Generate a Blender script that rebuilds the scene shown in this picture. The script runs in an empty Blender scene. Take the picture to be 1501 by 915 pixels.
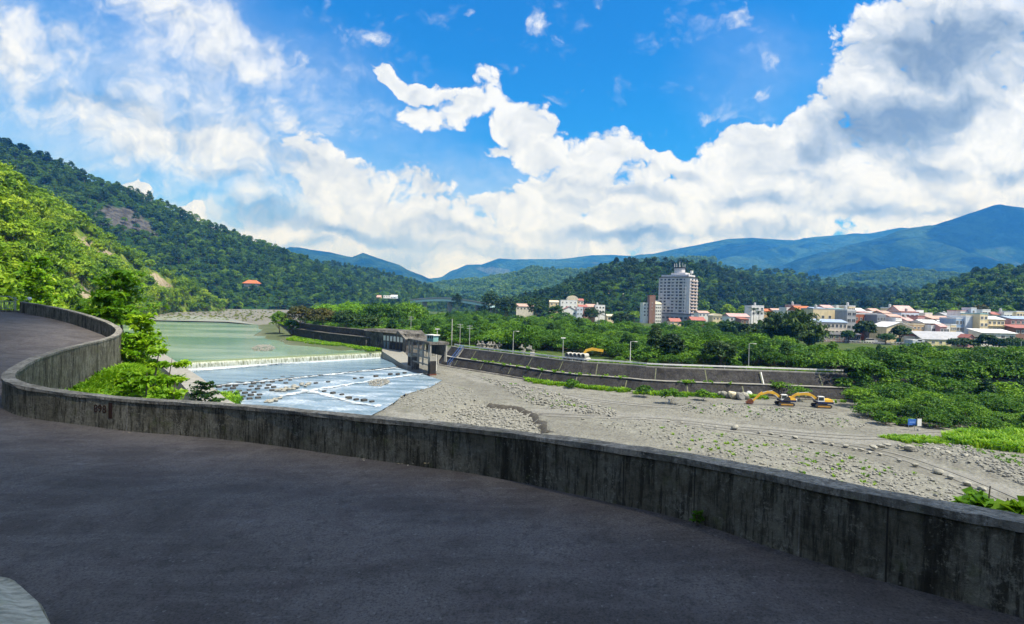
import bpy, bmesh, math, random
import numpy as np
from mathutils import Vector, Matrix, Euler
R = math.radians
random.seed(7)
S = bpy.context.scene
COL = S.collection
# ---------------------------------------------------------------- camera
EYE = 17.3
FPX, CX, CY = 780.0, 750.5, 457.5
cam_d = bpy.data.cameras.new('camera'); cam = bpy.data.objects.new('camera', cam_d); COL.objects.link(cam)
cam_d.sensor_width = 36; cam_d.lens = 36*FPX/1501; cam_d.clip_end = 60000; cam_d.clip_start = 0.1
CM = Euler((R(90-0.55), 0, 0)).to_matrix() @ Matrix.Rotation(R(1.5), 3, 'Z')
cam.matrix_world = Matrix.Translation((0, 0, EYE)) @ CM.to_4x4()
S.camera = cam
CMn = np.array(CM)
def ray(px, py): return CM @ Vector(((px-CX)/FPX, -(py-CY)/FPX, -1))
def at(px, py, Y):
    d = ray(px, py); k = Y/d.y
    return Vector((d.x*k, Y, EYE+d.z*k))
def onz(px, py, z):
    d = ray(px, py); k = (z-EYE)/d.z
    return Vector((d.x*k, d.y*k, z))
def topix(P):
    P = np.asarray(P, float)
    q = (P-np.array((0, 0, EYE))) @ CMn
    w = np.minimum(q[:, 2], -1e-3)
    return np.stack([CX+FPX*q[:, 0]/-w, CY-FPX*q[:, 1]/-w], 1)
def inpoly(p, poly):
    x, y = p[:, 0], p[:, 1]; c = np.zeros(len(p), bool); n = len(poly)
    for i in range(n):
        x0, y0 = poly[i]; x1, y1 = poly[(i+1) % n]
        m = ((y0 > y) != (y1 > y)) & (x < (x1-x0)*(y-y0)/((y1-y0) or 1e-9)+x0)
        c ^= m
    return c
# ---------------------------------------------------------------- numpy noise
def _h(ix, iy, s):
    n = (ix.astype(np.int64)*374761393 + iy.astype(np.int64)*668265263 + s*974634777) & 0xffffffff
    n = ((n ^ (n >> 13))*1274126177) & 0xffffffff
    return ((n ^ (n >> 16)) & 0xffff)/65535.0
def vn(x, y, s=0):
    x = np.asarray(x, float); y = np.asarray(y, float)
    ix = np.floor(x); iy = np.floor(y); fx = x-ix; fy = y-iy
    fx = fx*fx*(3-2*fx); fy = fy*fy*(3-2*fy)
    a = _h(ix, iy, s); b = _h(ix+1, iy, s); c = _h(ix, iy+1, s); d = _h(ix+1, iy+1, s)
    return (a*(1-fx)+b*fx)*(1-fy)+(c*(1-fx)+d*fx)*fy
def fbm(x, y, s=0, o=4, g=.5):
    t = 0; a = 1; n = 0
    for i in range(o):
        t = t+a*(vn(x*2**i, y*2**i, s+i*17)*2-1); n += a; a *= g
    return t/n
def ss(a, b, x):
    t = np.clip((np.asarray(x, float)-a)/(b-a), 0, 1); return t*t*(3-2*t)
def seg_dist(x, y, poly):
    """distance to polyline, signed side (+ left of travel), arc parameter"""
    best = np.full(x.shape, 1e9); side = np.zeros(x.shape); arc = np.zeros(x.shape); L = 0
    for (x0, y0), (x1, y1) in zip(poly[:-1], poly[1:]):
        dx, dy = x1-x0, y1-y0; l = math.hypot(dx, dy)
        t = np.clip(((x-x0)*dx+(y-y0)*dy)/(l*l), 0, 1)
        d = np.hypot(x-(x0+t*dx), y-(y0+t*dy)); m = d < best
        best = np.where(m, d, best); side = np.where(m, np.sign(dx*(y-y0)-dy*(x-x0)), side)
        arc = np.where(m, L+t*l, arc); L += l
    return best, side, arc
def smooth_line(pts, n=2):
    pts = [Vector(p) for p in pts]
    for _ in range(n):
        q = [pts[0]]
        for a, b in zip(pts[:-1], pts[1:]): q += [a*.75+b*.25, a*.25+b*.75]
        q.append(pts[-1]); pts = q
    return pts
# ---------------------------------------------------------------- objects
def tag(o, label=None, cat=None, group=None, kind=None):
    if label: o['label'] = label
    if cat: o['category'] = cat
    if group: o['group'] = group
    if kind: o['kind'] = kind
    return o
def empty(name, loc=(0, 0, 0), rz=0, label=None, cat=None, group=None):
    o = bpy.data.objects.new(name, None); COL.objects.link(o)
    o.location = loc; o.rotation_euler.z = rz; o.empty_display_size = .2
    return tag(o, label, cat, group)
class MB:
    def __init__(s): s.v = []; s.f = []; s.m = []
    def add(s, vs, fs, m=0):
        b = len(s.v); s.v += [tuple(v) for v in vs]; s.f += [tuple(b+i for i in f) for f in fs]; s.m += [m]*len(fs); return s
    def box(s, x0, x1, y0, y1, z0, z1, m=0, M=None):
        vs = [(x, y, z) for z in (z0, z1) for x, y in ((x0, y0), (x1, y0), (x1, y1), (x0, y1))]
        if M is not None: vs = [M @ Vector(v) for v in vs]
        return s.add(vs, [(3, 2, 1, 0), (4, 5, 6, 7), (0, 1, 5, 4), (1, 2, 6, 5), (2, 3, 7, 6), (3, 0, 4, 7)], m)
    def cbox(s, c, d, m=0, rz=0):
        M = Matrix.Translation(c) @ Matrix.Rotation(rz, 4, 'Z')
        return s.box(-d[0]/2, d[0]/2, -d[1]/2, d[1]/2, -d[2]/2, d[2]/2, m, M)
    def hull(s, bot, top, m=0):
        n = len(bot)
        return s.add(list(bot)+list(top), [tuple(range(n-1, -1, -1)), tuple(range(n, 2*n))]+[(i, (i+1) % n, n+(i+1) % n, n+i) for i in range(n)], m)
    def prism(s, poly, z0, z1, m=0): return s.hull([(x, y, z0) for x, y in poly], [(x, y, z1) for x, y in poly], m)
    def tube(s, pts, r, n=6, m=0, cap=True):
        pts = [Vector(p) for p in pts]; rs = r if isinstance(r, (list, tuple)) else [r]*len(pts); rings = []
        for i, p in enumerate(pts):
            d = (pts[min(i+1, len(pts)-1)]-pts[max(i-1, 0)]).normalized()
            a = d.orthogonal().normalized() if i == 0 else (a-d*a.dot(d)).normalized()
            b = d.cross(a)
            rings.append([p+(a*math.cos(t)+b*math.sin(t))*rs[i] for t in [2*math.pi*k/n for k in range(n)]])
        vs = [v for q in rings for v in q]; fs = []
        for i in range(len(pts)-1):
            for k in range(n): fs.append((i*n+k, i*n+(k+1) % n, (i+1)*n+(k+1) % n, (i+1)*n+k))
        if cap: fs += [tuple(range(n-1, -1, -1)), tuple((len(pts)-1)*n+k for k in range(n))]
        return s.add(vs, fs, m)
    def sweep(s, pts, prof, m=0, cap=True):
        """prof: (offset to the left of travel, dz); pts list of Vector; closed profile"""
        n = len(prof); vs = []; fs = []
        for i, p in enumerate(pts):
            a = pts[max(i-1, 0)]; b = pts[min(i+1, len(pts)-1)]
            d = Vector((b.x-a.x, b.y-a.y, 0)).normalized(); l = Vector((-d.y, d.x, 0))
            vs += [Vector((p.x, p.y, p.z))+l*o+Vector((0, 0, z)) for o, z in prof]
        for i in range(len(pts)-1):
            for k in range(n): fs.append((i*n+k, (i+1)*n+k, (i+1)*n+(k+1) % n, i*n+(k+1) % n))
        if cap: fs += [tuple(range(n)), tuple((len(pts)-1)*n+k for k in range(n-1, -1, -1))]
        return s.add(vs, fs, m)
    def mesh(s, name, mats, smooth=False):
        me = bpy.data.meshes.new(name); me.from_pydata(s.v, [], s.f)
        for m in (mats if isinstance(mats, (list, tuple)) else [mats]): me.materials.append(m)
        me.polygons.foreach_set('material_index', s.m)
        if smooth: me.polygons.foreach_set('use_smooth', [True]*len(me.polygons))
        me.update(); return me
    def build(s, name, mats, parent=None, smooth=False, loc=None):
        me = s.mesh(name, mats, smooth)
        bm = bmesh.new(); bm.from_mesh(me); bmesh.ops.recalc_face_normals(bm, faces=bm.faces); bm.to_mesh(me); bm.free()
        o = bpy.data.objects.new(name, me); COL.objects.link(o)
        if parent: o.parent = parent
        if loc is not None: o.location = loc
        return o
def recenter(o, base=None):
    """move the origin of a world-built mesh to the middle of its base"""
    me = o.data; n = len(me.vertices); a = np.empty(n*3, np.float32); me.vertices.foreach_get('co', a); a = a.reshape(-1, 3)
    c = np.array([(a[:, 0].min()+a[:, 0].max())/2, (a[:, 1].min()+a[:, 1].max())/2, a[:, 2].min()]) if base is None else np.array(base)
    me.vertices.foreach_set('co', (a-c).astype(np.float32).ravel()); me.update(); o.location = c; return o
def npmesh(name, V, F, mats, smooth=False, mi=None):
    V = np.asarray(V, np.float32); F = np.asarray(F, np.int32); k = F.shape[1]
    me = bpy.data.meshes.new(name); me.vertices.add(len(V)); me.vertices.foreach_set('co', V.ravel())
    me.loops.add(F.size); me.loops.foreach_set('vertex_index', F.ravel())
    me.polygons.add(len(F)); me.polygons.foreach_set('loop_start', np.arange(len(F), dtype=np.int32)*k)
    if mi is not None: me.polygons.foreach_set('material_index', np.asarray(mi, np.int32))
    if smooth: me.polygons.foreach_set('use_smooth', np.ones(len(F), bool))
    for m in (mats if isinstance(mats, (list, tuple)) else [mats]): me.materials.append(m)
    me.update(calc_edges=True); return me
def link(name, me, parent=None, loc=None):
    o = bpy.data.objects.new(name, me); COL.objects.link(o)
    if parent: o.parent = parent
    if loc is not None: o.location = loc
    return o
def grid_mesh(name, X, Y, Z, mat, attrs=None, smooth=True):
    r, c = X.shape; V = np.stack([X.ravel(), Y.ravel(), Z.ravel()], 1); i = np.arange(r*c).reshape(r, c)
    F = np.stack([i[:-1, :-1], i[:-1, 1:], i[1:, 1:], i[1:, :-1]], -1).reshape(-1, 4)
    me = npmesh(name, V, F, mat, smooth)
    for k, a in (attrs or {}).items():
        at_ = me.attributes.new(k, 'FLOAT', 'POINT'); at_.data.foreach_set('value', np.asarray(a, np.float32).ravel())
    return link(name, me)
# ---------------------------------------------------------------- materials
class NT:
    def __init__(s, nt): s.nt = nt; s.n = nt.nodes; s.l = nt.links
    def node(s, t, **k):
        n = s.n.new(t)
        for a, b in k.items(): setattr(n, a, b)
        return n
    def put(s, sock, v):
        if isinstance(v, bpy.types.NodeSocket): s.l.new(v, sock)
        elif v is not None:
            if hasattr(sock.default_value, '__len__') and not hasattr(v, '__len__'): v = (v,)*len(sock.default_value)
            if hasattr(sock.default_value, '__len__') and len(sock.default_value) == 4 and len(v) == 3: v = (*v, 1)
            sock.default_value = v
    def math(s, op, a, b=None, c=None, clamp=False):
        n = s.node('ShaderNodeMath', operation=op, use_clamp=clamp)
        for i, v in enumerate((a, b, c)): s.put(n.inputs[i], v)
        return n.outputs[0]
    def vec(s, op, a, b=None, c=None, scale=None):
        n = s.node('ShaderNodeVectorMath', operation=op)
        for i, v in enumerate((a, b, c)):
            if v is not None: s.put(n.inputs[i], v)
        if scale is not None: s.put(n.inputs['Scale'], scale)
        return n.outputs['Value'] if op in ('LENGTH', 'DOT_PRODUCT', 'DISTANCE') else n.outputs[0]
    def noise(s, vec, scale, detail=4, rough=.5, dist=0, out=0, dim='3D'):
        n = s.node('ShaderNodeTexNoise', noise_dimensions=dim)
        if vec is not None: s.l.new(vec, n.inputs['Vector'])
        n.inputs['Scale'].default_value = scale; n.inputs['Detail'].default_value = detail
        n.inputs['Roughness'].default_value = rough; n.inputs['Distortion'].default_value = dist
        return n.outputs[out]
    def voro(s, vec, scale, feat='F1', out=0, rand=1.):
        n = s.node('ShaderNodeTexVoronoi', feature=feat); s.l.new(vec, n.inputs['Vector']); n.inputs['Scale'].default_value = scale
        n.inputs['Randomness'].default_value = rand
        return n.outputs[out]
    def mr(s, v, a, b, c=0, d=1, smooth=True):
        n = s.node('ShaderNodeMapRange', interpolation_type='SMOOTHSTEP' if smooth else 'LINEAR')
        s.put(n.inputs[0], v)
        for i, q in enumerate((a, b, c, d)): s.put(n.inputs[i+1], q)
        return n.outputs[0]
    def mix(s, f, a, b, blend='MIX'):
        n = s.node('ShaderNodeMix', data_type='RGBA', blend_type=blend)
        s.put(n.inputs[0], f); s.put(n.inputs[6], a); s.put(n.inputs[7], b); return n.outputs[2]
    def ramp(s, f, stops):
        n = s.node('ShaderNodeValToRGB'); e = n.color_ramp.elements
        while len(e) < len(stops): e.new(.5)
        for q, (p, c) in zip(e, stops): q.position = p; q.color = (*c, 1)
        s.put(n.inputs[0], f); return n.outputs[0]
    def attr(s, name, typ='GEOMETRY'): return s.node('ShaderNodeAttribute', attribute_name=name, attribute_type=typ).outputs['Fac']
    def coord(s, k='Object'): return s.node('ShaderNodeTexCoord').outputs[k]
    def pos(s): return s.node('ShaderNodeNewGeometry').outputs['Position']
    def mapping(s, v, scale=(1, 1, 1), loc=(0, 0, 0), rot=(0, 0, 0)):
        n = s.node('ShaderNodeMapping'); s.l.new(v, n.inputs[0]); n.inputs['Scale'].default_value = scale
        n.inputs['Location'].default_value = loc; n.inputs['Rotation'].default_value = rot; return n.outputs[0]
    def bump(s, h, strength=.5, dist=.05, nrm=None):
        n = s.node('ShaderNodeBump'); n.inputs['Strength'].default_value = strength; n.inputs['Distance'].default_value = dist
        s.l.new(h, n.inputs['Height'])
        if nrm is not None: s.l.new(nrm, n.inputs['Normal'])
        return n.outputs[0]
def newmat(name):
    m = bpy.data.materials.new(name); m.use_nodes = True; t = NT(m.node_tree)
    b = m.node_tree.nodes['Principled BSDF']; return m, t, b
def surf(name, c1, c2=None, scale=3, rough=.85, bump=0, bscale=None, spec=.3, detail=5, metal=0, bdist=.02, streak=0):
    """weathered plain surface: two tones by noise, optional vertical streaks and bump"""
    m, t, b = newmat(name); v = t.coord()
    if c2 is None: c2 = tuple(x*.8 for x in c1)
    f = t.mr(t.noise(v, scale, detail, .6), .3, .7)
    col = t.mix(f, c1, c2)
    if streak:
        f2 = t.noise(t.mapping(v, (scale*2, scale*2, scale*.12)), 1, 4, .6)
        col = t.mix(t.math('MULTIPLY', t.mr(f2, .45, .75), streak), col, tuple(x*.45 for x in c1))
    t.put(b.inputs['Base Color'], col); b.inputs['Roughness'].default_value = rough
    b.inputs['Specular IOR Level'].default_value = spec; b.inputs['Metallic'].default_value = metal
    if bump: t.l.new(t.bump(t.noise(v, bscale or scale*4, 4, .6), bump, bdist), b.inputs['Normal'])
    return m
def leafmat(name, dark, mid, light, trans=.3, nscale=.35, rough=.55):
    m, t, b = newmat(name); oi = t.node('ShaderNodeObjectInfo'); isl = t.node('ShaderNodeNewGeometry').outputs['Random Per Island']
    n = t.noise(t.pos(), nscale, 2, .5)
    f = t.math('ADD', t.math('MULTIPLY', oi.outputs['Random'], .38), t.math('ADD', t.math('MULTIPLY', isl, .27), t.math('MULTIPLY', t.mr(n, .3, .7), .35)))
    col = t.ramp(f, [(.12, dark), (.5, mid), (.88, light)])
    t.put(b.inputs['Base Color'], col); b.inputs['Roughness'].default_value = rough; b.inputs['Specular IOR Level'].default_value = .25
    tr = t.node('ShaderNodeBsdfTranslucent'); t.put(tr.inputs[0], t.mix(.5, col, t.mix(1., col, (1., 1.0, .35), 'MULTIPLY')))
    mx = t.node('ShaderNodeMixShader'); mx.inputs[0].default_value = trans
    t.l.new(b.outputs[0], mx.inputs[1]); t.l.new(tr.outputs[0], mx.inputs[2])
    t.l.new(mx.outputs[0], m.node_tree.nodes['Material Output'].inputs[0]); return m
# ---------------------------------------------------------------- sun, sky
SUN = Vector((.42, -.30, .86)).normalized()
sd = bpy.data.lights.new('sun', 'SUN'); so = bpy.data.objects.new('sun', sd); COL.objects.link(so)
sd.energy = 5.; sd.angle = R(.4); sd.color = (1, .955, .88); so.rotation_euler = SUN.to_track_quat('Z', 'Y').to_euler(); so.location = (0, -60, 80)
W = bpy.data.worlds.new('World'); S.world = W; W.use_nodes = True
wt = NT(W.node_tree); bg = W.node_tree.nodes['Background']; bg.inputs['Strength'].default_value = .1
sky = wt.node('ShaderNodeTexSky', sky_type='NISHITA', sun_disc=False)
sky.sun_elevation = math.asin(SUN.z); sky.sun_rotation = math.atan2(SUN.x, SUN.y); sky.altitude = 200; sky.ozone_density = 3.; sky.dust_density = .6; sky.air_density = 1.1
def world_clouds():
    t = wt; d = t.coord('Generated'); sx = t.node('ShaderNodeSeparateXYZ'); t.l.new(d, sx.inputs[0])
    X, Y, Z = sx.outputs
    yy = t.math('MAXIMUM', Y, .08)
    cb = t.node('ShaderNodeCombineXYZ'); t.l.new(t.math('DIVIDE', X, yy), cb.inputs[0]); t.l.new(t.math('DIVIDE', Z, yy), cb.inputs[1])
    c = cb.outputs[0]
    front = t.mr(Y, .06, .25)
    # billow warp
    w1 = t.vec('SUBTRACT', t.noise(c, 5.5, 3, .5, out=1), (.5, .5, .5)); w2 = t.vec('SUBTRACT', t.noise(c, 19, 4, .55, out=1), (.5, .5, .5))
    cw = t.vec('ADD', t.vec('MULTIPLY_ADD', w1, (.13, .11, 0), c), t.vec('MULTIPLY', w2, (.05, .045, 0)))
    def uv(px, py):
        r = ray(px, py); return r.x/r.y, r.z/r.y
    def blob(px, py, rx, ry, ang=0, w=1., soft=.55, src=None):
        u, v = uv(px, py); a = R(-ang-1.5)*-1
        ca, sa = math.cos(a), math.sin(a); rx /= FPX; ry /= FPX
        # rotate by +ang in picture sense (clockwise, y down)
        n = t.node('ShaderNodeMapping', vector_type='TEXTURE'); t.l.new(src or cw, n.inputs[0])
        n.inputs['Location'].default_value = (u, v, 0); n.inputs['Rotation'].default_value = (0, 0, -a); n.inputs['Scale'].default_value = (rx, ry, 1)
        return t.mr(t.vec('LENGTH', n.outputs[0]), 1.25, 1.25-soft*1.6, 0, w)
    last = []
    def field(bl, **k):
        acc = None; src = last[0] if last else cw
        for i, b in enumerate(bl):
            if acc is not None and i % 12 == 0: src = t.vec('ADD', cw, t.vec('SCALE', acc, scale=1e-7))   # keeps the shader's working set small
            x = blob(*b, src=src, **k); acc = x if acc is None else t.math('ADD', acc, x)
        last[:] = [t.vec('ADD', cw, t.vec('SCALE', acc, scale=1e-7))]
        return acc
    n1 = t.noise(t.mapping(c, (1, 1.25, 1)), 4.2, 9, .62)
    n2 = t.noise(t.mapping(cw, (1, 1.2, 1)), 12, 7, .6)
    nf = t.math('ADD', t.math('MULTIPLY', n1, .6), t.math('MULTIPLY', n2, .4))
    v1 = t.math('SUBTRACT', t.voro(t.mapping(cw, (1, 1.15, 1)), 13), .4); v2 = t.math('SUBTRACT', t.voro(t.mapping(cw, (1, 1.1, 1)), 31), .4); v3 = t.math('SUBTRACT', t.voro(t.mapping(cw, (1, 1.1, 1)), 74), .4)
    puff = t.math('ADD', t.math('ADD', t.math('MULTIPLY', v1, .5), t.math('MULTIPLY', v2, .38)), t.math('MULTIPLY', v3, .22))
    crisp = field([(600,118,70,20,20,.9),(640,165,62,40,5,.95),(705,140,42,38,0,.9),(770,190,62,50,0,1),(720,218,26,14,0,.6),(880,205,66,32,0,.9),
      (875,255,130,50,0,.9),(965,250,70,42,0,.8),(1085,205,70,30,0,.9),(1020,265,150,55,0,.8),(1160,225,90,45,0,.9),(1240,170,90,62,0,.9),
      (1310,75,140,100,10,.95),(1450,50,170,120,0,.9),(1400,190,190,110,0,.9),(1310,265,260,75,0,.8),
      (900,322,280,56,0,.72),(1180,322,320,66,0,.76),(720,385,460,60,0,.7),(1000,400,500,50,0,.6),(1450,290,160,70,0,.8),(540,290,130,44,8,.42),(610,262,90,30,5,.5),(480,225,70,24,30,.4),
            (205,277,34,13,15,.75),(287,302,20,15,0,.8)])
    wis = field([(808,34,46,30,25,.8),(848,90,34,16,-10,.7),(872,2,32,20,0,.75),(1073,24,38,38,10,.85),(565,56,30,24,35,.6),(853,125,14,13,0,.6),(965,172,46,28,-20,.65),(1105,140,50,20,0,.6),(1042,163,26,14,0,.5),(713,12,14,12,0,.6),(684,4,12,12,0,.6),(425,155,36,46,-25,.72),(455,195,50,26,40,.8),(435,88,50,28,40,.75),(520,135,36,12,8,.5),(370,180,50,16,20,.45),(1130,100,90,30,10,.4)], soft=.78)
    soft = field([(20,62,120,72,10,1.0),(270,28,190,56,22,1.05),(380,75,90,34,25,.8),(140,180,110,60,15,.82),(265,212,140,50,18,.72),(405,240,150,44,12,.62),
      (590,335,230,66,5,.60),(370,318,130,48,5,.66),(250,275,190,40,5,.36),(455,355,230,48,0,.62),(300,335,110,30,10,.5),(40,150,90,40,0,.42),(500,370,240,48,0,.6),(330,170,380,140,15,.42),(30,20,150,40,0,.3),(760,300,90,40,0,.5),(1100,110,150,60,0,.12)], soft=.78)
    cov = t.math('ADD', t.math('MINIMUM', crisp, 1.15), t.math('MINIMUM', soft, .95))
    amp = t.math('MULTIPLY', t.math('SUBTRACT', nf, .52), 3.0)
    D = t.math('SUBTRACT', t.math('ADD', cov, amp), t.math('MULTIPLY', puff, .95))
    a_cr = t.mr(D, .36, .62); a_so = t.mr(D, -.1, 1.15)
    a_w = t.math('MULTIPLY', t.mr(t.math('SUBTRACT', t.math('ADD', wis, t.math('MULTIPLY', t.math('SUBTRACT', n2, .5), 2.8)), t.math('MULTIPLY', puff, .9)), .3, 1.25), t.mr(wis, .02, .3))
    ratio = t.mr(crisp, .03, .22)
    af = t.math('ADD', t.math('MULTIPLY', a_cr, ratio), t.math('MULTIPLY', a_so, t.math('SUBTRACT', 1, ratio)))
    af = t.math('MAXIMUM', af, a_w)
    veil = field([(300,150,430,175,15,.40),(60,190,220,150,0,.34),(480,330,320,95,0,.36),(1120,110,130,100,0,.14),(780,285,220,70,0,.34)], soft=.78)
    af = t.math('ADD', af, t.math('MULTIPLY', t.math('SUBTRACT', 1, af), t.math('MULTIPLY', t.math('MINIMUM', veil, .6), t.mr(nf, .25, .7, .45, 1.25))))
    # elsewhere: broken cumulus by 3D noise
    ng = t.noise(t.mapping(d, (1, 1, 1.8)), 3.2, 7, .6); ag = t.mr(ng, .40, .56)
    off = t.mr(t.vec('LENGTH', t.vec('MULTIPLY', c, (.8, 1.25, 0))), .95, 1.25)
    far = t.math('MAXIMUM', t.math('SUBTRACT', 1, front), off)
    alpha = t.math('ADD', t.math('MULTIPLY', af, t.math('SUBTRACT', 1, far)), t.math('MULTIPLY', ag, far))
    # shading: grey bases plus relief
    shade = field([(1395,70,175,58,-8,1.12),(1300,185,130,52,-12,1.08),(1365,150,70,25,-10,.45),(1345,248,70,26,0,.7),(1195,228,62,20,0,.4),(1485,262,60,20,0,.7),(1440,135,90,30,-25,.4),
      (375,312,75,24,5,.8),(935,288,75,17,0,.55),(1085,300,70,16,0,.5),(975,345,160,15,-5,.5),(585,255,90,18,20,.25),(470,245,90,24,15,.4),(480,330,70,14,8,.4),(640,335,70,14,0,.35),(790,372,140,16,0,.4),(110,135,120,24,10,.35),(260,190,70,24,10,.25),(1180,300,120,18,0,.35),(560,345,120,12,5,.5),(880,345,90,12,0,.5),(1130,335,80,12,0,.5),(1300,318,120,14,0,.5),(430,355,80,10,0,.4),(1050,372,160,10,0,.4),(700,345,60,10,0,.4),(180,150,60,20,15,.3),(330,250,70,14,15,.4),(830,270,60,14,0,.3),(1010,250,40,12,0,.35),(700,300,40,16,0,.25)], soft=.7)
    up = t.vec('ADD', t.mapping(cw, (1, 1.2, 1)), (.012, .022, 0))
    rel = t.math('SUBTRACT', t.noise(up, 12, 7, .6), n2)
    shd = t.math('ADD', t.math('MULTIPLY', shade, 1.), t.math('MULTIPLY', rel, 1.35))
    shd = t.math('ADD', shd, t.math('MULTIPLY', t.math('SUBTRACT', n1, .5), 1.0))
    shd = t.math('ADD', shd, t.math('MULTIPLY', puff, .58))
    shd = t.math('ADD', shd, .04)
    shd = t.math('ADD', shd, t.math('MULTIPLY', t.mr(D, 1.0, 2.0), .22))
    shd = t.math('ADD', shd, t.math('MULTIPLY', far, .15))
    ccol = t.ramp(t.math('MULTIPLY', shd, .8, clamp=True), [(0, (.99, 1.02, 1.07)), (.10, (.90, .94, 1.0)), (.24, (.78, .83, .90)), (.45, (.55, .63, .75)), (.8, (.30, .385, .50)), (1, (.22, .30, .42))])
    hs = t.node('ShaderNodeHueSaturation'); t.l.new(sky.outputs[0], hs.inputs['Color']); hs.inputs['Saturation'].default_value = 1.22; hs.inputs['Value'].default_value = 1.
    skyc = t.mix(1., hs.outputs[0], t.mix(t.mr(Z, -.02, .36), (.42, .66, 1.05), SKYMUL), 'MULTIPLY')
    # paler blue towards the left and the horizon, where thin high cloud veils it
    return t.mix(alpha, skyc, t.vec('SCALE', ccol, scale=6.25))
SKYMUL = (.10, .82, 1.3)
wt.l.new(world_clouds(), bg.inputs['Color'])
S.view_settings.view_transform = 'Standard'; S.view_settings.look = 'None'; S.view_settings.exposure = .65; S.view_settings.gamma = 1
S.view_settings.use_curve_mapping = False
cy = S.cycles
cy.max_bounces = 5; cy.diffuse_bounces = 2; cy.glossy_bounces = 2; cy.transmission_bounces = 2; cy.volume_bounces = 0; cy.transparent_max_bounces = 8
cy.use_denoising = True; cy.denoising_prefilter = 'ACCURATE'; cy.caustics_reflective = False; cy.caustics_refractive = False
try: W.cycles.sampling_method = 'MANUAL'; W.cycles.sample_map_resolution = 512
except Exception: pass
# ---------------------------------------------------------------- foliage meshes
def leaf_quads(P, N, L, Wd, rng, droop=0.):
    """rhombic leaves: centres P, normals N, lengths L, widths Wd -> verts, faces"""
    n = len(P); N = N/np.maximum(np.linalg.norm(N, axis=1, keepdims=True), 1e-6)
    t = rng.normal(size=(n, 3)); t -= N*(t*N).sum(1, keepdims=True); t /= np.maximum(np.linalg.norm(t, axis=1, keepdims=True), 1e-6)
    b = np.cross(N, t); L = np.broadcast_to(L, n)[:, None]; Wd = np.broadcast_to(Wd, n)[:, None]
    V = np.stack([P-t*L/2, P+b*Wd/2+N*Wd*.12, P+t*L/2-np.array((0, 0, 1))*L*droop, P-b*Wd/2+N*Wd*.12], 1).reshape(-1, 3)
    return V, np.arange(4*n).reshape(n, 4)
def crown_arrays(seed, W, H, ncl=28, nl=14, ls=.9, z0=.0, upbias=.5, crad=.2, shape='dome'):
    rng = np.random.default_rng(seed); V = []; F = []; k = 0
    d = rng.normal(size=(ncl, 3)); d /= np.linalg.norm(d, axis=1, keepdims=True); d[:, 2] = np.where(d[:, 2] < -.35, -d[:, 2], d[:, 2])
    r = rng.uniform(.45, 1., (ncl, 1))**.6
    c = d*r*np.array((W/2, W/2, H/2))*.86; c[:, 2] += z0+H/2
    if shape == 'cone': c[:, :2] *= (1.25-(c[:, 2:3]-z0)/H)*.95
    if shape == 'flat': c[:, 2] = z0+H*.45+(c[:, 2]-z0-H*.5)*.55
    for i in range(ncl):
        cr = W*crad*rng.uniform(.65, 1.3); q = rng.normal(size=(nl, 3)); q /= np.linalg.norm(q, axis=1, keepdims=True)
        q[:, 2] = np.where(q[:, 2] < -.3, -q[:, 2], q[:, 2]); rr = rng.uniform(.35, 1, (nl, 1))**.5
        P = c[i]+q*rr*cr*np.array((1, 1, .62)); N = q+rng.normal(size=(nl, 3))*.55+np.array((0, 0, upbias))
        s = ls*rng.uniform(.65, 1.25, nl); v, f = leaf_quads(P, N, s*1.35, s*.75, rng, .12)
        V.append(v); F.append(f+k); k += len(v)
    return np.concatenate(V), np.concatenate(F)
def limb_arrays(seed, W, H, z0, r0, nb=5):
    """tapered trunk with limbs reaching into the crown"""
    rng = random.Random(seed); m = MB(); top = Vector((rng.uniform(-.1, .1)*W, rng.uniform(-.1, .1)*W, z0+H*.55))
    mid = Vector((top.x*.3+rng.uniform(-.05, .05)*W, top.y*.3, z0*.6+H*.1))
    m.tube([(0, 0, -.4), mid, top], [r0, r0*.75, r0*.3], 6)
    for i in range(nb):
        a = 2*math.pi*(i+rng.random()*.6)/nb; s = mid.lerp(top, rng.uniform(.0, .6)); e = Vector((math.cos(a)*W*.33, math.sin(a)*W*.33, z0+H*rng.uniform(.35, .75)))
        m.tube([s, s.lerp(e, .55)+Vector((0, 0, -H*.04)), e], [r0*.45, r0*.3, r0*.1], 5)
    return m
def tri_join(parts):
    """parts: (V, F quads or list faces, material index) -> one MB"""
    m = MB()
    for V, F, i in parts: m.add([tuple(v) for v in V], [tuple(int(q) for q in f) for f in F], i)
    return m
def tree_mesh(name, seed, W, H, z0, leaf, bark, r0=.18, **k):
    V, F = crown_arrays(seed, W, H, z0=z0, **k); l = limb_arrays(seed, W, H, z0, r0)
    m = MB(); m.v = l.v; m.f = l.f; m.m = [1]*len(l.f); m.add(V.tolist(), F.tolist(), 0); return m.mesh(name, [leaf, bark])
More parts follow.
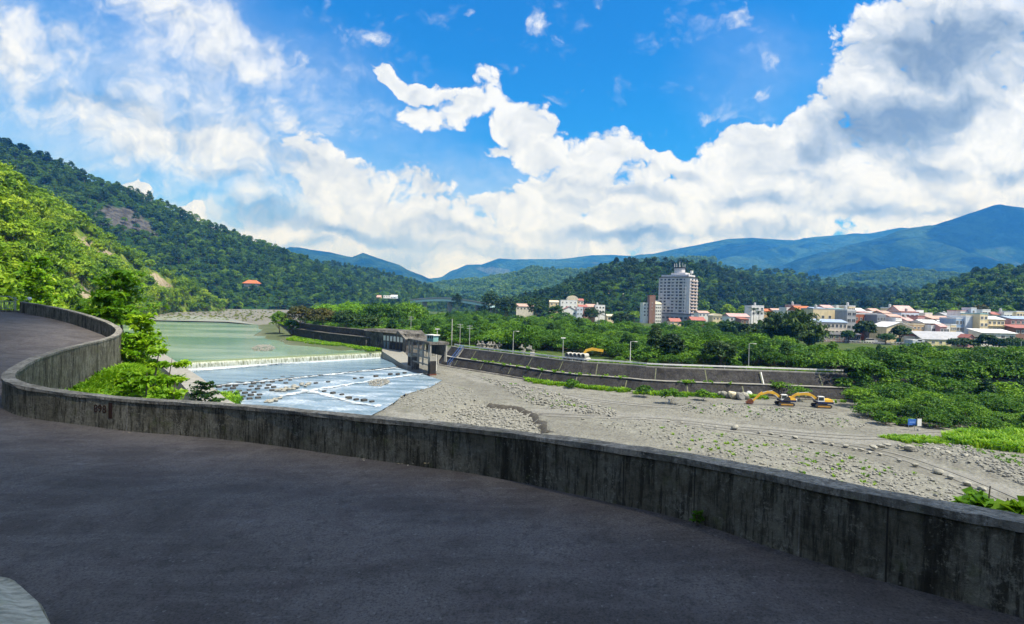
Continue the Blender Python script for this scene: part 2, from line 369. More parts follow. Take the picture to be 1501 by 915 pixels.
def plume_arrays(seed, n=16, H=8., spread=2.6, leaf=.8, per=16, droop=1.):
    """arching stems (bamboo, tall reeds) with hanging leaves"""
    rng = np.random.default_rng(seed); V = []; F = []; k = 0; st = MB()
    for i in range(n):
        a = rng.uniform(0, 2*np.pi); h = H*rng.uniform(.6, 1.05); s = spread*rng.uniform(.35, 1.1); b0 = rng.uniform(0, .5)*spread*.35
        t = np.linspace(0, 1, 6); rad = b0+s*t**2.4; z = h*(t-.28*droop*t**4*s/spread)
        pts = np.stack([rad*np.cos(a), rad*np.sin(a), z], 1); st.tube([tuple(p) for p in pts], [.06, .055, .05, .04, .025, .01], 4, cap=False)
        tt = rng.uniform(.35, 1.02, per); x = b0+s*tt**2.4; zz = h*(tt-.28*droop*tt**4*s/spread)
        P = np.stack([x*np.cos(a), x*np.sin(a), zz], 1)+rng.normal(size=(per, 3))*np.array((.5, .5, .35))*leaf
        N = rng.normal(size=(per, 3))*.7+np.array((np.cos(a)*.4, np.sin(a)*.4, .8)); s_ = leaf*rng.uniform(.7, 1.3, per)
        v, f = leaf_quads(P, N, s_*1.9, s_*.6, rng, .35); V.append(v); F.append(f+k); k += len(v)
    return np.concatenate(V), np.concatenate(F), st
def palm_mb(seed, H=8., fr=3., n=15):
    rng = random.Random(seed); tr = MB(); tr.tube([(0, 0, -.3), (.15, .1, H*.5), (.1, .2, H)], [.2, .16, .13], 7); fo = MB()
    for i in range(n):
        a = 2*math.pi*i/n*2.4; el = rng.uniform(-.1, 1.1); L = fr*rng.uniform(.85, 1.15); pts = []
        for j in range(8):
            t = j/7; x = L*t*math.cos(el*(1-t*.6)); z = L*(math.sin(el)*t-.62*t*t)
            pts.append(Vector((.1+x*math.cos(a), .2+x*math.sin(a), H+z)))
        for j in range(1, 8):
            p = pts[j]; d = (pts[j]-pts[j-1]).normalized(); s = d.cross(Vector((0, 0, 1))).normalized(); w = L*.26*math.sin(math.pi*min(.97, j/8+.1))
            for g in (-1, 1):
                for o in (0, .5):
                    q = pts[j-1].lerp(p, o); e = q+s*g*w+d*w*.5-Vector((0, 0, w*.45)); fo.add([q, q+d*.16, e+d*.05, e], [(0, 1, 2, 3)])
    return tr, fo
# ---------------------------------------------------------------- materials for plants
M = {}
M['bark'] = surf('bark', (.09, .07, .05), (.16, .13, .1), 6, .95, .6)
M['leaf_thicket'] = leafmat('leaf_thicket', (.018, .062, .004), (.062, .165, .007), (.18, .34, .014), .3, .1)
M['leaf_spur'] = leafmat('leaf_spur', (.055, .14, .008), (.19, .33, .012), (.40, .52, .035), .34, .05)
M['leaf_hill'] = leafmat('leaf_hill', (.028, .085, .007), (.085, .19, .012), (.19, .32, .022), .3, .02)
M['leaf_dark'] = leafmat('leaf_dark', (.010, .030, .009), (.024, .062, .012), (.055, .11, .018), .2, .05)
M['leaf_town'] = leafmat('leaf_town', (.012, .04, .008), (.025, .075, .012), (.055, .13, .02), .25, .1)
M['leaf_bright'] = leafmat('leaf_bright', (.07, .15, .012), (.15, .28, .02), (.28, .42, .03), .3, .15)
M['leaf_mid'] = leafmat('leaf_mid', (.04, .11, .02), (.09, .19, .025), (.17, .28, .03), .2, .01)
M['leaf_rust'] = leafmat('leaf_rust', (.03, .045, .008), (.075, .08, .016), (.19, .12, .03), .2, .3)
M['leaf_near'] = leafmat('leaf_near', (.06, .17, .008), (.15, .33, .012), (.34, .52, .025), .38, .8, .45)
M['grass'] = leafmat('grass_blade', (.07, .19, .008), (.16, .34, .012), (.32, .48, .03), .36, .6)
M['drygrass'] = leafmat('dry_grass', (.08, .13, .02), (.17, .22, .035), (.30, .32, .08), .25, .4)
M['bamboo'] = leafmat('bamboo_leaf', (.02, .05, .008), (.05, .10, .015), (.10, .16, .03), .25, .3)
PROT = {}
def protos(key, leaf, n, fn):
    c = bpy.data.collections.new('proto_'+key)
    for i in range(n):
        me = fn(i, leaf); o = bpy.data.objects.new('proto_%s_%d' % (key, i), me); c.objects.link(o)
    PROT[key] = c; return c
hill_fn = lambda i, lf: tree_mesh('hill_tree', 100+i, (9, 10, 8, 11, 9, 7)[i % 6], (8, 9, 9, 8, 7, 8)[i % 6], (1.5, 2, 2.5)[i % 3], lf, M['bark'], .2, ncl=26, nl=13, ls=1.15, crad=.17)
M['leaf_hill_light'] = leafmat('leaf_hill_light', (.04, .105, .008), (.12, .23, .014), (.22, .34, .025), .28, .02)
M['leaf_hill_deep'] = leafmat('leaf_hill_deep', (.010, .036, .008), (.03, .085, .013), (.07, .15, .02), .22, .02)
HM = ['leaf_hill', 'leaf_hill_deep', 'leaf_hill', 'leaf_hill_light', 'leaf_hill_deep', 'leaf_hill']
def hill_mix(i, lf):
    j = i % 6; sz = (9, 12, 6.5, 8, 10, 5.5, 7, 13)[i]; return tree_mesh('hill_tree', 120+i, sz, (8, 9, 9, 7, 12, 5, 11, 8)[i], (1.5, 2, 2.5)[i % 3], M[HM[j]], M['bark'], .2, ncl=38, nl=12, ls=.95*(sz/9)**.5, crad=.135, shape=('dome', 'flat', 'cone')[(i*2) % 3])
protos('hill', M['leaf_hill'], 8, hill_mix)
def dark_mix(i, lf):
    sz = (9, 11, 6.5, 8, 10, 5.5, 7, 12)[i]; return tree_mesh('hill_tree', 160+i, sz, (8, 8, 9, 7, 11, 5, 11, 8)[i], (1.5, 2, 2.5)[i % 3], M[('leaf_hill_deep', 'leaf_dark', 'leaf_hill_deep', 'leaf_hill', 'leaf_hill_deep', 'leaf_hill', 'leaf_dark', 'leaf_hill_deep')[i]], M['bark'], .2, ncl=38, nl=12, ls=.95*(sz/9)**.5, crad=.135, shape=('dome', 'flat', 'cone')[(i*2) % 3])
protos('dark', M['leaf_dark'], 8, dark_mix)
protos('mid', M['leaf_mid'], 4, lambda i, lf: tree_mesh('far_tree', 140+i, 14, 12, 0, lf, M['bark'], .2, ncl=20, nl=7, ls=2.6, crad=.2))
def plume_mesh(i, lf, **k):
    V, F, st = plume_arrays(200+i, **k); m = MB(); m.v = st.v; m.f = st.f; m.m = [1]*len(st.f); m.add(V.tolist(), F.tolist(), 0); return m.mesh('plume', [lf, M['bark']])
def spur_fn(i, lf):
    if i < 3: return plume_mesh(i, lf, n=18, H=(8, 7, 9)[i], spread=(3, 2.6, 3.2)[i], leaf=.62, per=22)
    return tree_mesh('spur_tree', 220+i, (6.5, 7.5, 5.5)[i-3], (6, 6.5, 5)[i-3], 1.2, lf, M['bark'], .14, ncl=30, nl=18, ls=.7, crad=.17)
protos('spur', M['leaf_spur'], 6, spur_fn)
thick_fn = lambda i, lf: tree_mesh('thicket_tree', 300+i, (8, 9, 7, 8.5, 10, 7.5)[i], (5.2, 5.8, 5, 6.2, 5.6, 4.8)[i], -.3, lf, M['bark'], .14, ncl=48, nl=26, ls=.5, crad=.15, upbias=.7)
M['leaf_thicket_light'] = leafmat('leaf_thicket_light', (.03, .085, .005), (.085, .20, .010), (.20, .36, .02), .3, .12)
M['leaf_thicket_deep'] = leafmat('leaf_thicket_deep', (.010, .040, .005), (.032, .10, .008), (.09, .20, .014), .25, .12)
def thick_mix(i, lf):
    lf = M[('leaf_thicket', 'leaf_thicket_light', 'leaf_thicket', 'leaf_thicket', 'leaf_thicket', 'leaf_thicket_deep', 'leaf_thicket_light', 'leaf_thicket', 'leaf_thicket')[i]]
    W, H, sh = ((11, 5.2, 'flat'), (9, 5.6, 'flat'), (7, 4.6, 'dome'), (8, 6.6, 'dome'), (12, 5.8, 'flat'), (5.5, 6.8, 'cone'), (6, 3.8, 'dome'), (9.5, 6.2, 'dome'), (5, 3.4, 'dome'))[i]
    return tree_mesh('thicket_tree', 320+i, W, H, -.3, lf, M['bark'], .14, ncl=int(40+W*4.2), nl=20, ls=.42, crad=.125, upbias=.8, shape=sh)
protos('thicket', M['leaf_thicket'], 9, thick_mix)
def tuft_mesh(i, lf, n=26, h=.5, w=.05, spread=.3):
    rng = np.random.default_rng(400+i); a = rng.uniform(0, 2*np.pi, n); b = rng.uniform(0, spread, n); l = h*rng.uniform(.5, 1.1, n); o = rng.uniform(.2, .8, n)*l
    V = []; F = []
    for j in range(n):
        c, s = math.cos(a[j]), math.sin(a[j]); p = np.array((b[j]*c, b[j]*s, -.05)); q = p+np.array((o[j]*.35*c, o[j]*.35*s, l[j]*.65)); e = p+np.array((o[j]*c, o[j]*s, l[j]*.9)); d = np.array((-s, c, 0))*w
        k = len(V); V += [p-d, p+d, q+d*.8, q-d*.8, e]; F += [(k, k+1, k+2, k+3), (k+3, k+2, k+4)]
    m = MB(); m.add(V, F, 0); return m.mesh('tuft', [lf])
protos('tuft', M['grass'], 3, lambda i, lf: tuft_mesh(i, lf))
protos('meadow', M['drygrass'], 3, lambda i, lf: tuft_mesh(i+5, lf, 30, 1.1, .12, .9))
protos('verge', M['grass'], 3, lambda i, lf: tuft_mesh(i+9, lf, 24, .8, .09, .55))
M['stone'] = surf('stone', (.185, .184, .165), (.28, .275, .245), 3, .9, .4)
M['pale_stone'] = surf('pale_stone', (.33, .32, .275), (.22, .215, .185), 2, .9, .4)
def rock_mesh(name, seed, mat, sub=2, sq=(1, .75, .5)):
    bm = bmesh.new(); bmesh.ops.create_icosphere(bm, subdivisions=sub, radius=.5); rng = random.Random(seed); o = [rng.uniform(-9, 9) for _ in range(3)]
    pl = [(Vector((rng.gauss(0, 1), rng.gauss(0, 1), rng.gauss(0, 1))).normalized(), rng.uniform(.28, .44)) for _ in range(8)]
    for v in bm.verts:
        for n, d in pl:
            e = v.co.dot(n)-d
            if e > 0: v.co -= n*e*.9
        v.co.x *= sq[0]; v.co.y *= sq[1]; v.co.z *= sq[2]; v.co.z += sq[2]*.25
    me = bpy.data.meshes.new(name); bm.to_mesh(me); bm.free(); me.materials.append(mat); return me
protos('stone', M['stone'], 5, lambda i, lf: rock_mesh('stone', 500+i, lf, 1, (1, .8-.05*i, .45+.05*i)))
def scatter(name, P, scale, rz, key, label=None, cat=None, kind='stuff', group=None):
    """one object of nobody-could-count plants or stones: instances on points"""
    P = np.asarray(P, np.float32); n = len(P); me = bpy.data.meshes.new(name); me.vertices.add(n); me.vertices.foreach_set('co', P.ravel())
    for k, a in (('sc', scale), ('rz', rz)):
        q = me.attributes.new(k, 'FLOAT', 'POINT'); q.data.foreach_set('value', np.broadcast_to(np.asarray(a, np.float32), n).copy())
    q = me.attributes.new('ix', 'INT', 'POINT'); q.data.foreach_set('value', np.random.default_rng(n).integers(0, len(PROT[key].objects), n).astype(np.int32))
    o = link(name, me); ng = bpy.data.node_groups.new('scatter_'+name, 'GeometryNodeTree')
    ng.interface.new_socket('Geometry', in_out='INPUT', socket_type='NodeSocketGeometry'); ng.interface.new_socket('Geometry', in_out='OUTPUT', socket_type='NodeSocketGeometry')
    N = ng.nodes; gi = N.new('NodeGroupInput'); go = N.new('NodeGroupOutput'); ip = N.new('GeometryNodeInstanceOnPoints'); ci = N.new('GeometryNodeCollectionInfo')
    ci.inputs['Collection'].default_value = PROT[key]; ci.inputs['Separate Children'].default_value = True; ci.inputs['Reset Children'].default_value = True
    ip.inputs['Pick Instance'].default_value = True
    def na(k, t):
        a = N.new('GeometryNodeInputNamedAttribute'); a.data_type = t; a.inputs[0].default_value = k; return a.outputs[0]
    cx = N.new('ShaderNodeCombineXYZ'); ng.links.new(na('rz', 'FLOAT'), cx.inputs[2]); er = N.new('FunctionNodeEulerToRotation'); ng.links.new(cx.outputs[0], er.inputs[0])
    ng.links.new(gi.outputs[0], ip.inputs['Points']); ng.links.new(ci.outputs[0], ip.inputs['Instance']); ng.links.new(na('ix', 'INT'), ip.inputs['Instance Index'])
    ng.links.new(er.outputs[0], ip.inputs['Rotation']); ng.links.new(na('sc', 'FLOAT'), ip.inputs['Scale']); ng.links.new(ip.outputs[0], go.inputs[0])
    md = o.modifiers.new('scatter', 'NODES'); md.node_group = ng
    return tag(o, label, cat, group, kind)
# ---------------------------------------------------------------- key lines of the place
WALL_PX = [(1640, 795, 948, 4.2), (1500, 766, 908, 4.67), (1400, 748, 882, 5.05), (1200, 710, 828, 5.8), (1000, 670, 760, 7.3), (900, 655, 739, 8.0), (767, 637, 708, 9.3), (650, 623, 688, 10.2), (500, 609, 669, 11.3),
           (400, 599, 653, 12.4), (300, 591.5, 641, 13.4), (185, 585, 632.5, 14.0), (105, 576.5, 621.5, 14.5), (52, 570, 615, 14.8), (12, 561, 605, 15.1)]
wall_top = [at(a, b, d) for a, b, c, d in WALL_PX]; wall_base = [at(a, c, d) for a, b, c, d in WALL_PX]
_d = (wall_top[0]-wall_top[1]); _d.z = 0; _d.normalize()
for _k in range(4):   # the parapet runs on out of the frame
    _d = Matrix.Rotation(R(-5), 3, 'Z') @ _d; wall_top.insert(0, wall_top[0]+_d*2.6); wall_base.insert(0, wall_base[0]+_d*2.6)
BACK_PX = [(1, 553, 15.9), (8, 543.5, 17.1), (39, 526, 19.5), (78.7, 512.8, 22), (118, 503.6, 25), (157, 495.2, 28.3), (172, 486.5, 30.2), (168, 478.7, 31.2), (147, 468.7, 32.5), (112.8, 458, 35), (73, 449, 38), (28.9, 442, 41)]
for a, b, d in BACK_PX:
    p = at(a, b, d); wall_top.append(p); wall_base.append(p-Vector((0, 0, .86)))
WT = smooth_line(wall_top, 2); WB = smooth_line(wall_base, 2)
wall_xy = [(p.x, p.y) for p in WB]
wall_ext = [(wall_xy[0][0]+14, wall_xy[0][1]-24)]+wall_xy+[(-60, 55), (-140, 90)]
EMB_PX = [(640, 533), (654, 537), (731, 549), (822, 565), (904, 571), (952, 577), (1050, 580.5), (1150, 584), (1215, 587)]
emb_base = [onz(a, b, 0) for a, b in EMB_PX]
emb_base = smooth_line(emb_base, 1)+[Vector((emb_base[-1].x+60, emb_base[-1].y-2, 0)), Vector((emb_base[-1].x+260, emb_base[-1].y-6, 0))]
UPW_PX = [(412, 473, 4.2), (435, 491, 3.6), (480, 499, 3.5), (540, 507, 3.4), (596, 514, 3.2)]
up_wall = [onz(a, b, z) for a, b, z in UPW_PX]
emb_xy = [(p.x, p.y) for p in up_wall]+[(p.x, p.y) for p in emb_base]
far_up = (up_wall[0].x-30, up_wall[0].y+350)
emb_ext = [(far_up[0]+40, 1500), far_up]+emb_xy
WEIR = [onz(262, 546, .2), onz(552, 522, .3)]
weir_xy = [(p.x, p.y) for p in WEIR]
wd = Vector((weir_xy[1][0]-weir_xy[0][0], weir_xy[1][1]-weir_xy[0][1], 0)); weir_n = Vector((-wd.y, wd.x, 0)).normalized()
if weir_n.y < 0: weir_n = -weir_n
def weir_d(x, y): return (x-weir_xy[0][0])*weir_n.x+(y-weir_xy[0][1])*weir_n.y
WBA = np.array([(p.x, p.y, p.z) for p in WB])
def road_z(x, y):
    d = (x[..., None]-WBA[:, 0])**2+(y[..., None]-WBA[:, 1])**2+.6; w = d**-2.2
    return (w*WBA[:, 2]).sum(-1)/w.sum(-1)
def px_of(x, y, z=0):
    return topix(np.stack([x.ravel(), y.ravel(), np.broadcast_to(z, x.shape).ravel()], 1))
POLY = {
 'pit': [(676, 594), (700, 586), (728, 592), (760, 596), (782, 606), (800, 622), (806, 634), (770, 640), (700, 634), (660, 622), (640, 606)],
 'pileA': [(700, 553), (790, 570), (850, 590), (905, 604), (900, 612), (850, 606), (780, 594), (745, 574)],
 'pileB': [(850, 614), (930, 612), (1010, 626), (1100, 640), (1250, 668), (1400, 712), (1501, 760), (1501, 800), (1200, 720), (1000, 660), (905, 632)],
 'pileC': [(1310, 655), (1400, 652), (1501, 672), (1501, 712), (1440, 690)],
 'bermD': [(1000, 592), (1090, 597), (1180, 604), (1270, 622), (1260, 630), (1130, 618), (1000, 604)],
 'shore': [(560, 590), (640, 560), (690, 570), (720, 600), (640, 620), (600, 600)],
}
BASIN = [(240, 548), (300, 540), (552, 521), (580, 537), (617, 547), (645, 556), (628, 567), (592, 578), (577, 590), (557, 600), (530, 614), (300, 640), (150, 600)]
def ground_h(x, y):
    x = np.asarray(x, float); y = np.asarray(y, float)
    up = weir_d(x, y)
    de, se, _ = seg_dist(x, y, emb_ext); de = de*se          # + is the flood plain side
    n1 = fbm(x*.08, y*.08, 1, 4); n2 = fbm(x*.35, y*.35, 2, 3)
    bed = .12*n1+.06*n2
    upz = 1.2+.9*ss(-60, 0, -de)*0+np.clip((up-120)*.0085, 0, 6)+.35*n1
    bank = 2.9+.5*n1-ss(4, 26, -de)*1.9                       # gravel bank under the old wall
    upz = np.maximum(upz, np.where(-de < 40, bank, -5)*1.0)
    bed = np.where(up > .6, upz, bed)
    fp = 4.75+.25*n1+np.clip(de-8, 0, 400)*.002
    z = bed+(np.maximum(fp, bed)-bed)*ss(2.2, 7.2, de)
    # gravel piles and the eroded hollow
    pp = px_of(x, y); shp = x.shape
    for k, a in (('pileA', .55), ('pileB', .35), ('pileC', .5), ('bermD', .7), ('pit', -.75)):
        poly = np.array(POLY[k]); c = poly.mean(0); m = np.zeros(len(pp))
        for s in (1., .93, .84, .7): m += inpoly(pp, [tuple(c+(q-c)*s) for q in poly])
        m = m.reshape(shp)*(y > 30)
        z = z+a*(m/4 if a > 0 else np.minimum(m, 1))*(1+.6*n2)
    # steep bank under the parapet
    dw, sw, _ = seg_dist(x, y, wall_ext); dw = dw*-sw         # + is the river side
    rz = road_z(x, y); shelf = (1-ss(-.74, -.62, x/np.maximum(y, 5)))*(x < -8)
    drop = np.where(dw > 0, rz-.55-.5*shelf-np.clip(dw, 0, 5.5)*(.10*shelf+1.1*(1-shelf))-np.clip(dw-5.5, 0, 99)*(1.1+1.2*shelf)+.25*n2*shelf, rz-.5)
    hillside = np.where(dw < 0, np.clip(-dw-16, 0, 60)*.9, 0)*(y < 20)
    near = drop+hillside
    bas = inpoly(pp, BASIN).reshape(shp)*(y > 60); z = z-.75*bas
    m = (y < 130)
    z = np.where(m & (near > z), near, z)
    return z
rows = np.concatenate([np.linspace(-70, 4, 30)[:-1], np.linspace(4, 42, 90)[:-1], np.geomspace(42, 420, 260)[:-1], np.geomspace(420, 14000, 60)])
u = np.linspace(-1.75, 1.75, 560); GY, GU = np.meshgrid(rows, u, indexing='ij'); GX = GU*(GY*.92+95)
GZ = ground_h(GX, GY)
pp = px_of(GX, GY); shp = GX.shape
de, se, _ = seg_dist(GX, GY, emb_ext); DE = de*se
dw, sw, _ = seg_dist(GX, GY, wall_ext); DW = dw*-sw
veg = ss(6, 8, DE)
veg = np.maximum(veg, (ss(.3, 1.2, DW)*(GY < 75)*(GZ > .8)))
veg = np.maximum(veg, ss(1, 4, -DW-14))
upm = weir_d(GX, GY) > 1
veg = np.maximum(veg, np.where(upm & (DE > -24) & (DE < 0), .75*ss(-22, -8, DE), 0))
stones = np.zeros(len(pp))
for k in ('pit', 'pileA', 'pileB', 'pileC', 'bermD', 'shore'): stones = np.maximum(stones, inpoly(pp, POLY[k])*1.)
stones = stones.reshape(shp)*(GY > 30)*(1-veg)
track = np.zeros(len(pp))
for poly in ([(700, 600), (850, 600), (1000, 612), (1150, 628), (1300, 640), (1380, 632), (1300, 655), (1150, 640), (980, 622), (860, 612)], [(640, 540), (800, 575), (960, 594), (1080, 590), (1000, 600), (840, 588), (700, 560)], [(1330, 665), (1501, 720), (1501, 735), (1400, 700)], [(560, 600), (640, 612), (760, 640), (600, 625)]):
    track = np.maximum(track, inpoly(pp, poly)*1.)
track = track.reshape(shp)*(GY > 30)
# ground sheet material
gm, t, b = newmat('river_gravel'); v = t.pos()
big = t.noise(v, .05, 5, .6); mid_ = t.noise(v, .5, 5, .65); peb = t.voro(v, 2.2, 'F1', 1); pebd = t.voro(v, 2.2); peb2 = t.voro(v, .9, 'F1', 1)
g = t.mix(t.mr(big, .35, .65), (.158, .157, .138), (.215, .214, .188)); g = t.mix(t.mr(mid_, .42, .72), g, (.12, .115, .10))
pebc = t.mix(t.math('ADD', t.math('MULTIPLY', peb, .6), t.math('MULTIPLY', peb2, .4)), (.108, .107, .094), (.28, .28, .245))
st_ = t.math('ADD', t.math('MULTIPLY', t.attr('stones'), .6), .10); g = t.mix(st_, g, pebc)
g = t.mix(t.math('MULTIPLY', t.attr('track'), .8), g, t.mix(t.mr(mid_, .3, .7), (.245, .243, .222), (.20, .198, .182)))
damp = t.mr(t.noise(t.mapping(v, (.03, .09, .1)), 1, 4, .6), .58, .68); g = t.mix(t.math('MULTIPLY', damp, .55), g, (.12, .115, .105))
weed = t.mr(t.noise(v, .22, 5, .7), .60, .70); g = t.mix(t.math('MULTIPLY', weed, .6), g, (.10, .12, .045))
soil = t.mix(t.mr(t.noise(v, .3, 5, .7), .35, .65), (.035, .07, .012), (.075, .10, .03))
g = t.mix(t.attr('veg'), g, soil)
t.put(b.inputs['Base Color'], g); b.inputs['Roughness'].default_value = .95; b.inputs['Specular IOR Level'].default_value = .15
t.l.new(t.bump(t.math('ADD', t.math('MULTIPLY', pebd, .5), t.noise(v, .9, 5, .7)), .9, .35), b.inputs['Normal'])
ground = grid_mesh('ground', GX, GY, GZ, gm, {'veg': veg, 'stones': stones, 'track': track}); tag(ground, kind='structure')

# ---------------------------------------------------------------- hills
def hillmat(name, base, alt, bare=None, scale=.02, bstr=1., bdist=6):
    m, t, b = newmat(name); v = t.pos(); n = t.noise(v, scale, 8, .65); c = t.mix(t.mr(n, .4, .62), base, alt)
    if bare: c = t.mix(t.attr('bare'), c, t.mix(t.mr(t.noise(t.mapping(v, (1, 1, .16)), .10, 9, .8), .40, .60), bare[0], bare[1]))
    t.put(b.inputs['Base Color'], c); b.inputs['Roughness'].default_value = 1; b.inputs['Specular IOR Level'].default_value = .05
    t.l.new(t.bump(t.noise(v, scale*3, 8, .7), bstr, bdist), b.inputs['Normal']); return m
def hill(name, ridge, foot, mat, nu=90, nv=40, power=1., amp=12, ns=.012, seed=0, back=1.5, rid=0, barepoly=(), backz=None, keep=.25, drop=0.):
    """ridge, foot: (px, py, Y) and (px, z, Y) columns; a solid hill with a front and a back slope"""
    rp = np.array([tuple(at(*q)) for q in ridge]); rp[:, 2] -= drop; fp = []   # the ridge line in the picture is the tree tops
    for px, z, Y in foot:
        d = ray(px, 450); fp.append((d.x/d.y*Y, Y, z))
    fp = np.array(fp)
    def res(a, n):
        l = np.concatenate([[0], np.cumsum(np.linalg.norm(np.diff(a, axis=0), axis=1))]); s = np.linspace(0, l[-1], n)
        return np.stack([np.interp(s, l, a[:, i]) for i in range(3)], 1)
    lr = np.linspace(0, 1, nu)
    r_, f_ = res(rp, nu), res(fp, nu)
    tt = np.linspace(0, back, nv); T, _ = np.meshgrid(tt, lr, indexing='xy')
    XY = f_[:, None, :2]+(r_-f_)[:, None, :2]*T[..., None]
    up = np.clip(T, 0, 1)**power; dn = np.clip((T-1)/(back-1), 0, 1)
    zb = f_[:, None, 2]; zr = r_[:, None, 2]
    Z = zb+(zr-zb)*up*(1-dn**1.3)
    X, Y = XY[..., 0], XY[..., 1]
    w = np.sin(np.pi*np.clip(T, 0, 1)*.97)**.7*(1-keep)+keep*np.clip(T*3, 0, 1)*np.where(T > 1, 1-dn, 1)
    n = fbm(X*ns, Y*ns, seed, 5)
    if rid: n = n*(1-rid)+rid*(1-2*np.abs(fbm(X*ns*.7, Y*ns*.7, seed+9, 5)))
    w = w*np.where(np.abs(T-1) < .06, .35, 1)
    Z = Z+n*amp*w
    bare = np.zeros(X.size); p = topix(np.stack([X.ravel(), Y.ravel(), Z.ravel()], 1))
    for q in barepoly: bare = np.maximum(bare, inpoly(p, q)*1.)
    bare = bare.reshape(X.shape)*(T <= 1.02)
    o = grid_mesh(name, X, Y, Z, mat, {'bare': bare}); tag(o, kind='structure')
    return dict(X=X, Y=Y, Z=Z, T=T, o=o, bare=barepoly)
def sample(h, spacing, seed, tmax=1.12, skip=(), jitter=1., lo=.45, hi=1.5, dens=None, tmin=.0):
    """random points on a hill, one per spacing**2 of surface"""
    rng = np.random.default_rng(seed); X, Y, Z, T = h['X'], h['Y'], h['Z'], h['T']
    P = np.stack([X, Y, Z], -1); a = P[1:, :-1]-P[:-1, :-1]; b_ = P[:-1, 1:]-P[:-1, :-1]
    A = np.linalg.norm(np.cross(a, b_), axis=-1)*(T[:-1, 1:] <= tmax)*(T[:-1, :-1] >= tmin)
    n = int(A.sum()/spacing**2); i = rng.choice(A.size, n, p=A.ravel()/A.sum()); r, c = np.unravel_index(i, A.shape)
    s, t_ = rng.random(n)[:, None], rng.random(n)[:, None]
    Q = P[r, c]*(1-s)*(1-t_)+P[r+1, c]*s*(1-t_)+P[r, c+1]*(1-s)*t_+P[r+1, c+1]*s*t_
    px = topix(Q); ok = (px[:, 0] > -120) & (px[:, 0] < 2050)
    for q in [[(np.mean([a for a, _ in g])+1.45*(x-np.mean([a for a, _ in g])), np.mean([b for _, b in g])+1.5*(y-np.mean([b for _, b in g]))+4) for x, y in g] if h['T'].max() < 1.4 else g for g in h['bare']]+list(skip): ok &= ~(inpoly(px, q) & (rng.random(n) < .93))
    if dens is not None: ok &= rng.random(n) < dens(Q, px)
    Q = Q[ok]; Q[:, 2] -= .4
    return Q, rng.uniform(lo, hi, len(Q)), rng.uniform(0, 6.28, len(Q))
ROCK = ((.16, .14, .12), (.30, .26, .21)); GREY = ((.045, .045, .045), (.12, .118, .112))
M['hill_soil'] = hillmat('hill_soil', (.030, .075, .012), (.055, .10, .018), ROCK, .03)
M['spur_soil'] = hillmat('spur_soil', (.07, .13, .015), (.20, .24, .05), ((.24, .19, .12), (.40, .34, .24)), .06, .6, 2)
M['scar_soil'] = hillmat('scar_soil', (.020, .055, .012), (.035, .075, .015), GREY, .03)
# far left mountainside with the grey landslip scar
SCAR = [(134, 310), (160, 302), (185, 306), (206, 314), (222, 330), (232, 352), (205, 348), (186, 340), (160, 334), (150, 326)]
SCAR2 = [(136, 308), (150, 312), (158, 330), (150, 326)]
hA = hill('mountainside', [(-200, 130, 800), (-100, 172, 800), (0, 207, 820), (60, 228, 840), (130, 260, 870), (230, 296, 920), (300, 327, 960), (400, 363, 1030), (470, 392, 1080), (540, 420, 1130), (600, 438, 1160)],
          [(-260, 0, 380), (-60, 0, 430), (100, 0, 520), (215, 2, 600), (300, 3, 660), (380, 5, 720), (450, 6, 770), (520, 8, 850), (600, 8, 930)], M['scar_soil'], 120, 44, 1.05, 16, .01, 3, 1.5, barepoly=[SCAR], drop=3)
hB = hill('hills', [(380, 372, 1500), (443, 383, 1450), (490, 385, 1400), (538, 394, 1400), (597, 408, 1400), (643, 427, 1380), (690, 440, 1350), (760, 446, 1320)],
          [(380, 4, 900), (450, 4, 900), (540, 4, 930), (620, 4, 960), (700, 4, 980), (760, 4, 1000)], M['hill_soil'], 60, 26, 1., 10, .012, 5, 1.5, drop=6)
# sunny spur above the road
hS = hill('hillside', [(-420, 120, 150), (-150, 180, 190), (-60, 220, 240), (0, 252, 270), (50, 284, 300), (107, 316, 350), (150, 346, 390), (190, 372, 430), (235, 394, 480), (290, 424, 560), (330, 446, 620)],
          [(-900, 14, 30), (-450, 12, 48), (-120, 9, 62), (0, 7, 75), (60, 3, 100), (110, .5, 150), (150, .5, 210), (180, 1, 290), (210, 1.5, 390), (250, 2, 500), (330, 2.5, 600)], M['spur_soil'], 120, 50, .92, 5, .03, 8, 1.35, keep=.15,
          barepoly=[[(108, 352), (128, 348), (150, 362), (182, 384), (182, 394), (150, 380), (120, 366)], [(214, 402), (228, 400), (250, 418), (248, 428), (228, 420)], [(120, 420), (150, 430), (142, 442), (108, 434)], [(0, 395), (30, 400), (60, 425), (40, 440), (0, 425)], [(60, 395), (110, 420), (130, 445), (90, 440)]], drop=4)
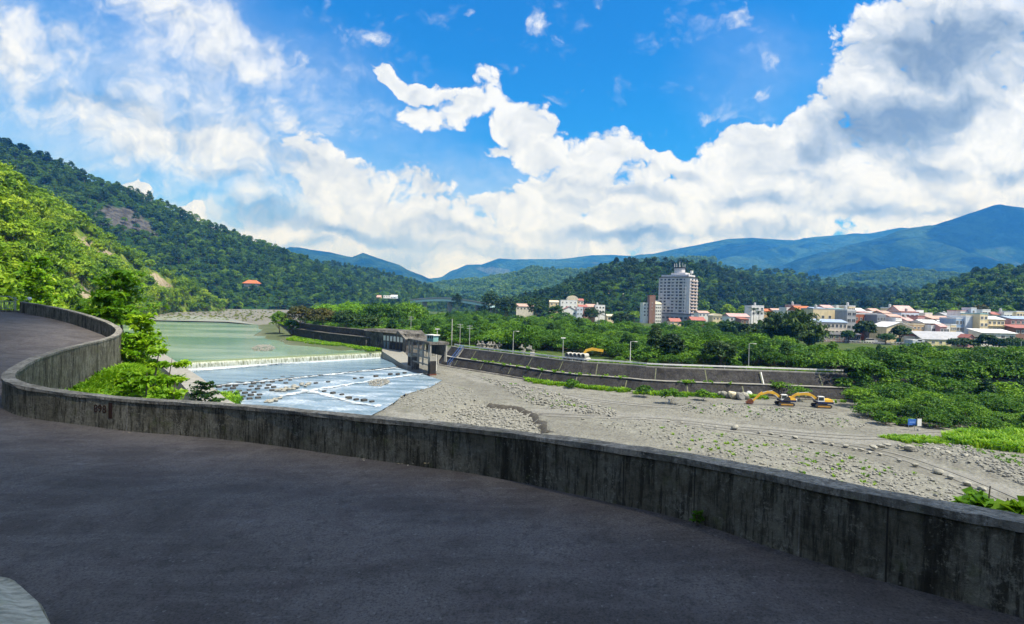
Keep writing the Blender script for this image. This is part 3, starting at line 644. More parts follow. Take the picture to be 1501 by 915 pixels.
# low hill behind the tower and its neighbours
hD = hill('hills', [(770, 446, 900), (820, 424, 900), (850, 408, 880), (866, 402, 870), (888, 391, 860), (906, 384, 850), (934, 384, 850), (962, 383, 850), (990, 384, 860), (1020, 388, 880), (1050, 392, 900), (1075, 402, 930), (1120, 412, 960), (1200, 424, 980), (1300, 430, 1000), (1380, 432, 1000), (1480, 440, 1000)],
          [(700, 5, 560), (800, 5, 540), (880, 6, 530), (960, 6, 560), (1040, 6, 580), (1120, 6, 560), (1240, 6, 520), (1380, 6, 500), (1500, 6, 500)], M['scar_soil'], 130, 34, .95, 12, .014, 11, 1.5, drop=6.5)
hE = hill('hills', [(1000, 390, 1300), (1037, 383, 1300), (1070, 390, 1300), (1102, 393, 1280), (1140, 398, 1250), (1161, 397, 1250), (1194, 409, 1230), (1232, 414, 1200), (1294, 420, 1200), (1356, 424, 1200), (1430, 430, 1200)],
          [(990, 6, 1000), (1100, 6, 1000), (1200, 6, 1000), (1300, 6, 1000), (1440, 6, 1000)], M['hill_soil'], 70, 22, 1., 8, .014, 13, 1.5, drop=6)
hF = hill('hills', [(1310, 446, 760), (1340, 432, 740), (1374, 420, 720), (1410, 411, 700), (1434, 398, 690), (1476, 396, 680), (1501, 394, 670), (1580, 385, 650), (1700, 380, 640), (1900, 384, 620), (2150, 392, 600)],
          [(1300, 6, 420), (1360, 6, 390), (1430, 6, 370), (1520, 6, 360), (1720, 6, 360), (1920, 6, 350), (2180, 6, 340)], M['hill_soil'], 60, 30, .95, 8, .02, 17, 1.5, drop=6.5)
# mid-distance green hills up the valley
hG = hill('hills', [(600, 425, 2300), (633, 416, 2300), (672, 411, 2250), (709, 407, 2200), (753, 400, 2200), (779, 389.5, 2200), (797, 393, 2200), (823, 393.5, 2200), (850, 395, 2250), (900, 384, 2300), (960, 378, 2300), (1050, 376, 2400)],
          [(600, 8, 1650), (700, 8, 1500), (800, 8, 1450), (900, 8, 1450), (1050, 8, 1500)], M['hill_soil'], 90, 36, 1., 24, .004, 21, 1.5, rid=.5, keep=.1, drop=8)
hH = hill('hills', [(1150, 425, 2000), (1219, 408, 2000), (1273, 397, 2000), (1314, 393, 2000), (1376, 398, 2000), (1422, 401, 2000), (1501, 408, 2000), (1600, 410, 2000), (1900, 405, 2000), (2200, 415, 2000)],
          [(1150, 8, 1500), (1300, 8, 1450), (1450, 8, 1450), (1620, 8, 1500), (1900, 8, 1500), (2220, 8, 1500)], M['hill_soil'], 80, 30, 1., 20, .005, 23, 1.5, rid=.5, keep=.1, drop=8)
# blue mountains far up the valley
M['mountain'], t, b = newmat('mountain_forest'); v = t.pos(); n_ = t.noise(v, .0022, 10, .72); c = t.mix(t.mr(n_, .42, .60), (.007, .030, .016), (.05, .105, .028)); c = t.mix(t.math('MULTIPLY', t.mr(t.noise(v, .02, 8, .75), .45, .65), .6), c, (.006, .024, .010)); c = t.mix(t.math('MULTIPLY', t.mr(t.noise(v, .0016, 5, .6), .62, .68), .5), c, (.16, .17, .09))
t.put(b.inputs['Base Color'], c); b.inputs['Roughness'].default_value = 1; b.inputs['Specular IOR Level'].default_value = .03; t.l.new(t.bump(t.math('ADD', t.noise(v, .012, 9, .75), t.noise(v, .003, 4, .6)), 1., 90), b.inputs['Normal'])
hill('mountains', [(330, 375, 5400), (415, 367, 5250), (425, 362.5, 5250), (450, 366, 5250), (484, 370, 5250), (516, 378.5, 5250), (532, 373, 5250), (552, 380.5, 5250), (584, 390, 5250), (597, 399, 5250), (625, 411, 5175), (660, 424, 5100)],
     [(330, 8, 3750), (450, 8, 3750), (560, 8, 3750), (660, 8, 3900)], M['mountain'], 240, 90, 1., 110, .0016, 31, 1.5, rid=.7, keep=.06)
hill('mountains', [(590, 425, 6900), (626, 409, 6900), (647, 408, 6900), (661, 399, 6900), (683.5, 388.5, 6900), (705, 388.5, 6900), (731, 379, 6900), (753, 381, 6900), (819, 380, 7050), (867, 374, 7200), (900, 374, 7350), (940, 376, 7500), (1000, 378, 7500)],
     [(590, 8, 5100), (700, 8, 5100), (850, 8, 5250), (1010, 8, 5550)], M['mountain'], 240, 90, 1., 130, .0016, 33, 1.5, rid=.7, keep=.06)
hill('mountains', [(800, 392, 6450), (880, 384, 6450), (942, 376, 6300), (992, 365, 6300), (1066, 350.5, 6300), (1103, 348.5, 6300), (1165, 352.5, 6300), (1194, 348, 6300), (1236, 344.5, 6300), (1277, 342.5, 6300), (1319, 334.5, 6300), (1347, 336, 6300), (1420, 338, 6300), (1700, 340, 6300)],
     [(800, 8, 4350), (1000, 8, 4350), (1200, 8, 4350), (1400, 8, 4350), (1720, 8, 4350)], M['mountain'], 300, 110, 1., 170, .0014, 35, 1.5, rid=.75, keep=.05)
hill('mountains', [(1010, 428, 4500), (1100, 412, 4500), (1180, 388, 4500), (1236, 362, 4575), (1290, 350, 4650), (1347, 338.5, 4650), (1393, 324, 4650), (1422, 313.5, 4650), (1459, 302, 4650), (1476, 303, 4650), (1501, 306, 4650), (1560, 322, 4575), (1640, 350, 4500), (1760, 360, 4500), (2000, 352, 4500), (2300, 365, 4500)],
     [(1010, 8, 3075), (1200, 8, 3075), (1400, 8, 3075), (1600, 8, 3075), (1780, 8, 3150), (2020, 8, 3150), (2320, 8, 3150)], M['mountain'], 320, 120, 1.05, 210, .0015, 37, 1.5, rid=.75, keep=.05)

def on_hill(h, px, py):
    q = topix(np.stack([h['X'].ravel(), h['Y'].ravel(), h['Z'].ravel()], 1)); d = (q[:, 0]-px)**2+(q[:, 1]-py)**2+1e6*(h['T'].ravel() > 1); i = int(np.argmin(d)); return float(h['Y'].ravel()[i]), float(h['Z'].ravel()[i])
# forests: far woods that read as one mass
def forest(name, h, spacing, seed, key, label, **k):
    P, s, r = sample(h, spacing, seed, **k); return scatter(name, P, s, r, key, label, 'forest')
# house clearings are kept open
CLEAR = [[(354, 406), (379, 406), (379, 417), (354, 417)], [(556, 428), (588, 428), (588, 440), (556, 440)]]
forest('forest', hA, 7.2, 1, 'hill', 'dense dark green forest covering the high mountainside across the river', skip=CLEAR, tmax=1.15)
forest('forest', hB, 9.5, 2, 'hill', 'paler forest on the low ridge tapering down to the blue bridge', skip=CLEAR, tmax=1.1)
SPF = lambda Q, p: ss(215, 340, p[:, 0]+130*fbm(Q[:, 0]*.02, Q[:, 1]*.02, 78, 3)-.35*(p[:, 1]-330))
forest('forest', hS, 5.2, 3, 'spur', 'bright yellow green bamboo and scrub on the sunny slope above the road', tmax=1.12, lo=.65, hi=1.7, dens=lambda Q, p: (1-SPF(Q, p))*(.35+.65*ss(-.25, .1, fbm(Q[:, 0]*.03, Q[:, 1]*.03, 77, 3))))
forest('forest', hS, 5.6, 9, 'hill', 'mid green forest at the foot of the sunny slope by the river', tmax=1.12, lo=.5, hi=1.2, dens=SPF)
forest('forest', hD, 7.6, 4, 'dark', 'dark forest on the low hill behind the tall tower block', tmax=1.12)
forest('forest', hE, 9.5, 5, 'hill', 'lighter green forest on the ridge peeping over the dark hill', tmax=1.1)
forest('forest', hF, 7.4, 6, 'hill', 'green forest on the small hill behind the pink brick house', tmax=1.12)
forest('forest', hG, 15, 7, 'mid', 'hazy bluish green forest on the hills up the valley', tmax=1.08)
forest('forest', hH, 15, 8, 'mid', 'hazy forest on the low hill in front of the big blue mountain', tmax=1.08)
# ---------------------------------------------------------------- air
hm = bpy.data.materials.new('air'); hm.use_nodes = True; hn = hm.node_tree; hn.nodes.clear()
ho = hn.nodes.new('ShaderNodeOutputMaterial'); pv = hn.nodes.new('ShaderNodeVolumePrincipled'); hn.links.new(pv.outputs[0], ho.inputs['Volume'])
pv.inputs['Color'].default_value = (.05, .30, 1., 1); pv.inputs['Absorption Color'].default_value = (1, 1, 1, 1); pv.inputs['Density'].default_value = .00015; pv.inputs['Anisotropy'].default_value = .1
HZ = MB().box(-9500, 9500, -600, 10500, -6, 1040); haze = HZ.build('haze', hm); tag(haze, kind='stuff', label='pale blue haze filling the valley air', cat='haze')
# ---------------------------------------------------------------- unseen clouds added to shade the road, the upper mountainside and the far slopes
M['shade_cloud'] = surf('shade_cloud', (.85, .86, .88), (.8, .82, .85), .01, 1, 0, spec=0)
def shade_cloud(target, alt, rx, ry, seed, n=14):
    k = (alt-target[2])/SUN.z; c = Vector(target)+SUN*k; rng = random.Random(seed); m = MB(); bm = bmesh.new()
    for i in range(n):
        a = rng.uniform(0, 6.28); q = rng.random()**.5 if i else 0; r = min(rx, ry)*rng.uniform(.35, .55)*(1.2-.5*q)
        mt = Matrix.Translation((math.cos(a)*q*(rx-r*.6), math.sin(a)*q*(ry-r*.6), r*.4)) @ Matrix.Diagonal((r, r, r*.7, 1))
        bmesh.ops.create_icosphere(bm, subdivisions=3, radius=1, matrix=mt)
    me = bpy.data.meshes.new('shade_cloud'); bm.to_mesh(me); bm.free(); me.materials.append(M['shade_cloud']); me.polygons.foreach_set('use_smooth', [True]*len(me.polygons))
    o = link('shade_cloud', me, loc=c); tag(o, kind='structure'); return o
def shade_cloud_bank(edge, alt, r, seed, depth=2):
    """one cloud added out of view, shaped so its shadow ends along the given line"""
    rng = random.Random(seed); bm = bmesh.new(); a, c = Vector(edge[0]), Vector(edge[1]); d = (c-a); n = Vector((d.y, -d.x, 0)).normalized(); k = max(2, int(d.length/(r*.62)))
    off = SUN*((alt-14)/SUN.z); cen = (a+c)/2+off
    for j in range(depth):
        for i in range(k+1):
            p = a+d*(i/k)+n*(r*(1.0+.95*j)+rng.uniform(-.12, .12)*r)+off-cen; q = r*rng.uniform(.92, 1.1)
            bmesh.ops.create_icosphere(bm, subdivisions=3, radius=1, matrix=Matrix.Translation(p+Vector((0, 0, rng.uniform(0, r*.3)))) @ Matrix.Diagonal((q, q, q*.55, 1)))
    me = bpy.data.meshes.new('shade_cloud'); bm.to_mesh(me); bm.free(); me.materials.append(M['shade_cloud']); me.polygons.foreach_set('use_smooth', [True]*len(me.polygons)); o = link('shade_cloud', me, loc=cen); tag(o, kind='structure')
shade_cloud((3750, 4350, 600), 4200, 1100, 420, 5, 16); shade_cloud((2620, 3680, 270), 4200, 800, 230, 6, 14); shade_cloud((2250, 5850, 380), 4600, 900, 330, 8, 14); shade_cloud((-860, 850, 250), 1300, 190, 70, 7, 18)
shade_cloud_bank(((-80, 75.5, 0), (34, -16.5, 0)), 1090, 22, 1, 3)

# ---------------------------------------------------------------- materials for built things
def concrete_dark(name, base, pale, black, rough=.9, k=1.):
    """old stained concrete: mottling, run-off streaks, lichen"""
    m, t, b = newmat(name); v = t.pos()
    n = t.noise(v, 1.1*k, 8, .7); n2 = t.noise(v, 7*k, 7, .75); st = t.noise(t.mapping(v, (13*k, 13*k, 1.3*k)), 1, 7, .72); st2 = t.noise(t.mapping(v, (2.6*k, 2.6*k, .5*k)), 1, 7, .7); li = t.noise(v, 17*k, 5, .75)
    c = t.mix(t.mr(n, .36, .64), base, pale); c = t.mix(t.math('MULTIPLY', t.mr(n2, .46, .66), .75), c, tuple(x*.45 for x in base))
    c = t.mix(t.math('MULTIPLY', t.mr(st, .48, .61), .80), c, black); c = t.mix(t.math('MULTIPLY', t.mr(st2, .50, .64), .85), c, black)
    c = t.mix(t.math('MULTIPLY', t.mr(t.math('ADD', t.math('MULTIPLY', li, .65), t.math('MULTIPLY', n, .35)), .53, .62), .62), c, tuple(min(1, x*1.55) for x in pale))
    moss = t.mr(t.noise(v, 2.3*k, 6, .7), .56, .68); c = t.mix(t.math('MULTIPLY', moss, .35), c, (pale[0]*.50, pale[1]*.62, pale[2]*.25))
    t.put(b.inputs['Base Color'], c); b.inputs['Roughness'].default_value = rough; b.inputs['Specular IOR Level'].default_value = .2
    t.l.new(t.bump(t.math('ADD', t.noise(v, 12*k, 8, .75), t.math('MULTIPLY', st, .8)), .9, .03), b.inputs['Normal']); return m
M['parapet'] = concrete_dark('parapet_concrete', (.125, .116, .086), (.215, .205, .165), (.024, .023, .018))
M['coping'] = concrete_dark('coping_concrete', (.19, .18, .155), (.30, .285, .25), (.09, .085, .072))
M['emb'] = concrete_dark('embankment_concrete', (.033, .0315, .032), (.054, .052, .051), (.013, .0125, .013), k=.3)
M['old_conc'] = concrete_dark('old_concrete', (.085, .08, .072), (.19, .18, .165), (.018, .017, .016), k=.35)
M['joint_line'] = surf('joint_line', (.045, .042, .035), (.02, .02, .018), 6, .9)
M['conc'] = surf('concrete', (.31, .30, .27), (.21, .205, .185), 1.2, .9, .3, streak=.3)
M['pale_conc'] = surf('pale_concrete', (.46, .45, .41), (.36, .35, .32), .8, .9, .2, streak=.2)
M['white'] = surf('white_paint', (.74, .74, .72), (.62, .62, .6), 1, .6, streak=.2)
M['steel'] = surf('galvanised_steel', (.42, .43, .43), (.34, .35, .35), 3, .5, spec=.5)
M['black'] = surf('black_slime', (.014, .013, .013), (.03, .027, .024), 2, .7)
M['rust'] = surf('rust', (.16, .055, .025), (.09, .035, .02), 4, .9)
M['blue'] = surf('blue_paint', (.03, .11, .42), (.05, .15, .45), 2, .5)
M['glass'] = surf('window_glass', (.03, .035, .04), (.05, .055, .06), .5, .15, spec=.6)
M['dark'] = surf('dark_gap', (.02, .02, .02), (.03, .03, .03), 2, .9)
# asphalt
am, t, b = newmat('asphalt'); v = t.pos()
fine = t.noise(v, 34, 6, .82); med = t.noise(v, 4.5, 9, .82); sp = t.voro(v, 38, 'F1', 1); big = t.noise(v, .5, 7, .68, .6); lane = t.noise(t.mapping(v, (.35, 2.2, 1), rot=(0, 0, .22)), 1, 7, .7, .5)
c = t.mix(t.mr(big, .36, .64), (.070, .062, .060), (.128, .116, .113)); c = t.mix(t.math('MULTIPLY', t.mr(lane, .44, .66), .55), c, (.150, .138, .136))
c = t.mix(t.math('MULTIPLY', t.mr(t.noise(v, 1.3, 6, .7, .8), .5, .64), .45), c, (.082, .066, .068))
c = t.mix(t.math('MULTIPLY', t.mr(med, .5, .64), .6), c, (.036, .034, .034)); c = t.mix(t.math('MULTIPLY', t.mr(fine, .46, .62), .75), c, (.022, .021, .023)); c = t.mix(t.math('MULTIPLY', t.mr(fine, .44, .30), .32), c, (.14, .135, .135)); c = t.mix(t.math('MULTIPLY', t.mr(sp, .88, .96), .4), c, (.24, .23, .23))
sc_ = t.mr(t.noise(t.mapping(v, (1.0, 3.2, 1), rot=(0, 0, .5)), 1.2, 9, .76, 1.4), .60, .69); c = t.mix(t.math('MULTIPLY', sc_, .42), c, (.21, .205, .215))
crack = t.mr(t.voro(t.vec('ADD', v, t.vec('SCALE', t.noise(v, 1.2, 4, .6, out=1), scale=1.3)), .11, 'DISTANCE_TO_EDGE'), .0, .003); c = t.mix(t.math('SUBTRACT', .3, t.math('MULTIPLY', crack, .3)), c, (.03, .03, .03))
t.put(b.inputs['Base Color'], c); b.inputs['Roughness'].default_value = .82; b.inputs['Specular IOR Level'].default_value = .3
t.l.new(t.bump(t.math('ADD', fine, t.math('MULTIPLY', med, .6)), .8, .014), b.inputs['Normal'])
# ---------------------------------------------------------------- road
nb = len(WB); V = []; nr = 60
for i, p in enumerate(WB):
    s = i/(nb-1); k = ss(.46, .65, s); dirx = Vector((.12*(1-k)-.80*k, -1*(1-k)-.6*k, 0)).normalized()
    q0 = p-dirx*.12
    for j in range(nr):
        d = (j/(nr-1))**1.15*19; V.append((q0.x+dirx.x*d, q0.y+dirx.y*d, p.z+.045*min(d, 4)-.02*fbm(np.array([q0.x+dirx.x*d]), np.array([q0.y+dirx.y*d]), 4, 2)[0]))
A = np.array(V).reshape(nb, nr, 3); road = grid_mesh('road', A[..., 0], A[..., 1], A[..., 2], am); tag(road, kind='structure')
# ---------------------------------------------------------------- parapet
par = empty('parapet_wall', tuple(WB[len(WB)//3]), 0, 'long dark mossy concrete parapet wall curving along the roadside', 'wall')
pl = Vector(par.location)
def wall_mb(o0, o1, zf, extra_back=0, matrix=None, i0=0, i1=None):
    """strip of the parapet: o0/o1 offsets to the river side, zf((base, top)) -> z0, z1"""
    m = MB(); rows = []; i1 = i1 or len(WB)
    for i in range(i0, i1):
        a, c = WB[max(i-1, 0)], WB[min(i+1, len(WB)-1)]; d = Vector((c.x-a.x, c.y-a.y, 0)).normalized(); r = Vector((d.y, -d.x, 0))
        z0, z1 = zf(WB[i].z, WT[i].z); p = Vector((WB[i].x, WB[i].y, 0))-Vector((pl.x, pl.y, 0))
        rows.append([p+r*o0+Vector((0, 0, z0-pl.z)), p+r*o0+Vector((0, 0, z1-pl.z)), p+r*o1+Vector((0, 0, z1-pl.z)), p+r*o1+Vector((0, 0, z0-extra_back-pl.z))])
    vs = [v for q in rows for v in q]; fs = []
    for i in range(len(rows)-1):
        for k in range(4): fs.append((4*i+k, 4*i+4+k, 4*i+4+(k+1) % 4, 4*i+(k+1) % 4))
    fs += [(0, 1, 2, 3), tuple(4*(len(rows)-1)+k for k in (3, 2, 1, 0))]
    return m.add(vs, fs)
wall_mb(0, .26, lambda b, t_: (b-.25, t_-.085), 1.6).build('wall_body', M['parapet'], par)
cop = wall_mb(-.022, .282, lambda b, t_: (t_-.083, t_))
cr_ = random.Random(9); cop.v = [(x+cr_.uniform(-.011, .011), y+cr_.uniform(-.011, .011), z+(cr_.uniform(-.016, .006) if i % 4 in (1, 2) else cr_.uniform(-.012, .003))) for i, (x, y, z) in enumerate(cop.v)]
cop.build('coping', M['coping'], par)
def wall_frame(px, py_mid, back=False):
    """point and axes on the parapet's road face nearest to the pixel"""
    tgt = None; best = 1e9
    for i in range(len(WB)-1):
        for k in range(10):
            p = WB[i].lerp(WB[i+1], k/10); q = topix([(p.x, p.y, p.z)])[0]
            if back != (i > len(WB)*.55): continue
            if abs(q[0]-px) < best: best = abs(q[0]-px); tgt = (p, (WB[i+1]-WB[i]).normalized(), WT[i].lerp(WT[i+1], k/10))
    return tgt
for px, mat, w in ((185, 'coping', .018), (375, 'joint_line', .006), (640, 'joint_line', .006), (912, 'joint_line', .007), (1015, 'joint_line', .006), (1172, 'coping', .006), (1296, 'joint_line', .008)):
    p, d, tp = wall_frame(px, 0); r = Vector((d.y, -d.x, 0)).normalized(); d = Vector((d.x, d.y, 0)).normalized(); c = Vector((p.x, p.y, 0))-Vector((pl.x, pl.y, 0)); m = MB()
    a0, a1 = c-d*w-r*.004, c+d*w-r*.004
    m.hull([a0+r*.05+Vector((0, 0, p.z-.05-pl.z)), a1+r*.05+Vector((0, 0, p.z-.05-pl.z)), a1+Vector((0, 0, p.z-.05-pl.z)), a0+Vector((0, 0, p.z-.05-pl.z))],
           [a0+r*.05+Vector((0, 0, tp.z-.088-pl.z)), a1+r*.05+Vector((0, 0, tp.z-.088-pl.z)), a1+Vector((0, 0, tp.z-.088-pl.z)), a0+Vector((0, 0, tp.z-.088-pl.z))])
    m.build('expansion_joint', M[mat], par)
# pale joint on the river face of the far bend
p, d, tp = wall_frame(161, 0, True); d = Vector((d.x, d.y, 0)).normalized(); r = Vector((d.y, -d.x, 0)); c = Vector((p.x, p.y, 0))-Vector((pl.x, pl.y, 0))+r*.264
MB().hull([c-d*.02+Vector((0, 0, tp.z-1.9-pl.z)), c+d*.02+Vector((0, 0, tp.z-1.9-pl.z)), c+d*.02-r*.03+Vector((0, 0, tp.z-1.9-pl.z)), c-d*.02-r*.03+Vector((0, 0, tp.z-1.9-pl.z))],
          [c-d*.02+Vector((0, 0, tp.z-.09-pl.z)), c+d*.02+Vector((0, 0, tp.z-.09-pl.z)), c+d*.02-r*.03+Vector((0, 0, tp.z-.09-pl.z)), c-d*.02-r*.03+Vector((0, 0, tp.z-.09-pl.z))]).build('expansion_joint', M['conc'], par)
# faded red-brown number daubed on the wall
def text_mesh(txt, size, mat, depth=.004):
    cu = bpy.data.curves.new('letters', 'FONT'); cu.body = txt; cu.size = size; cu.extrude = depth; cu.align_x = 'CENTER'; cu.align_y = 'CENTER'; cu.resolution_u = 3
    o = bpy.data.objects.new('tmp', cu); COL.objects.link(o); dg = bpy.context.evaluated_depsgraph_get(); me = bpy.data.meshes.new_from_object(o.evaluated_get(dg)); bpy.data.objects.remove(o)
    me.materials.clear(); me.materials.append(mat); return me
M['daub'] = surf('faded_red_paint', (.045, .016, .011), (.022, .013, .010), 30, .9)
p, d, tp = wall_frame(147, 0); d = -Vector((d.x, d.y, 0)).normalized(); nrm = Vector((d.y, -d.x, 0))
o = link('painted_number', text_mesh('898', .30, M['daub']), par); z = Vector((0, 0, 1)); mw = Matrix((d, z, nrm)).transposed().to_4x4()
mw.translation = p-pl+Vector((0, 0, .5))+nrm*.004; o.matrix_local = mw
o = MB().box(-.06, .06, -.22, .2, -.003, .003).build('painted_mark', M['daub'], par); mw2 = mw.copy(); mw2.translation += d*.36; o.matrix_local = mw2
# kerb-like concrete edge at the photographer's feet
e = [onz(-60, 838, 14.55), onz(0, 853, 14.55), onz(34, 873, 14.55), onz(58, 897, 14.55), onz(78, 930, 14.55), onz(96, 990, 14.55)]
e = smooth_line(e, 2); cen = Vector((-6.2, 2.8, 0)); m = MB(); top = [(p.x, p.y, 14.62+.02*math.sin(i)) for i, p in enumerate(e)]+[(-4.6, 1.5, 14.62), (-9, 1.5, 14.62), (-9, 6.2, 14.62)]
m.hull([(x, y, 13.6) for x, y, z in top], top)
m0, t, b = newmat('pale_worn_concrete'); v = t.pos(); c = t.mix(t.mr(t.noise(t.mapping(v, (3, 14, 3), rot=(0, 0, .7)), 1.6, 6, .7), .35, .7), (.60, .56, .44), (.26, .25, .19)); c = t.mix(t.mr(t.noise(v, 3, 5, .6), .5, .7), c, (.38, .38, .27))
t.put(b.inputs['Base Color'], c); b.inputs['Roughness'].default_value = .9; t.l.new(t.bump(t.noise(t.mapping(v, (4, 16, 4), rot=(0, 0, .7)), 3, 6, .7), .8, .03), b.inputs['Normal'])
o = m.build('concrete_ledge', m0); recenter(o); tag(o, 'pale rough concrete ledge in the bottom corner beside the asphalt road', 'ledge')
# metal railing where the parapet ends
M['rail_paint'] = surf('pale_green_rail_paint', (.36, .42, .33), (.28, .34, .26), 4, .6)
pe = WT[-1]; be = WB[-1]; rl = empty('metal_railing', (be.x, be.y, be.z), 0, 'pale green metal railing at the far end of the parapet wall', 'railing')
dv = Vector((-1, .12, 0)).normalized()
rp = [Vector((-.35, .02, 0))+dv*q for q in (0, 1.3, 2.6, 3.9, 5.2, 6.5, 7.8)]
m = MB(); m.tube([rp[0]+Vector((.2, 0, .95)), rp[0]+Vector((-.5, 0, 1.22)), rp[-1]+Vector((0, 0, 1.22))], .035, 6); m.build('top_rail', M['rail_paint'], rl)
m = MB(); m.tube([rp[0]+Vector((0, 0, .85)), rp[-1]+Vector((0, 0, .85))], .025, 5); m.tube([rp[0]+Vector((0, 0, .28)), rp[-1]+Vector((0, 0, .28))], .025, 5); m.build('cross_rail', M['rail_paint'], rl)
for q in rp[::2]: MB().box(q.x-.04, q.x+.04, q.y-.04, q.y+.04, -.1, 1.2).build('post', M['rail_paint'], rl)
m = MB()
for i in range(52):
    q = rp[0]+dv*(i*.15); m.box(q.x-.013, q.x+.013, q.y-.013, q.y+.013, .3, .84)
m.build('balusters', M['rail_paint'], rl)
m = MB(); m.box(-8.5, -.15, -.1, .35, -.25, .16); o = m.build('plinth', M['parapet'], rl)
# white convex lamp-like mirror head on the wall end
mr_ = empty('roadside_mirror', tuple(at(40, 438.6, 40.6)), 0, 'small white reflector on a bent stalk at the wall end by the railing', 'reflector')
MB().tube([(-.35, .1, -.18), (-.1, .1, .12), (.08, .1, .12)], .02, 5).build('stalk', M['steel'], mr_); MB().tube([(.0, .1, .1), (.12, .06, .06), (.2, .02, -.05)], [.07, .13, .1], 8).build('reflector_head', M['white'], mr_)

# ---------------------------------------------------------------- river
fl = (-weir_n.x, -weir_n.y)                          # direction of flow below the weir
rotz = math.atan2(fl[1], fl[0])
def watermat(name, deep, shallow, foam=(0, 1), foamc=(.52, .57, .63), bump=.25, bsc=1.2, rough=.12, nsc=.05, stretch=5., rot=0., far=None):
    m, t, b = newmat(name); v = t.pos(); vs = t.mapping(v, (1, stretch, 1), rot=(0, 0, rot)); n = t.noise(vs, nsc, 5, .6)
    c = t.mix(t.mr(n, .38, .62), deep, shallow)
    if foam[0] > 0:
        f1 = t.noise(t.mapping(v, (1, 1.35, 1), rot=(0, 0, rot)), 1.5, 9, .84, 1.0); f2 = t.noise(t.mapping(v, (1, 1.9, 1), rot=(0, 0, rot)), .13, 5, .65)
        f = t.mr(t.math('ADD', t.math('MULTIPLY', f1, .6), t.math('MULTIPLY', f2, .5)), foam[0], foam[1])
        c = t.mix(f, c, foamc); t.put(b.inputs['Roughness'], t.mr(f, 0, 1, rough, .8))
    else: b.inputs['Roughness'].default_value = rough
    t.put(b.inputs['Base Color'], c); b.inputs['Specular IOR Level'].default_value = .5; b.inputs['IOR'].default_value = 1.33
    h = t.math('ADD', t.noise(t.mapping(v, (1, 1.8, 1), rot=(0, 0, rot)), bsc, 5, .62), t.math('MULTIPLY', t.noise(vs, bsc*.25, 3, .5), 1.2))
    t.l.new(t.bump(h, bump, .35), b.inputs['Normal']); return m
M['pool'] = watermat('pool_water', (.125, .225, .15), (.29, .375, .29), bump=.10, bsc=.5, nsc=.012, stretch=3., rough=.16)
M['apron'] = watermat('apron_water', (.10, .165, .22), (.16, .24, .31), (.60, .86), bump=.16, bsc=.9, nsc=.06, rot=rotz, rough=.25)
M['rapids'] = watermat('rapids_water', (.10, .165, .22), (.21, .29, .37), (.53, .70), bump=.7, bsc=.8, nsc=.06, rot=rotz-1.57, rough=.3)
M['shallow'] = watermat('shallow_water', (.22, .235, .19), (.30, .30, .25), (.58, .75), bump=.3, bsc=.5, nsc=.02, rough=.3)
def water(name, px, z, mat, n=1, zf=None):
    pts = [onz(a, b_, z) for a, b_ in px]; bm = bmesh.new(); bm.faces.new([bm.verts.new(p) for p in pts]); bmesh.ops.triangulate(bm, faces=bm.faces)
    for _ in range(n): bmesh.ops.subdivide_edges(bm, edges=bm.edges, cuts=3, use_grid_fill=True)
    if zf:
        for v in bm.verts: v.co.z = zf(v.co.x, v.co.y, v.co.z)
    bmesh.ops.recalc_face_normals(bm, faces=bm.faces)
    me = bpy.data.meshes.new(name); bm.to_mesh(me); bm.free()
    if me.polygons[0].normal.z < 0: me.flip_normals()
    me.materials.append(mat); o = link(name, me); tag(o, kind='structure'); return o
ZP, ZA, ZR = 2.3, .42, .12
water('river', [(170, 536), (262, 530.3), (552, 516.2), (548, 512), (500, 508.5), (455, 506), (425, 500.5), (400, 494), (372, 492), (385, 484), (378, 476), (330, 471.5), (210, 469), (150, 470), (120, 500)], ZP, M['pool'])
water('river', [(150, 470.2), (210, 469.2), (330, 471.7), (372, 475), (330, 466), (260, 461), (214, 457.5), (150, 462)], 3.0, M['shallow'])
def wpt(px, py, z): return onz(px, py, z)
L2a, L2b = wpt(296, 566, ZA), wpt(582, 537.5, ZA)
apron_px = [(200, 553), (262, 545), (552, 521.5), (566, 524), (582, 537.5), (440, 552), (296, 566), (240, 575)]
water('river', apron_px, ZA, M['apron'])
water('river', [(250, 577), (296, 567.5), (440, 553.6), (583, 539), (617, 548), (648, 557.5), (630, 568), (592, 578.5), (578, 590), (560, 601), (534, 614), (420, 640), (300, 640), (240, 600)], ZR, M['rapids'])
# foam rollers under the drops are part of the water
_fm, t, b = newmat('foam_white'); v = t.pos(); n_ = t.math('ADD', t.math('MULTIPLY', t.noise(v, 1.0, 7, .78, .8), .8), t.math('MULTIPLY', t.attr('mid'), .34)); t.put(b.inputs['Base Color'], t.mix(t.mr(t.noise(v, 1.3, 5, .7), .4, .65), (.66, .70, .73), (.42, .50, .57))); b.inputs['Roughness'].default_value = .85
tr_ = t.node('ShaderNodeBsdfTransparent'); mx_ = t.node('ShaderNodeMixShader'); t.put(mx_.inputs[0], t.mr(n_, .55, .80)); t.l.new(tr_.outputs[0], mx_.inputs[1]); t.l.new(b.outputs[0], mx_.inputs[2]); t.l.new(mx_.outputs[0], _fm.node_tree.nodes['Material Output'].inputs[0])
M['foam_white'] = _fm
M['foam'] = surf('foam', (.66, .70, .74), (.36, .45, .53), .9, .9, .7, .8, bdist=.2)
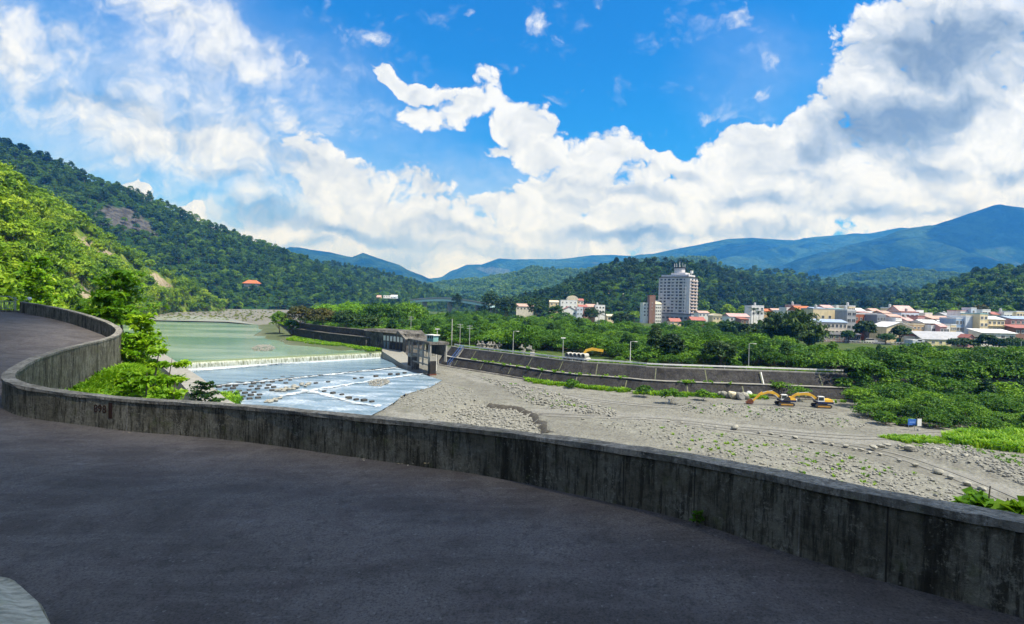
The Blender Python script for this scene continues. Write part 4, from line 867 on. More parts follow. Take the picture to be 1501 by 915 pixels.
def foam_strip(name, pxs, z, w, h, seed):
    pts = smooth_line([onz(a, b_, z) for a, b_ in pxs], 2); rng = random.Random(seed); L = []
    for a, c in zip(pts[:-1], pts[1:]):
        n = max(1, int((c-a).length/.8)); L += [a.lerp(c, k/n) for k in range(n)]
    r, cN = len(L), 9; X = np.zeros((r, cN)); Y = X.copy(); Z = X.copy()
    for i, p in enumerate(L):
        d = (L[min(i+1, r-1)]-L[max(i-1, 0)]).normalized(); s = Vector((d.y, -d.x, 0)); ww = w*1.7*(.45+1.1*vn(np.array([p.x*.7]), np.array([p.y*.7]), seed)[0])
        for k in range(cN):
            q = k/(cN-1)-.5; X[i, k] = p.x+s.x*q*ww; Y[i, k] = p.y+s.y*q*ww
            Z[i, k] = z-.03+h*(1-(2*q)**2)*(.4+1.1*vn(np.array([X[i, k]*1.1]), np.array([Y[i, k]*1.1]), seed+3)[0])
    mid = np.tile(1-np.abs(np.linspace(-1, 1, cN)), (r, 1)); o = grid_mesh(name, X, Y, Z, M['foam_white'], {'mid': mid}); tag(o, kind='structure')
foam_strip('water', [(240, 548.6), (262, 546.8), (400, 535), (556, 522.6)], ZA, 3.4, .35, 1)
foam_strip('water', [(300, 568.5), (440, 554.5), (583, 540)], ZR, 2.4, .3, 2)
foam_strip('water', [(410, 582), (470, 571), (540, 560), (600, 550.5), (622, 549)], ZR, 2.6, .28, 3)
foam_strip('water', [(440, 572), (480, 580), (520, 592), (560, 597)], ZR, 2.2, .25, 4)
# weir with its curtain of falling water
wm, t, b = newmat('falling_water'); v = t.pos(); st = t.noise(t.mapping(v, (2.2, 2.2, .12)), 1., 5, .7); zz = t.node('ShaderNodeSeparateXYZ'); t.l.new(v, zz.inputs[0])
c = t.mix(t.mr(st, .40, .56), (.12, .135, .085), (.34, .37, .33)); c = t.mix(t.mr(zz.outputs[2], 1.75, 2.3), c, (.17, .225, .10)); c = t.mix(t.mr(zz.outputs[2], 1.0, .45), c, (.62, .66, .7))
t.put(b.inputs['Base Color'], c); b.inputs['Roughness'].default_value = .4; t.l.new(t.bump(st, .6, .2), b.inputs['Normal'])
wa, wb = onz(205, 534.2, ZP), onz(560, 515.8, ZP); n = 90; X = []; Y = []; Z = []
for i in range(n+1):
    p = wa.lerp(wb, i/n)
    for k, (o, z) in enumerate(((2.4, 2.29), (1.0, 2.34), (.3, 2.33), (-.1, 2.15), (-.32, 1.6), (-.5, .9), (-.6, .3))):
        q = p+weir_n*(o+.10*math.sin(i*1.7+k)*(k > 3)); X.append(q.x); Y.append(q.y); Z.append(z)
sh = (n+1, 7); cur = grid_mesh('water', *[np.array(q).reshape(sh) for q in (X, Y, Z)], wm); tag(cur, kind='structure')
m = MB(); m.sweep([wa, wb], [(-.02, -.05), (-.02, -2.9), (3.0, -2.9), (3.0, -.05)] if (Vector((-(wb-wa).y, (wb-wa).x, 0)).dot(weir_n) > 0) else [(.02, -.05), (.02, -2.9), (-3, -2.9), (-3, -.05)])
we = m.build('weir', M['old_conc']); recenter(we); tag(we, 'long concrete river weir with greenish water falling over its crest', 'weir')
m = MB(); s2 = (L2b-L2a).normalized(); a0, a1 = L2a-s2*6, L2b+s2*.5; pr = [(0, -.06), (0, -1.2), (1.2, -1.2), (1.2, -.06)]; pr = pr if Vector((-s2.y, s2.x, 0)).dot(weir_n) > 0 else [(-x, z) for x, z in pr]
m.sweep([a0, a1], pr); o = m.build('concrete_sill', M['old_conc']); recenter(o); tag(o, 'low submerged concrete sill between smooth apron water and foaming rapids', 'sill')
# baffle blocks
bm_ = bmesh.new(); bmesh.ops.create_cube(bm_, size=1); bmesh.ops.bevel(bm_, geom=bm_.edges[:], offset=.08, segments=1, affect='EDGES')
for v_ in bm_.verts: v_.co.x *= 1.15; v_.co.y *= .8; v_.co.z *= .9; v_.co.z += .28
BME = bpy.data.meshes.new('baffle_block'); bm_.to_mesh(BME); bm_.free(); BME.materials.append(surf('wet_block', (.035, .035, .032), (.075, .07, .062), 3, .5)); 
bl = []
rng = random.Random(3)
for r_ in range(7):
    for c_ in range(11):
        px = 311+r_*2.4+c_*13+6.5*(r_ % 2)+rng.uniform(-1.6, 1.6); py = 567+r_*4.3-(px-311)*.108+rng.uniform(-.5, .5)
        if px > 446-r_*11 or py > 592 or rng.random() < .1: continue
        bl.append((px, py, 1))
for q in ((463, 564), (481, 562), (520, 557), (530, 556), (551, 554), (572, 551), (583, 551), (593, 549)): bl.append((*q, 2))
for q in ((475, 576), (488, 579), (501, 581), (511, 586.6), (522, 588.6), (533.5, 590), (545, 591.5)): bl.append((*q, 3))
LB = {1: ('squat dark wet concrete block in the foaming rapids below the apron', 'staggered baffle blocks in the rapids'), 2: ('dark concrete block along the diagonal white foam line', 'blocks along the diagonal foam line'), 3: ('square dark block in the lower row beside the gravel bank', 'blocks in the lower row of the rapids')}
for px, py, k in bl:
    o = link('baffle_block', BME, loc=onz(px, py, ZR-.22)); s = rng.uniform(.6, .85)*(1. if k == 1 else 1.1); o.scale = (s, s, s); o.rotation_euler.z = rotz+1.57+rng.uniform(-.25, .25)
    tag(o, LB[k][0], 'block', LB[k][1])
# boulders
PALE = [rock_mesh('boulder', 40+i, M['pale_stone'], 2, (1.1, .8, .5+.06*i)) for i in range(5)]
GREYR = [rock_mesh('boulder', 50+i, M['stone'], 2, (1, .8, .55)) for i in range(4)]
def boulder(px, py, z, size, label, group, mats=PALE, seed=None):
    o = link('boulder', rng.choice(mats)); o.location = onz(px, py, z); o.scale = (size*.68, size*.68, size*.6); o.rotation_euler.z = rng.uniform(0, 6.28); return tag(o, label, 'boulder', group)
for i in range(30):
    a = rng.random(); px = 402+a*54; py = 576-a*12+rng.uniform(-4, 2); boulder(px, py, .05+rng.random()*.35, rng.uniform(1., 1.9), 'grey boulder in the long rock heap among the white rapids', 'long rock heap in the rapids', PALE+GREYR)
for i in range(16):
    a = rng.random(); px = 388+a*28; py = 591-a*7+rng.uniform(-1.5, 1.5); boulder(px, py, .05+rng.random()*.25, rng.uniform(.9, 1.6), 'pale boulder in the small rock heap just above the parapet', 'small rock heap near the parapet')
LINE = [(1077, 628, 2.1), (1113, 635, 1.), (1130, 636.5, 1.1), (1145, 640, .9), (1165, 642, 1.4), (1190, 648, 1.), (1210, 650, 1.2), (1220, 652, .9), (1240, 655, 1.2), (1253, 659, .9), (1262, 660, 1.1), (1275, 664, 1.2), (1290, 667, 1.0), (1318, 676, .9), (1342, 683, 1.3), (1375, 693, 1.7), (1394, 701, 1.4), (1418, 711, 1.5), (1440, 718, 1.5), (1030, 624, .8), (1050, 626, .9), (1000, 620, .9), (980, 618, .8)]
for px, py, s in LINE: boulder(px, py, .15, s, 'pale flat boulder edging the gravel terrace above the parapet', 'boulders edging the gravel terrace')
for px, py, s in ((1280, 657, 1.9), (1291, 655.5, 1.5), (1300, 654, 1.5), (1325, 657, 1.1), (1333, 658, 1.9), (1370, 660, 1.8), (1390, 665, 1.3), (1415, 670, 1.6), (1430, 673, 1.3), (1318, 654, 1.)): boulder(px, py, .3, s, 'large pale boulder on the ridge of rubble beside the track', 'large boulders beside the track')
for px, py, s in ((1147, 599, .9), (1160, 604, .8), (1104, 599, .9), (1070, 600, 1.1), (1172, 607, .9), (1128, 602, .7), (1052, 598, 1.2), (1018, 597, .9), (1190, 612, .8)): boulder(px, py, .6, s, 'white stone on the gravel bank below the excavators', 'white stones below the excavators')
# tilted slabs of broken concrete by the bucket
for i, (px, py, s, lb) in enumerate(((1056, 582, 1.6, 'grey weathered rock lying farthest from the excavator bucket'), (1062, 583, 2.0, 'striped grey rock beside the cream one'), (1073, 584, 2.4, 'cream coloured pointed rock under the embankment'), (1083, 585.5, 2.2, 'dark striped rock between the cream and the ribbed one'), (1091, 585, 2.0, 'pale ribbed rock next to the rusty bucket'), (1098, 581, 1.6, 'round white rock just behind the rusty bucket'))):
    me = rock_mesh('boulder', 80+i, (M['stone'], M['stone'], surf('cream_rock', (.55, .50, .36), (.45, .41, .3), 2), surf('dark_rock', (.16, .16, .155), (.28, .28, .27), 2), M['pale_stone'], M['white'])[i], 2, (1.2, .6, .75)); o = link('boulder', me); o.location = onz(px, py, .1); o.scale = (s,)*3; o.rotation_euler = (0, .55, rng.uniform(-.3, .3)); o.location.z += s*.12; tag(o, lb, 'boulder')
def gravel_heap(name, poly, z0, h, n, label, smin=.25, smax=.7):
    c = np.array(poly).mean(0); P = []; r = np.random.default_rng(len(poly)+n)
    lo, hi = np.min(poly, 0), np.max(poly, 0)
    while len(P) < n:
        q = r.uniform(lo, hi, (n*3, 2)); q = q[inpoly(q, poly)]
        for a in q[:n-len(P)]:
            k = max(0, 1-np.linalg.norm((a-c)/((hi-lo)/2))); p = onz(a[0], a[1], z0); P.append((p.x, p.y, z0+h*k))
    P = np.array(P)
    if z0 == 0: P[:, 2] = ground_h(P[:, 0], P[:, 1])
    return scatter(name, P, r.uniform(smin, smax, n), r.uniform(0, 6.28, n), 'stone', label, 'stones')
gravel_heap('pebble_island', [(538, 560), (553, 556), (570, 556), (572, 561), (560, 567), (543, 566)], ZR, .35, 260, 'low island of pale pebbles in the blue shallow water')
gravel_heap('pebble_island', [(368, 511), (380, 505.5), (395, 506), (405, 511), (396, 515), (374, 515)], ZP, .5, 420, 'dark pebble island in the green pool above the weir')
gravel_heap('stones', POLY['pit'], 0, 0, 1100, 'loose cobbles filling the eroded hollow in the riverbed', .25, .8)
gravel_heap('stones', POLY['pileA'], 0, 0, 900, 'long bank of cobbles below the dark embankment', .25, .8)
gravel_heap('stones', POLY['pileB'], 0, 0, 1300, 'rubble terrace of stones just beyond the parapet', .18, .6)
gravel_heap('stones', POLY['pileC'], 0, 0, 500, 'ridge of rubble beside the grassy mound', .2, .6)
gravel_heap('stones', POLY['bermD'], 0, 0, 600, 'gravel bank with stones below the excavators', .2, .5)
gravel_heap('stones', POLY['shore'], 0, 0, 450, 'cobbles along the edge of the shallow blue water', .25, .7)
gravel_heap('stones', [(405, 500), (430, 490), (480, 500), (545, 510), (556, 515), (500, 507.5), (450, 505)], ZP+.1, .0, 600, 'gravel shore under the old dark river wall', .25, .8)
# the eroded edge round the hollow, and wheel ruts along the gravel track
pts = [onz(a, b_, .05) for a, b_ in ((716, 590), (730, 592.5), (745, 594), (760, 596.5), (772, 601), (783, 607), (793, 615), (800, 624), (804, 633))]
M['dark_soil'] = surf('dark_soil', (.045, .042, .036), (.08, .075, .064), 2, .95, .6)  # plain dark soil tone for the scarp strip
L_ = smooth_line(pts, 2); er = random.Random(4); X = np.zeros((len(L_), 4)); Y = X.copy(); Z = X.copy()
for i, p in enumerate(L_):
    d = (L_[min(i+1, len(L_)-1)]-L_[max(i-1, 0)]).normalized(); s = Vector((d.y, -d.x, 0)); j = er.uniform(-.35, .35)
    for k, (o_, z_) in enumerate(((1.1, -.75), (.35, -.1), (0, .16), (-1.0, .02))): X[i, k] = p.x+s.x*(o_+j); Y[i, k] = p.y+s.y*(o_+j); Z[i, k] = float(ground_h(np.array([p.x]), np.array([p.y]))[0])*.3+z_+er.uniform(-.06, .06)
o = grid_mesh('eroded_bank', X, Y, Z, M['dark_soil'], smooth=False); tag(o, kind='structure')
M['rut'] = surf('rut_gravel', (.15, .148, .135), (.19, .188, .17), .6, .95)
def ruts(px):
    C = smooth_line([onz(a, b_, .1) for a, b_ in px], 3); L = []
    for a, c in zip(C[:-1], C[1:]):
        n = max(1, int((c-a).length/.7)); L += [a.lerp(c, k/n) for k in range(n)]
    for off in (-.95, .95):
        X = np.zeros((len(L), 3)); Y = X.copy()
        for i, p in enumerate(L):
            d = (L[min(i+1, len(L)-1)]-L[max(i-1, 0)]).normalized(); s = Vector((d.y, -d.x, 0)); w = .24+.16*float(vn(np.array([i*.21]), np.array([off]), 2)[0])
            for k in range(3): X[i, k] = p.x+s.x*(off+(k-1)*w); Y[i, k] = p.y+s.y*(off+(k-1)*w)
        o = grid_mesh('track', X, Y, ground_h(X, Y)+.05, M['rut']); tag(o, kind='structure')
ruts([(800, 607), (900, 611), (1000, 617), (1120, 630), (1230, 640), (1310, 640), (1390, 634)]); ruts([(1560, 775), (1501, 741), (1430, 708), (1350, 677), (1290, 660), (1180, 644), (1060, 628), (980, 617)]); ruts([(690, 550), (760, 566), (830, 580), (900, 590), (990, 598), (1060, 592), (1130, 594), (1230, 606)])
# left bank training wall
tw = [onz(330, 615, 3.6), onz(290, 590, 3.6), onz(262, 558, 3.6), onz(240, 540, 3.6), onz(205, 512, 3.6), onz(185, 500, 3.6)]
m = MB(); m.sweep(tw, [(0, 0), (0, -4.6), (-3.4, -4.6), (-3.4, .15)] if True else []); o = m.build('training_wall', M['conc']); recenter(o); tag(o, 'pale concrete river wall at the left end of the weir behind shrubs', 'wall')
# ---------------------------------------------------------------- embankment
EL = []
for a, c in zip(emb_base[:-1], emb_base[1:]):
    n = max(1, int((c-a).length/2.)); EL += [a.lerp(c, k/n) for k in range(n)]
EL = [p for p in EL if p.x < 72]
sgn = 1
d0 = (EL[20]-EL[10]).normalized()
def eoff(i):
    a, c = EL[max(i-2, 0)], EL[min(i+2, len(EL)-1)]; d = Vector((c.x-a.x, c.y-a.y, 0)).normalized(); return Vector((-d.y, d.x, 0))   # towards the flood plain
emb = empty('embankment', tuple(EL[40]), 0, 'long two tier dark concrete river embankment with sloping panels and pale joints', 'embankment'); eo = EL[40].copy()
def eprof(prof, i0=0, i1=None):
    m = MB(); vs = []; fs = []; n = len(prof); i1 = i1 or len(EL)
    for i in range(i0, i1):
        l = eoff(i); vs += [EL[i]-eo+l*o+Vector((0, 0, z)) for o, z in prof]
    for i in range(i1-i0-1):
        for k in range(n): fs.append((i*n+k, (i+1)*n+k, (i+1)*n+(k+1) % n, i*n+(k+1) % n))
    fs += [tuple(range(n)), tuple((i1-i0-1)*n+k for k in range(n-1, -1, -1))]
    return m.add(vs, fs)
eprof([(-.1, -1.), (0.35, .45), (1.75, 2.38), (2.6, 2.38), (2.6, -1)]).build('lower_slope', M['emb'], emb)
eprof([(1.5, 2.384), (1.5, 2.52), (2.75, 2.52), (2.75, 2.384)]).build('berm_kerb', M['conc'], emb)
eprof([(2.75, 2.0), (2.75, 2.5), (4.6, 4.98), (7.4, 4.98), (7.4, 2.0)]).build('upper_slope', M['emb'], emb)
eprof([(4.5, 4.9), (4.5, 5.14), (5.0, 5.14), (5.0, 4.9)]).build('coping', M['conc'], emb)
eprof([(-.9, -.6), (-.9, .12), (-.05, .3), (.1, -.6)]).build('toe_kerb', M['old_conc'], emb)
M['joint'] = surf('joint_moss', (.17, .17, .12), (.09, .11, .05), 2, .9)
def joint(i, o0, z0, o1, z1, w):
    l = eoff(i); d = Vector((l.y, -l.x, 0)); nn = (Vector((0, 0, 1))*(o1-o0)-l*(z1-z0)).normalized(); a, c = EL[i]-eo+l*o0+Vector((0, 0, z0)), EL[i]-eo+l*o1+Vector((0, 0, z1)); m = MB()
    q = d*w
    m.hull([a-q-nn*.1, a+q-nn*.1, c+q-nn*.1, c-q-nn*.1], [a-q+nn*.03, a+q+nn*.03, c+q+nn*.03, c-q+nn*.03]); m.build('panel_joint', M['joint'], emb)
for i in range(4, len(EL)-2, 5):
    joint(i, .37, .48, 1.48, 2.0, .12); joint(min(i+2, len(EL)-2), 2.78, 2.56, 4.46, 4.8, .10)
gr = empty('guard_rail', tuple(EL[40]), 0, 'white guard rail and posts along the top of the dark embankment', 'guard rail')
m = MB(); vs = [(EL[i]-eo+eoff(i)*5.6+Vector((0, 0, 5.62))) for i in range(0, len(EL))]; m.sweep(vs, [(-.04, -.16), (-.04, .16), (.04, .16), (.04, -.16)]); m.build('rail', M['white'], gr)
for i in range(0, len(EL), 2):
    p = EL[i]-eo+eoff(i)*5.72; MB().box(p.x-.06, p.x+.06, p.y-.06, p.y+.06, 4.9, 5.8).build('post', M['steel'], gr)
def epoint(px, off, z):
    """point on the embankment section seen at this picture column"""
    best = None
    for i in range(len(EL)):
        p = EL[i]+eoff(i)*off+Vector((0, 0, z)); q = topix([tuple(p)])[0][0]
        if best is None or abs(q-px) < best[0]: best = (abs(q-px), p, i)
    return best[1], best[2]
# stairs with blue handrails
sp_, i = epoint(660, 0, 0); l = eoff(i); d = Vector((l.y, -l.x, 0)); st = empty('river_stair', tuple(sp_), 0, 'concrete steps with blue handrails climbing the embankment near the guard hut', 'stairs')
m = MB()
for k in range(14):
    o = .0+k*.33; z = k*.36; a = l*o; m.hull([a-d*.6+Vector((0, 0, z-.3)), a+d*.6+Vector((0, 0, z-.3)), a+d*.6+l*.34+Vector((0, 0, z-.3)), a-d*.6+l*.34+Vector((0, 0, z-.3))], [a-d*.6+Vector((0, 0, z+.36)), a+d*.6+Vector((0, 0, z+.36)), a+d*.6+l*.34+Vector((0, 0, z+.36)), a-d*.6+l*.34+Vector((0, 0, z+.36))])
m.build('steps', M['conc'], st)
for s in (-1, 1):
    a = d*.62*s; m = MB(); m.tube([a+Vector((0, 0, 1.1)), a+l*4.5+Vector((0, 0, 6.0))], .05, 6)
    for k in range(6): q = a+l*(.05+k*.88); m.tube([q+Vector((0, 0, k*.96)), q+Vector((0, 0, 1.15+k*.96))], .035, 5)
    m.build('handrail', M['blue'], st)
# white drain pipe on the wall above the excavators and a broken stub beside it
for px, z0, z1, lb, w in ((1126, .6, 4.85, 'tall white drain pipe running down the embankment above the excavators', .13), (1121, 1.0, 2.2, 'short broken white pipe leaning beside the tall drain pipe', .14)):
    p, i = epoint(px, 1.2, 0); l = eoff(i); o = empty('drain_pipe', tuple(p-l*1.0), 0, lb, 'pipe'); f = lambda z: Vector(l)*(z*.74+.05)
    MB().tube([f(z0)+Vector((0, 0, z0)), f(z1)+Vector((0, 0, z1))], w, 8).build('pipe_run', M['white'], o); MB().tube([f(z1)+Vector((0, 0, z1-.12)), f(z1)+Vector((0, 0, z1+.06))], w*1.35, 8).build('collar', M['conc'], o)
# ---------------------------------------------------------------- old sluice works
A_, B_ = Vector(onz(538, 507, 3.2)), Vector(onz(595, 514, 3.2)); ud = (B_-A_).normalized(); vd = Vector((-ud.y, ud.x, 0)); 
if vd.dot(Vector((0, 1, 0))) < 0: vd = -vd
L = (B_-A_).length; rzs = math.atan2(ud.y, ud.x)
slu = empty('sluice_hall', (A_.x, A_.y, 3.2), rzs, 'old weathered concrete sluice hall with six white gate panels beside the weir', 'sluice building')
H = 5.0
m = MB(); m.box(0, L, 0, 7, -3, H); 
for k in range(9): x = .1+k*L*.42/8; m.box(x-.35, x+.35, -.42, .0, -3, H-.02)
o_ = m.build('hall_wall', M['old_conc'], slu)
m = MB(); m.hull([(-.6, -1, H+.005), (L-1.5, -1, H+.005), (L-1.5, 8, H+.005), (-.6, 8, H+.005)], [(-.6, -.6, H+.62), (L-3.2, -.3, H+.85), (L-3.2, 7.4, H+.85), (-.6, 7.4, H+.62)]); m.build('roof', M['old_conc'], slu)
m = MB(); m.hull([(L-3.6, -1.1, H+.3), (L-2.9, -1.1, H+.9), (L-2.9, 8, H+.9), (L-3.6, 8, H+.3)], [(L+.9, -1.1, H-1.9), (L+1.2, -1.1, H-1.5), (L+1.2, 8, H-1.5), (L+.9, 8, H-1.9)]); m.build('sloping_roof', M['old_conc'], slu)
for k in range(6):
    x = L*.47+k*L*.085
    MB().box(x-.55, x+.55, -.12, .02, H-2.6, H-1.05).build('white_gate_panel', M['white'], slu)
    MB().box(x-.75, x-.6, -.3, 0, -1.5, H-.6).build('gate_pier', M['old_conc'], slu)
    MB().box(x-.5, x+.5, -.06, .02, -1.5, H-2.9).build('gate_leaf', M['dark'] if k > 1 else surf('blue_gate', (.10, .16, .24), (.2, .24, .28), 2), slu)
MB().box(L*.2, L+.6, -1.6, -.35, -2.2, -.6).build('base_ledge', M['conc'], slu)
# intake gate frame out over the gravel, on two piers
p1, p2 = onz(604.5, 541, 0), onz(632.5, 550, 0); gd = Vector((p2.x-p1.x, p2.y-p1.y, 0)); gl = gd.length; rzg = math.atan2(gd.y, gd.x)
gf = empty('intake_gate_frame', (p1.x, p1.y, 0), rzg, 'open concrete gate frame standing on black stained piers in the gravel', 'gate frame')
MB().box(-1.25, .35, -.9, 1.4, -1, 3.3).build('pier', M['black'], gf); MB().box(.38, 1.3, -.8, 1.4, -1, 3.3).build('pier', M['old_conc'], gf)
MB().box(-1.3, 1.35, -.95, 1.45, 3.305, 4.2).build('pier_cap', M['conc'], gf)
MB().box(gl-.75, gl+.6, -.7, .9, .35, 3.5).build('pier', M['black'], gf); MB().box(gl-.85, gl+.75, -.8, 1., -.8, .345).build('rusty_foot', M['rust'], gf)
MB().box(gl-.8, gl+.65, -.75, .95, 3.505, 4.5).build('pier_cap', M['conc'], gf)
MB().box(-1.4, gl+.7, -1.0, 4.2, 7.5, 8.1).build('deck', M['old_conc'], gf)
for x in (-1.1, 1.0, gl*.42, gl*.66, gl-.5, gl+.4):
    for y in (-.6, 3.6): MB().box(x-.17, x+.17, y-.17, y+.17, 3.2 if x < 2 or x > gl-1 else 2.0, 7.5).build('column', M['conc'], gf)
for z in (2.2, 3.9, 5.6): MB().box(1.32, gl-.9, -.5, -.2, z, z+.28).build('cross_beam', M['conc'], gf)
MB().box(1.35, gl-.2, 3.2, 3.5, 4.6, 7.49).build('back_wall', M['old_conc'], gf)
MB().box(gl*.42+.2, gl*.66-.2, -.3, -.18, 4.2, 5.59).build('lifted_gate', M['pale_conc'], gf)
# deck linking the hall to the frame
dk = (Vector(at(598, 497.5, 152)), Vector(at(626, 500, 139)))
# guard hut
h0 = Vector(p1)+gd*.86; h0.z = 8.1; hut = empty('guard_hut', tuple(h0+Vector((.6, 1.2, 0.005))), rzg*.6, 'small teal guard hut with a flat white roof on the gate deck', 'hut')
M['teal'] = surf('teal_paint', (.18, .36, .36), (.14, .3, .3), 1, .6)
MB().box(-1.1, 1.1, -.9, .9, 0, .75).build('hut_wall', M['teal'], hut); MB().box(-1.04, 1.04, -.84, .84, .752, 1.5).build('window_band', M['glass'], hut)
for x in (-1.03, -.3, .4, 1.03): MB().box(x-.07, x+.07, -.92, .92, .753, 1.5).build('window_post', M['teal'], hut)
MB().box(-1.5, 1.4, -1.2, 1.2, 1.503, 1.72).build('roof', M['white'], hut)
# old stone wall running upstream from the hall
ow = [up_wall[0]+(up_wall[0]-up_wall[1]).normalized()*14]+[p.copy() for p in up_wall[:4]]
for p in ow: p.z = 3.2
M['old_stone'] = concrete_dark('old_stone', (.045, .04, .036), (.11, .10, .088), (.015, .014, .013))
oc = ow[2].copy(); owo = empty('old_river_wall', tuple(oc), 0, 'old dark two level river wall with crumbling ledges running upstream from the sluice hall', 'wall')
sl = 1 if Vector((-(ow[2]-ow[1]).y, (ow[2]-ow[1]).x, 0)).y > 0 else -1
owl = [p-oc for p in ow]
MB().sweep(owl, [(0, -2), (0, 2.7), (sl*2.2, 2.7), (sl*2.2, -2)]).build('lower_wall', M['old_stone'], owo)
MB().sweep(owl, [(-.25*sl, 2.705), (-.25*sl, 2.95), (sl*2.2, 2.95), (sl*2.2, 2.705)]).build('ledge', M['old_conc'], owo)
MB().sweep(owl, [(sl*2.1, 2.6), (sl*2.1, 4.9), (sl*3.6, 4.9), (sl*3.6, 2.6)]).build('upper_wall', M['old_stone'], owo)
MB().sweep(owl, [(sl*1.9, 4.905), (sl*1.9, 5.15), (sl*3.6, 5.15), (sl*3.6, 4.905)]).build('upper_coping', M['old_conc'], owo)
rng = random.Random(11)
for k in range(9):
    t_ = rng.random(); seg = int(t_*(len(owl)-1)); q = owl[seg].lerp(owl[min(seg+1, len(owl)-1)], rng.random()); w = rng.uniform(.15, .3)
    MB().box(q.x-w, q.x+w, q.y-.5, q.y+.2, -1.5, 2.6*rng.uniform(.5, 1)).build('buttress', M['old_conc'], owo)
# gravel ramp with a concrete apron in front of the hall
m = MB(); rp_ = [onz(560, 511.5, 2.9), onz(590, 515.5, 2.7), onz(612, 537, .7), onz(597, 540, .5), onz(560, 516, 2.3)]
m.hull([(p.x, p.y, -1) for p in rp_], [tuple(p+Vector((0, 0, .25))) for p in rp_]); o = m.build('access_ramp', M['stone']); recenter(o); tag(o, 'pale concrete ramp sloping down from the sluice hall to the gravel', 'ramp')
# ---------------------------------------------------------------- poles
def pole(px, pyt, pyb, Y, label, arm=None, group=None, mat='steel', r=.09):
    b_ = at(px, pyb, Y); tp = at(px+(pyb-pyt)*.026, pyt, Y); zg = float(ground_h(np.array([b_.x]), np.array([Y]))[0]); h = tp.z-zg
    o = empty('utility_pole', (b_.x, Y, zg-.1), 0, label, 'pole', group); MB().tube([(0, 0, -.3), (0, 0, h)], [r*1.2, r*.75], 8).build('shaft', M[mat], o)
    if arm == 'T':
        for z in (h-.35, h-1.1): MB().box(-.9, .9, -.06, .06, z-.06, z+.06).build('crossarm', M['steel'], o)
    if arm == 'lamp': MB().tube([(0, 0, h-.1), (.5, -.1, h+.05), (1.1, -.2, h)], .05, 5).build('lamp_arm', M['steel'], o); MB().box(.85, 1.5, -.35, -.05, h-.08, h+.06).build('lamp_head', M['white'], o)
    if arm == 'box': MB().box(-.55, .55, -.2, .2, h-.1, h+.12).build('lamp_head', M['white'], o)
    return o
pole(602, 463, 490, 185, 'grey utility pole with crossarms behind the sluice hall', 'T')
pole(662, 467, 504, 166, 'tallest pale pole of the trio behind the guard hut', None, None, 'pale_conc', .16)
pole(674, 474, 504, 164, 'middle pale pole of the trio behind the guard hut', 'T', None, 'pale_conc')
pole(688, 476, 505, 162, 'pole with crossarms at the downstream end of the trio', 'T')
pole(752, 485, 512, 140, 'slim lamp post on the embankment beside the tetrapod stack', 'lamp')
pole(825, 495, 521, 128, 'grey lamp post with a flat white head beside the concrete pipes', 'box')
pole(923.5, 500, 534, 122, 'white topped post on the embankment in front of the dark conifers', 'lamp', None, 'white')
pole(1097, 503, 541, 120, 'thin post among bushes above the excavator embankment', 'lamp')
pole(1359, 512, 534, 150, 'short post with a lamp head rising from the thicket below the green sign', 'lamp')
pole(1433, 516, 531, 175, 'leftmost white pole of the three poles below the cream houses', None, None, 'pale_conc')
pole(1442, 514, 532, 172, 'thin middle pole of the three poles below the cream houses', None)
pole(1449, 509, 535, 165, 'lamp pole with double arm, tallest of the three below the cream houses', 'T', None, 'pale_conc')
pole(1340, 533, 552, 130, 'low white lamp post half hidden in the thicket', 'box')
pole(1496, 500, 528, 165, 'slim pole beside the pale vaulted roof', None)
pole(640.5, 482, 501, 140, 'white post standing right beside the teal guard hut', 'box', None, 'white')
# ---------------------------------------------------------------- small things on the embankment
def gz(x, y): return float(ground_h(np.array([x]), np.array([y]))[0])
rng = random.Random(5)
def tetra_mesh():
    m = MB()
    for d in ((0, 0, 1), (.94, 0, -.33), (-.47, .82, -.33), (-.47, -.82, -.33)): v = Vector(d); m.tube([v*.02, v*1.15], [.42, .30], 7)
    return m.mesh('tetrapod', surf('weathered_concrete', (.24, .235, .21), (.16, .155, .14), 2, .9))
TME = tetra_mesh()
for i in range(26):
    a = i/25; px = 698+a*42+rng.uniform(-1, 1) if i < 20 else 763+(i-20)*3.4; p, k = epoint(px, 10.6+rng.uniform(-.6, 1.6), 0); z = gz(p.x, p.y)+.55+(.95 if i % 2 else 0)
    o = link('tetrapod', TME, loc=(p.x, p.y, z)); o.rotation_euler = (rng.uniform(-.4, .4), rng.uniform(-.4, .4), rng.uniform(0, 6)); o.scale = (.72,)*3; tag(o, 'grey concrete tetrapod stacked behind the embankment rail among bushes', 'tetrapod', 'stacked concrete tetrapods')
def pipe_mesh():
    m = MB(); n = 18; vs = []; fs = []
    for y in (-1.0, 1.0):
        for r in (.55, .42): vs += [(math.cos(2*math.pi*k/n)*r, y, math.sin(2*math.pi*k/n)*r) for k in range(n)]
    for k in range(n):
        q = (k+1) % n; fs += [(k, q, 2*n+q, 2*n+k), (n+k, 3*n+k, 3*n+q, n+q), (k, n+k, n+q, q), (2*n+k, 2*n+q, 3*n+q, 3*n+k)]
    return m.add(vs, fs).mesh('concrete_pipe', M['pale_conc'])
PME = pipe_mesh()
p0, k = epoint(846, 7.6, 0); l = eoff(k); d = Vector((l.y, -l.x, 0))
for i in range(11):
    r_, c_ = (0, i) if i < 6 else (1, i-6); q = p0+d*((c_-2.5+.5*r_)*1.13); o = link('concrete_pipe', PME, loc=(q.x, q.y, gz(q.x, q.y)+.56+r_*.97)); o.rotation_euler.z = rzs*0+math.atan2(l.y, l.x)-1.571
    tag(o, ('white concrete pipe in the %s row of the stack beside the lamp post' % ('bottom', 'upper')[r_]), 'pipe', ('bottom row of concrete pipes', 'upper row of concrete pipes')[r_])
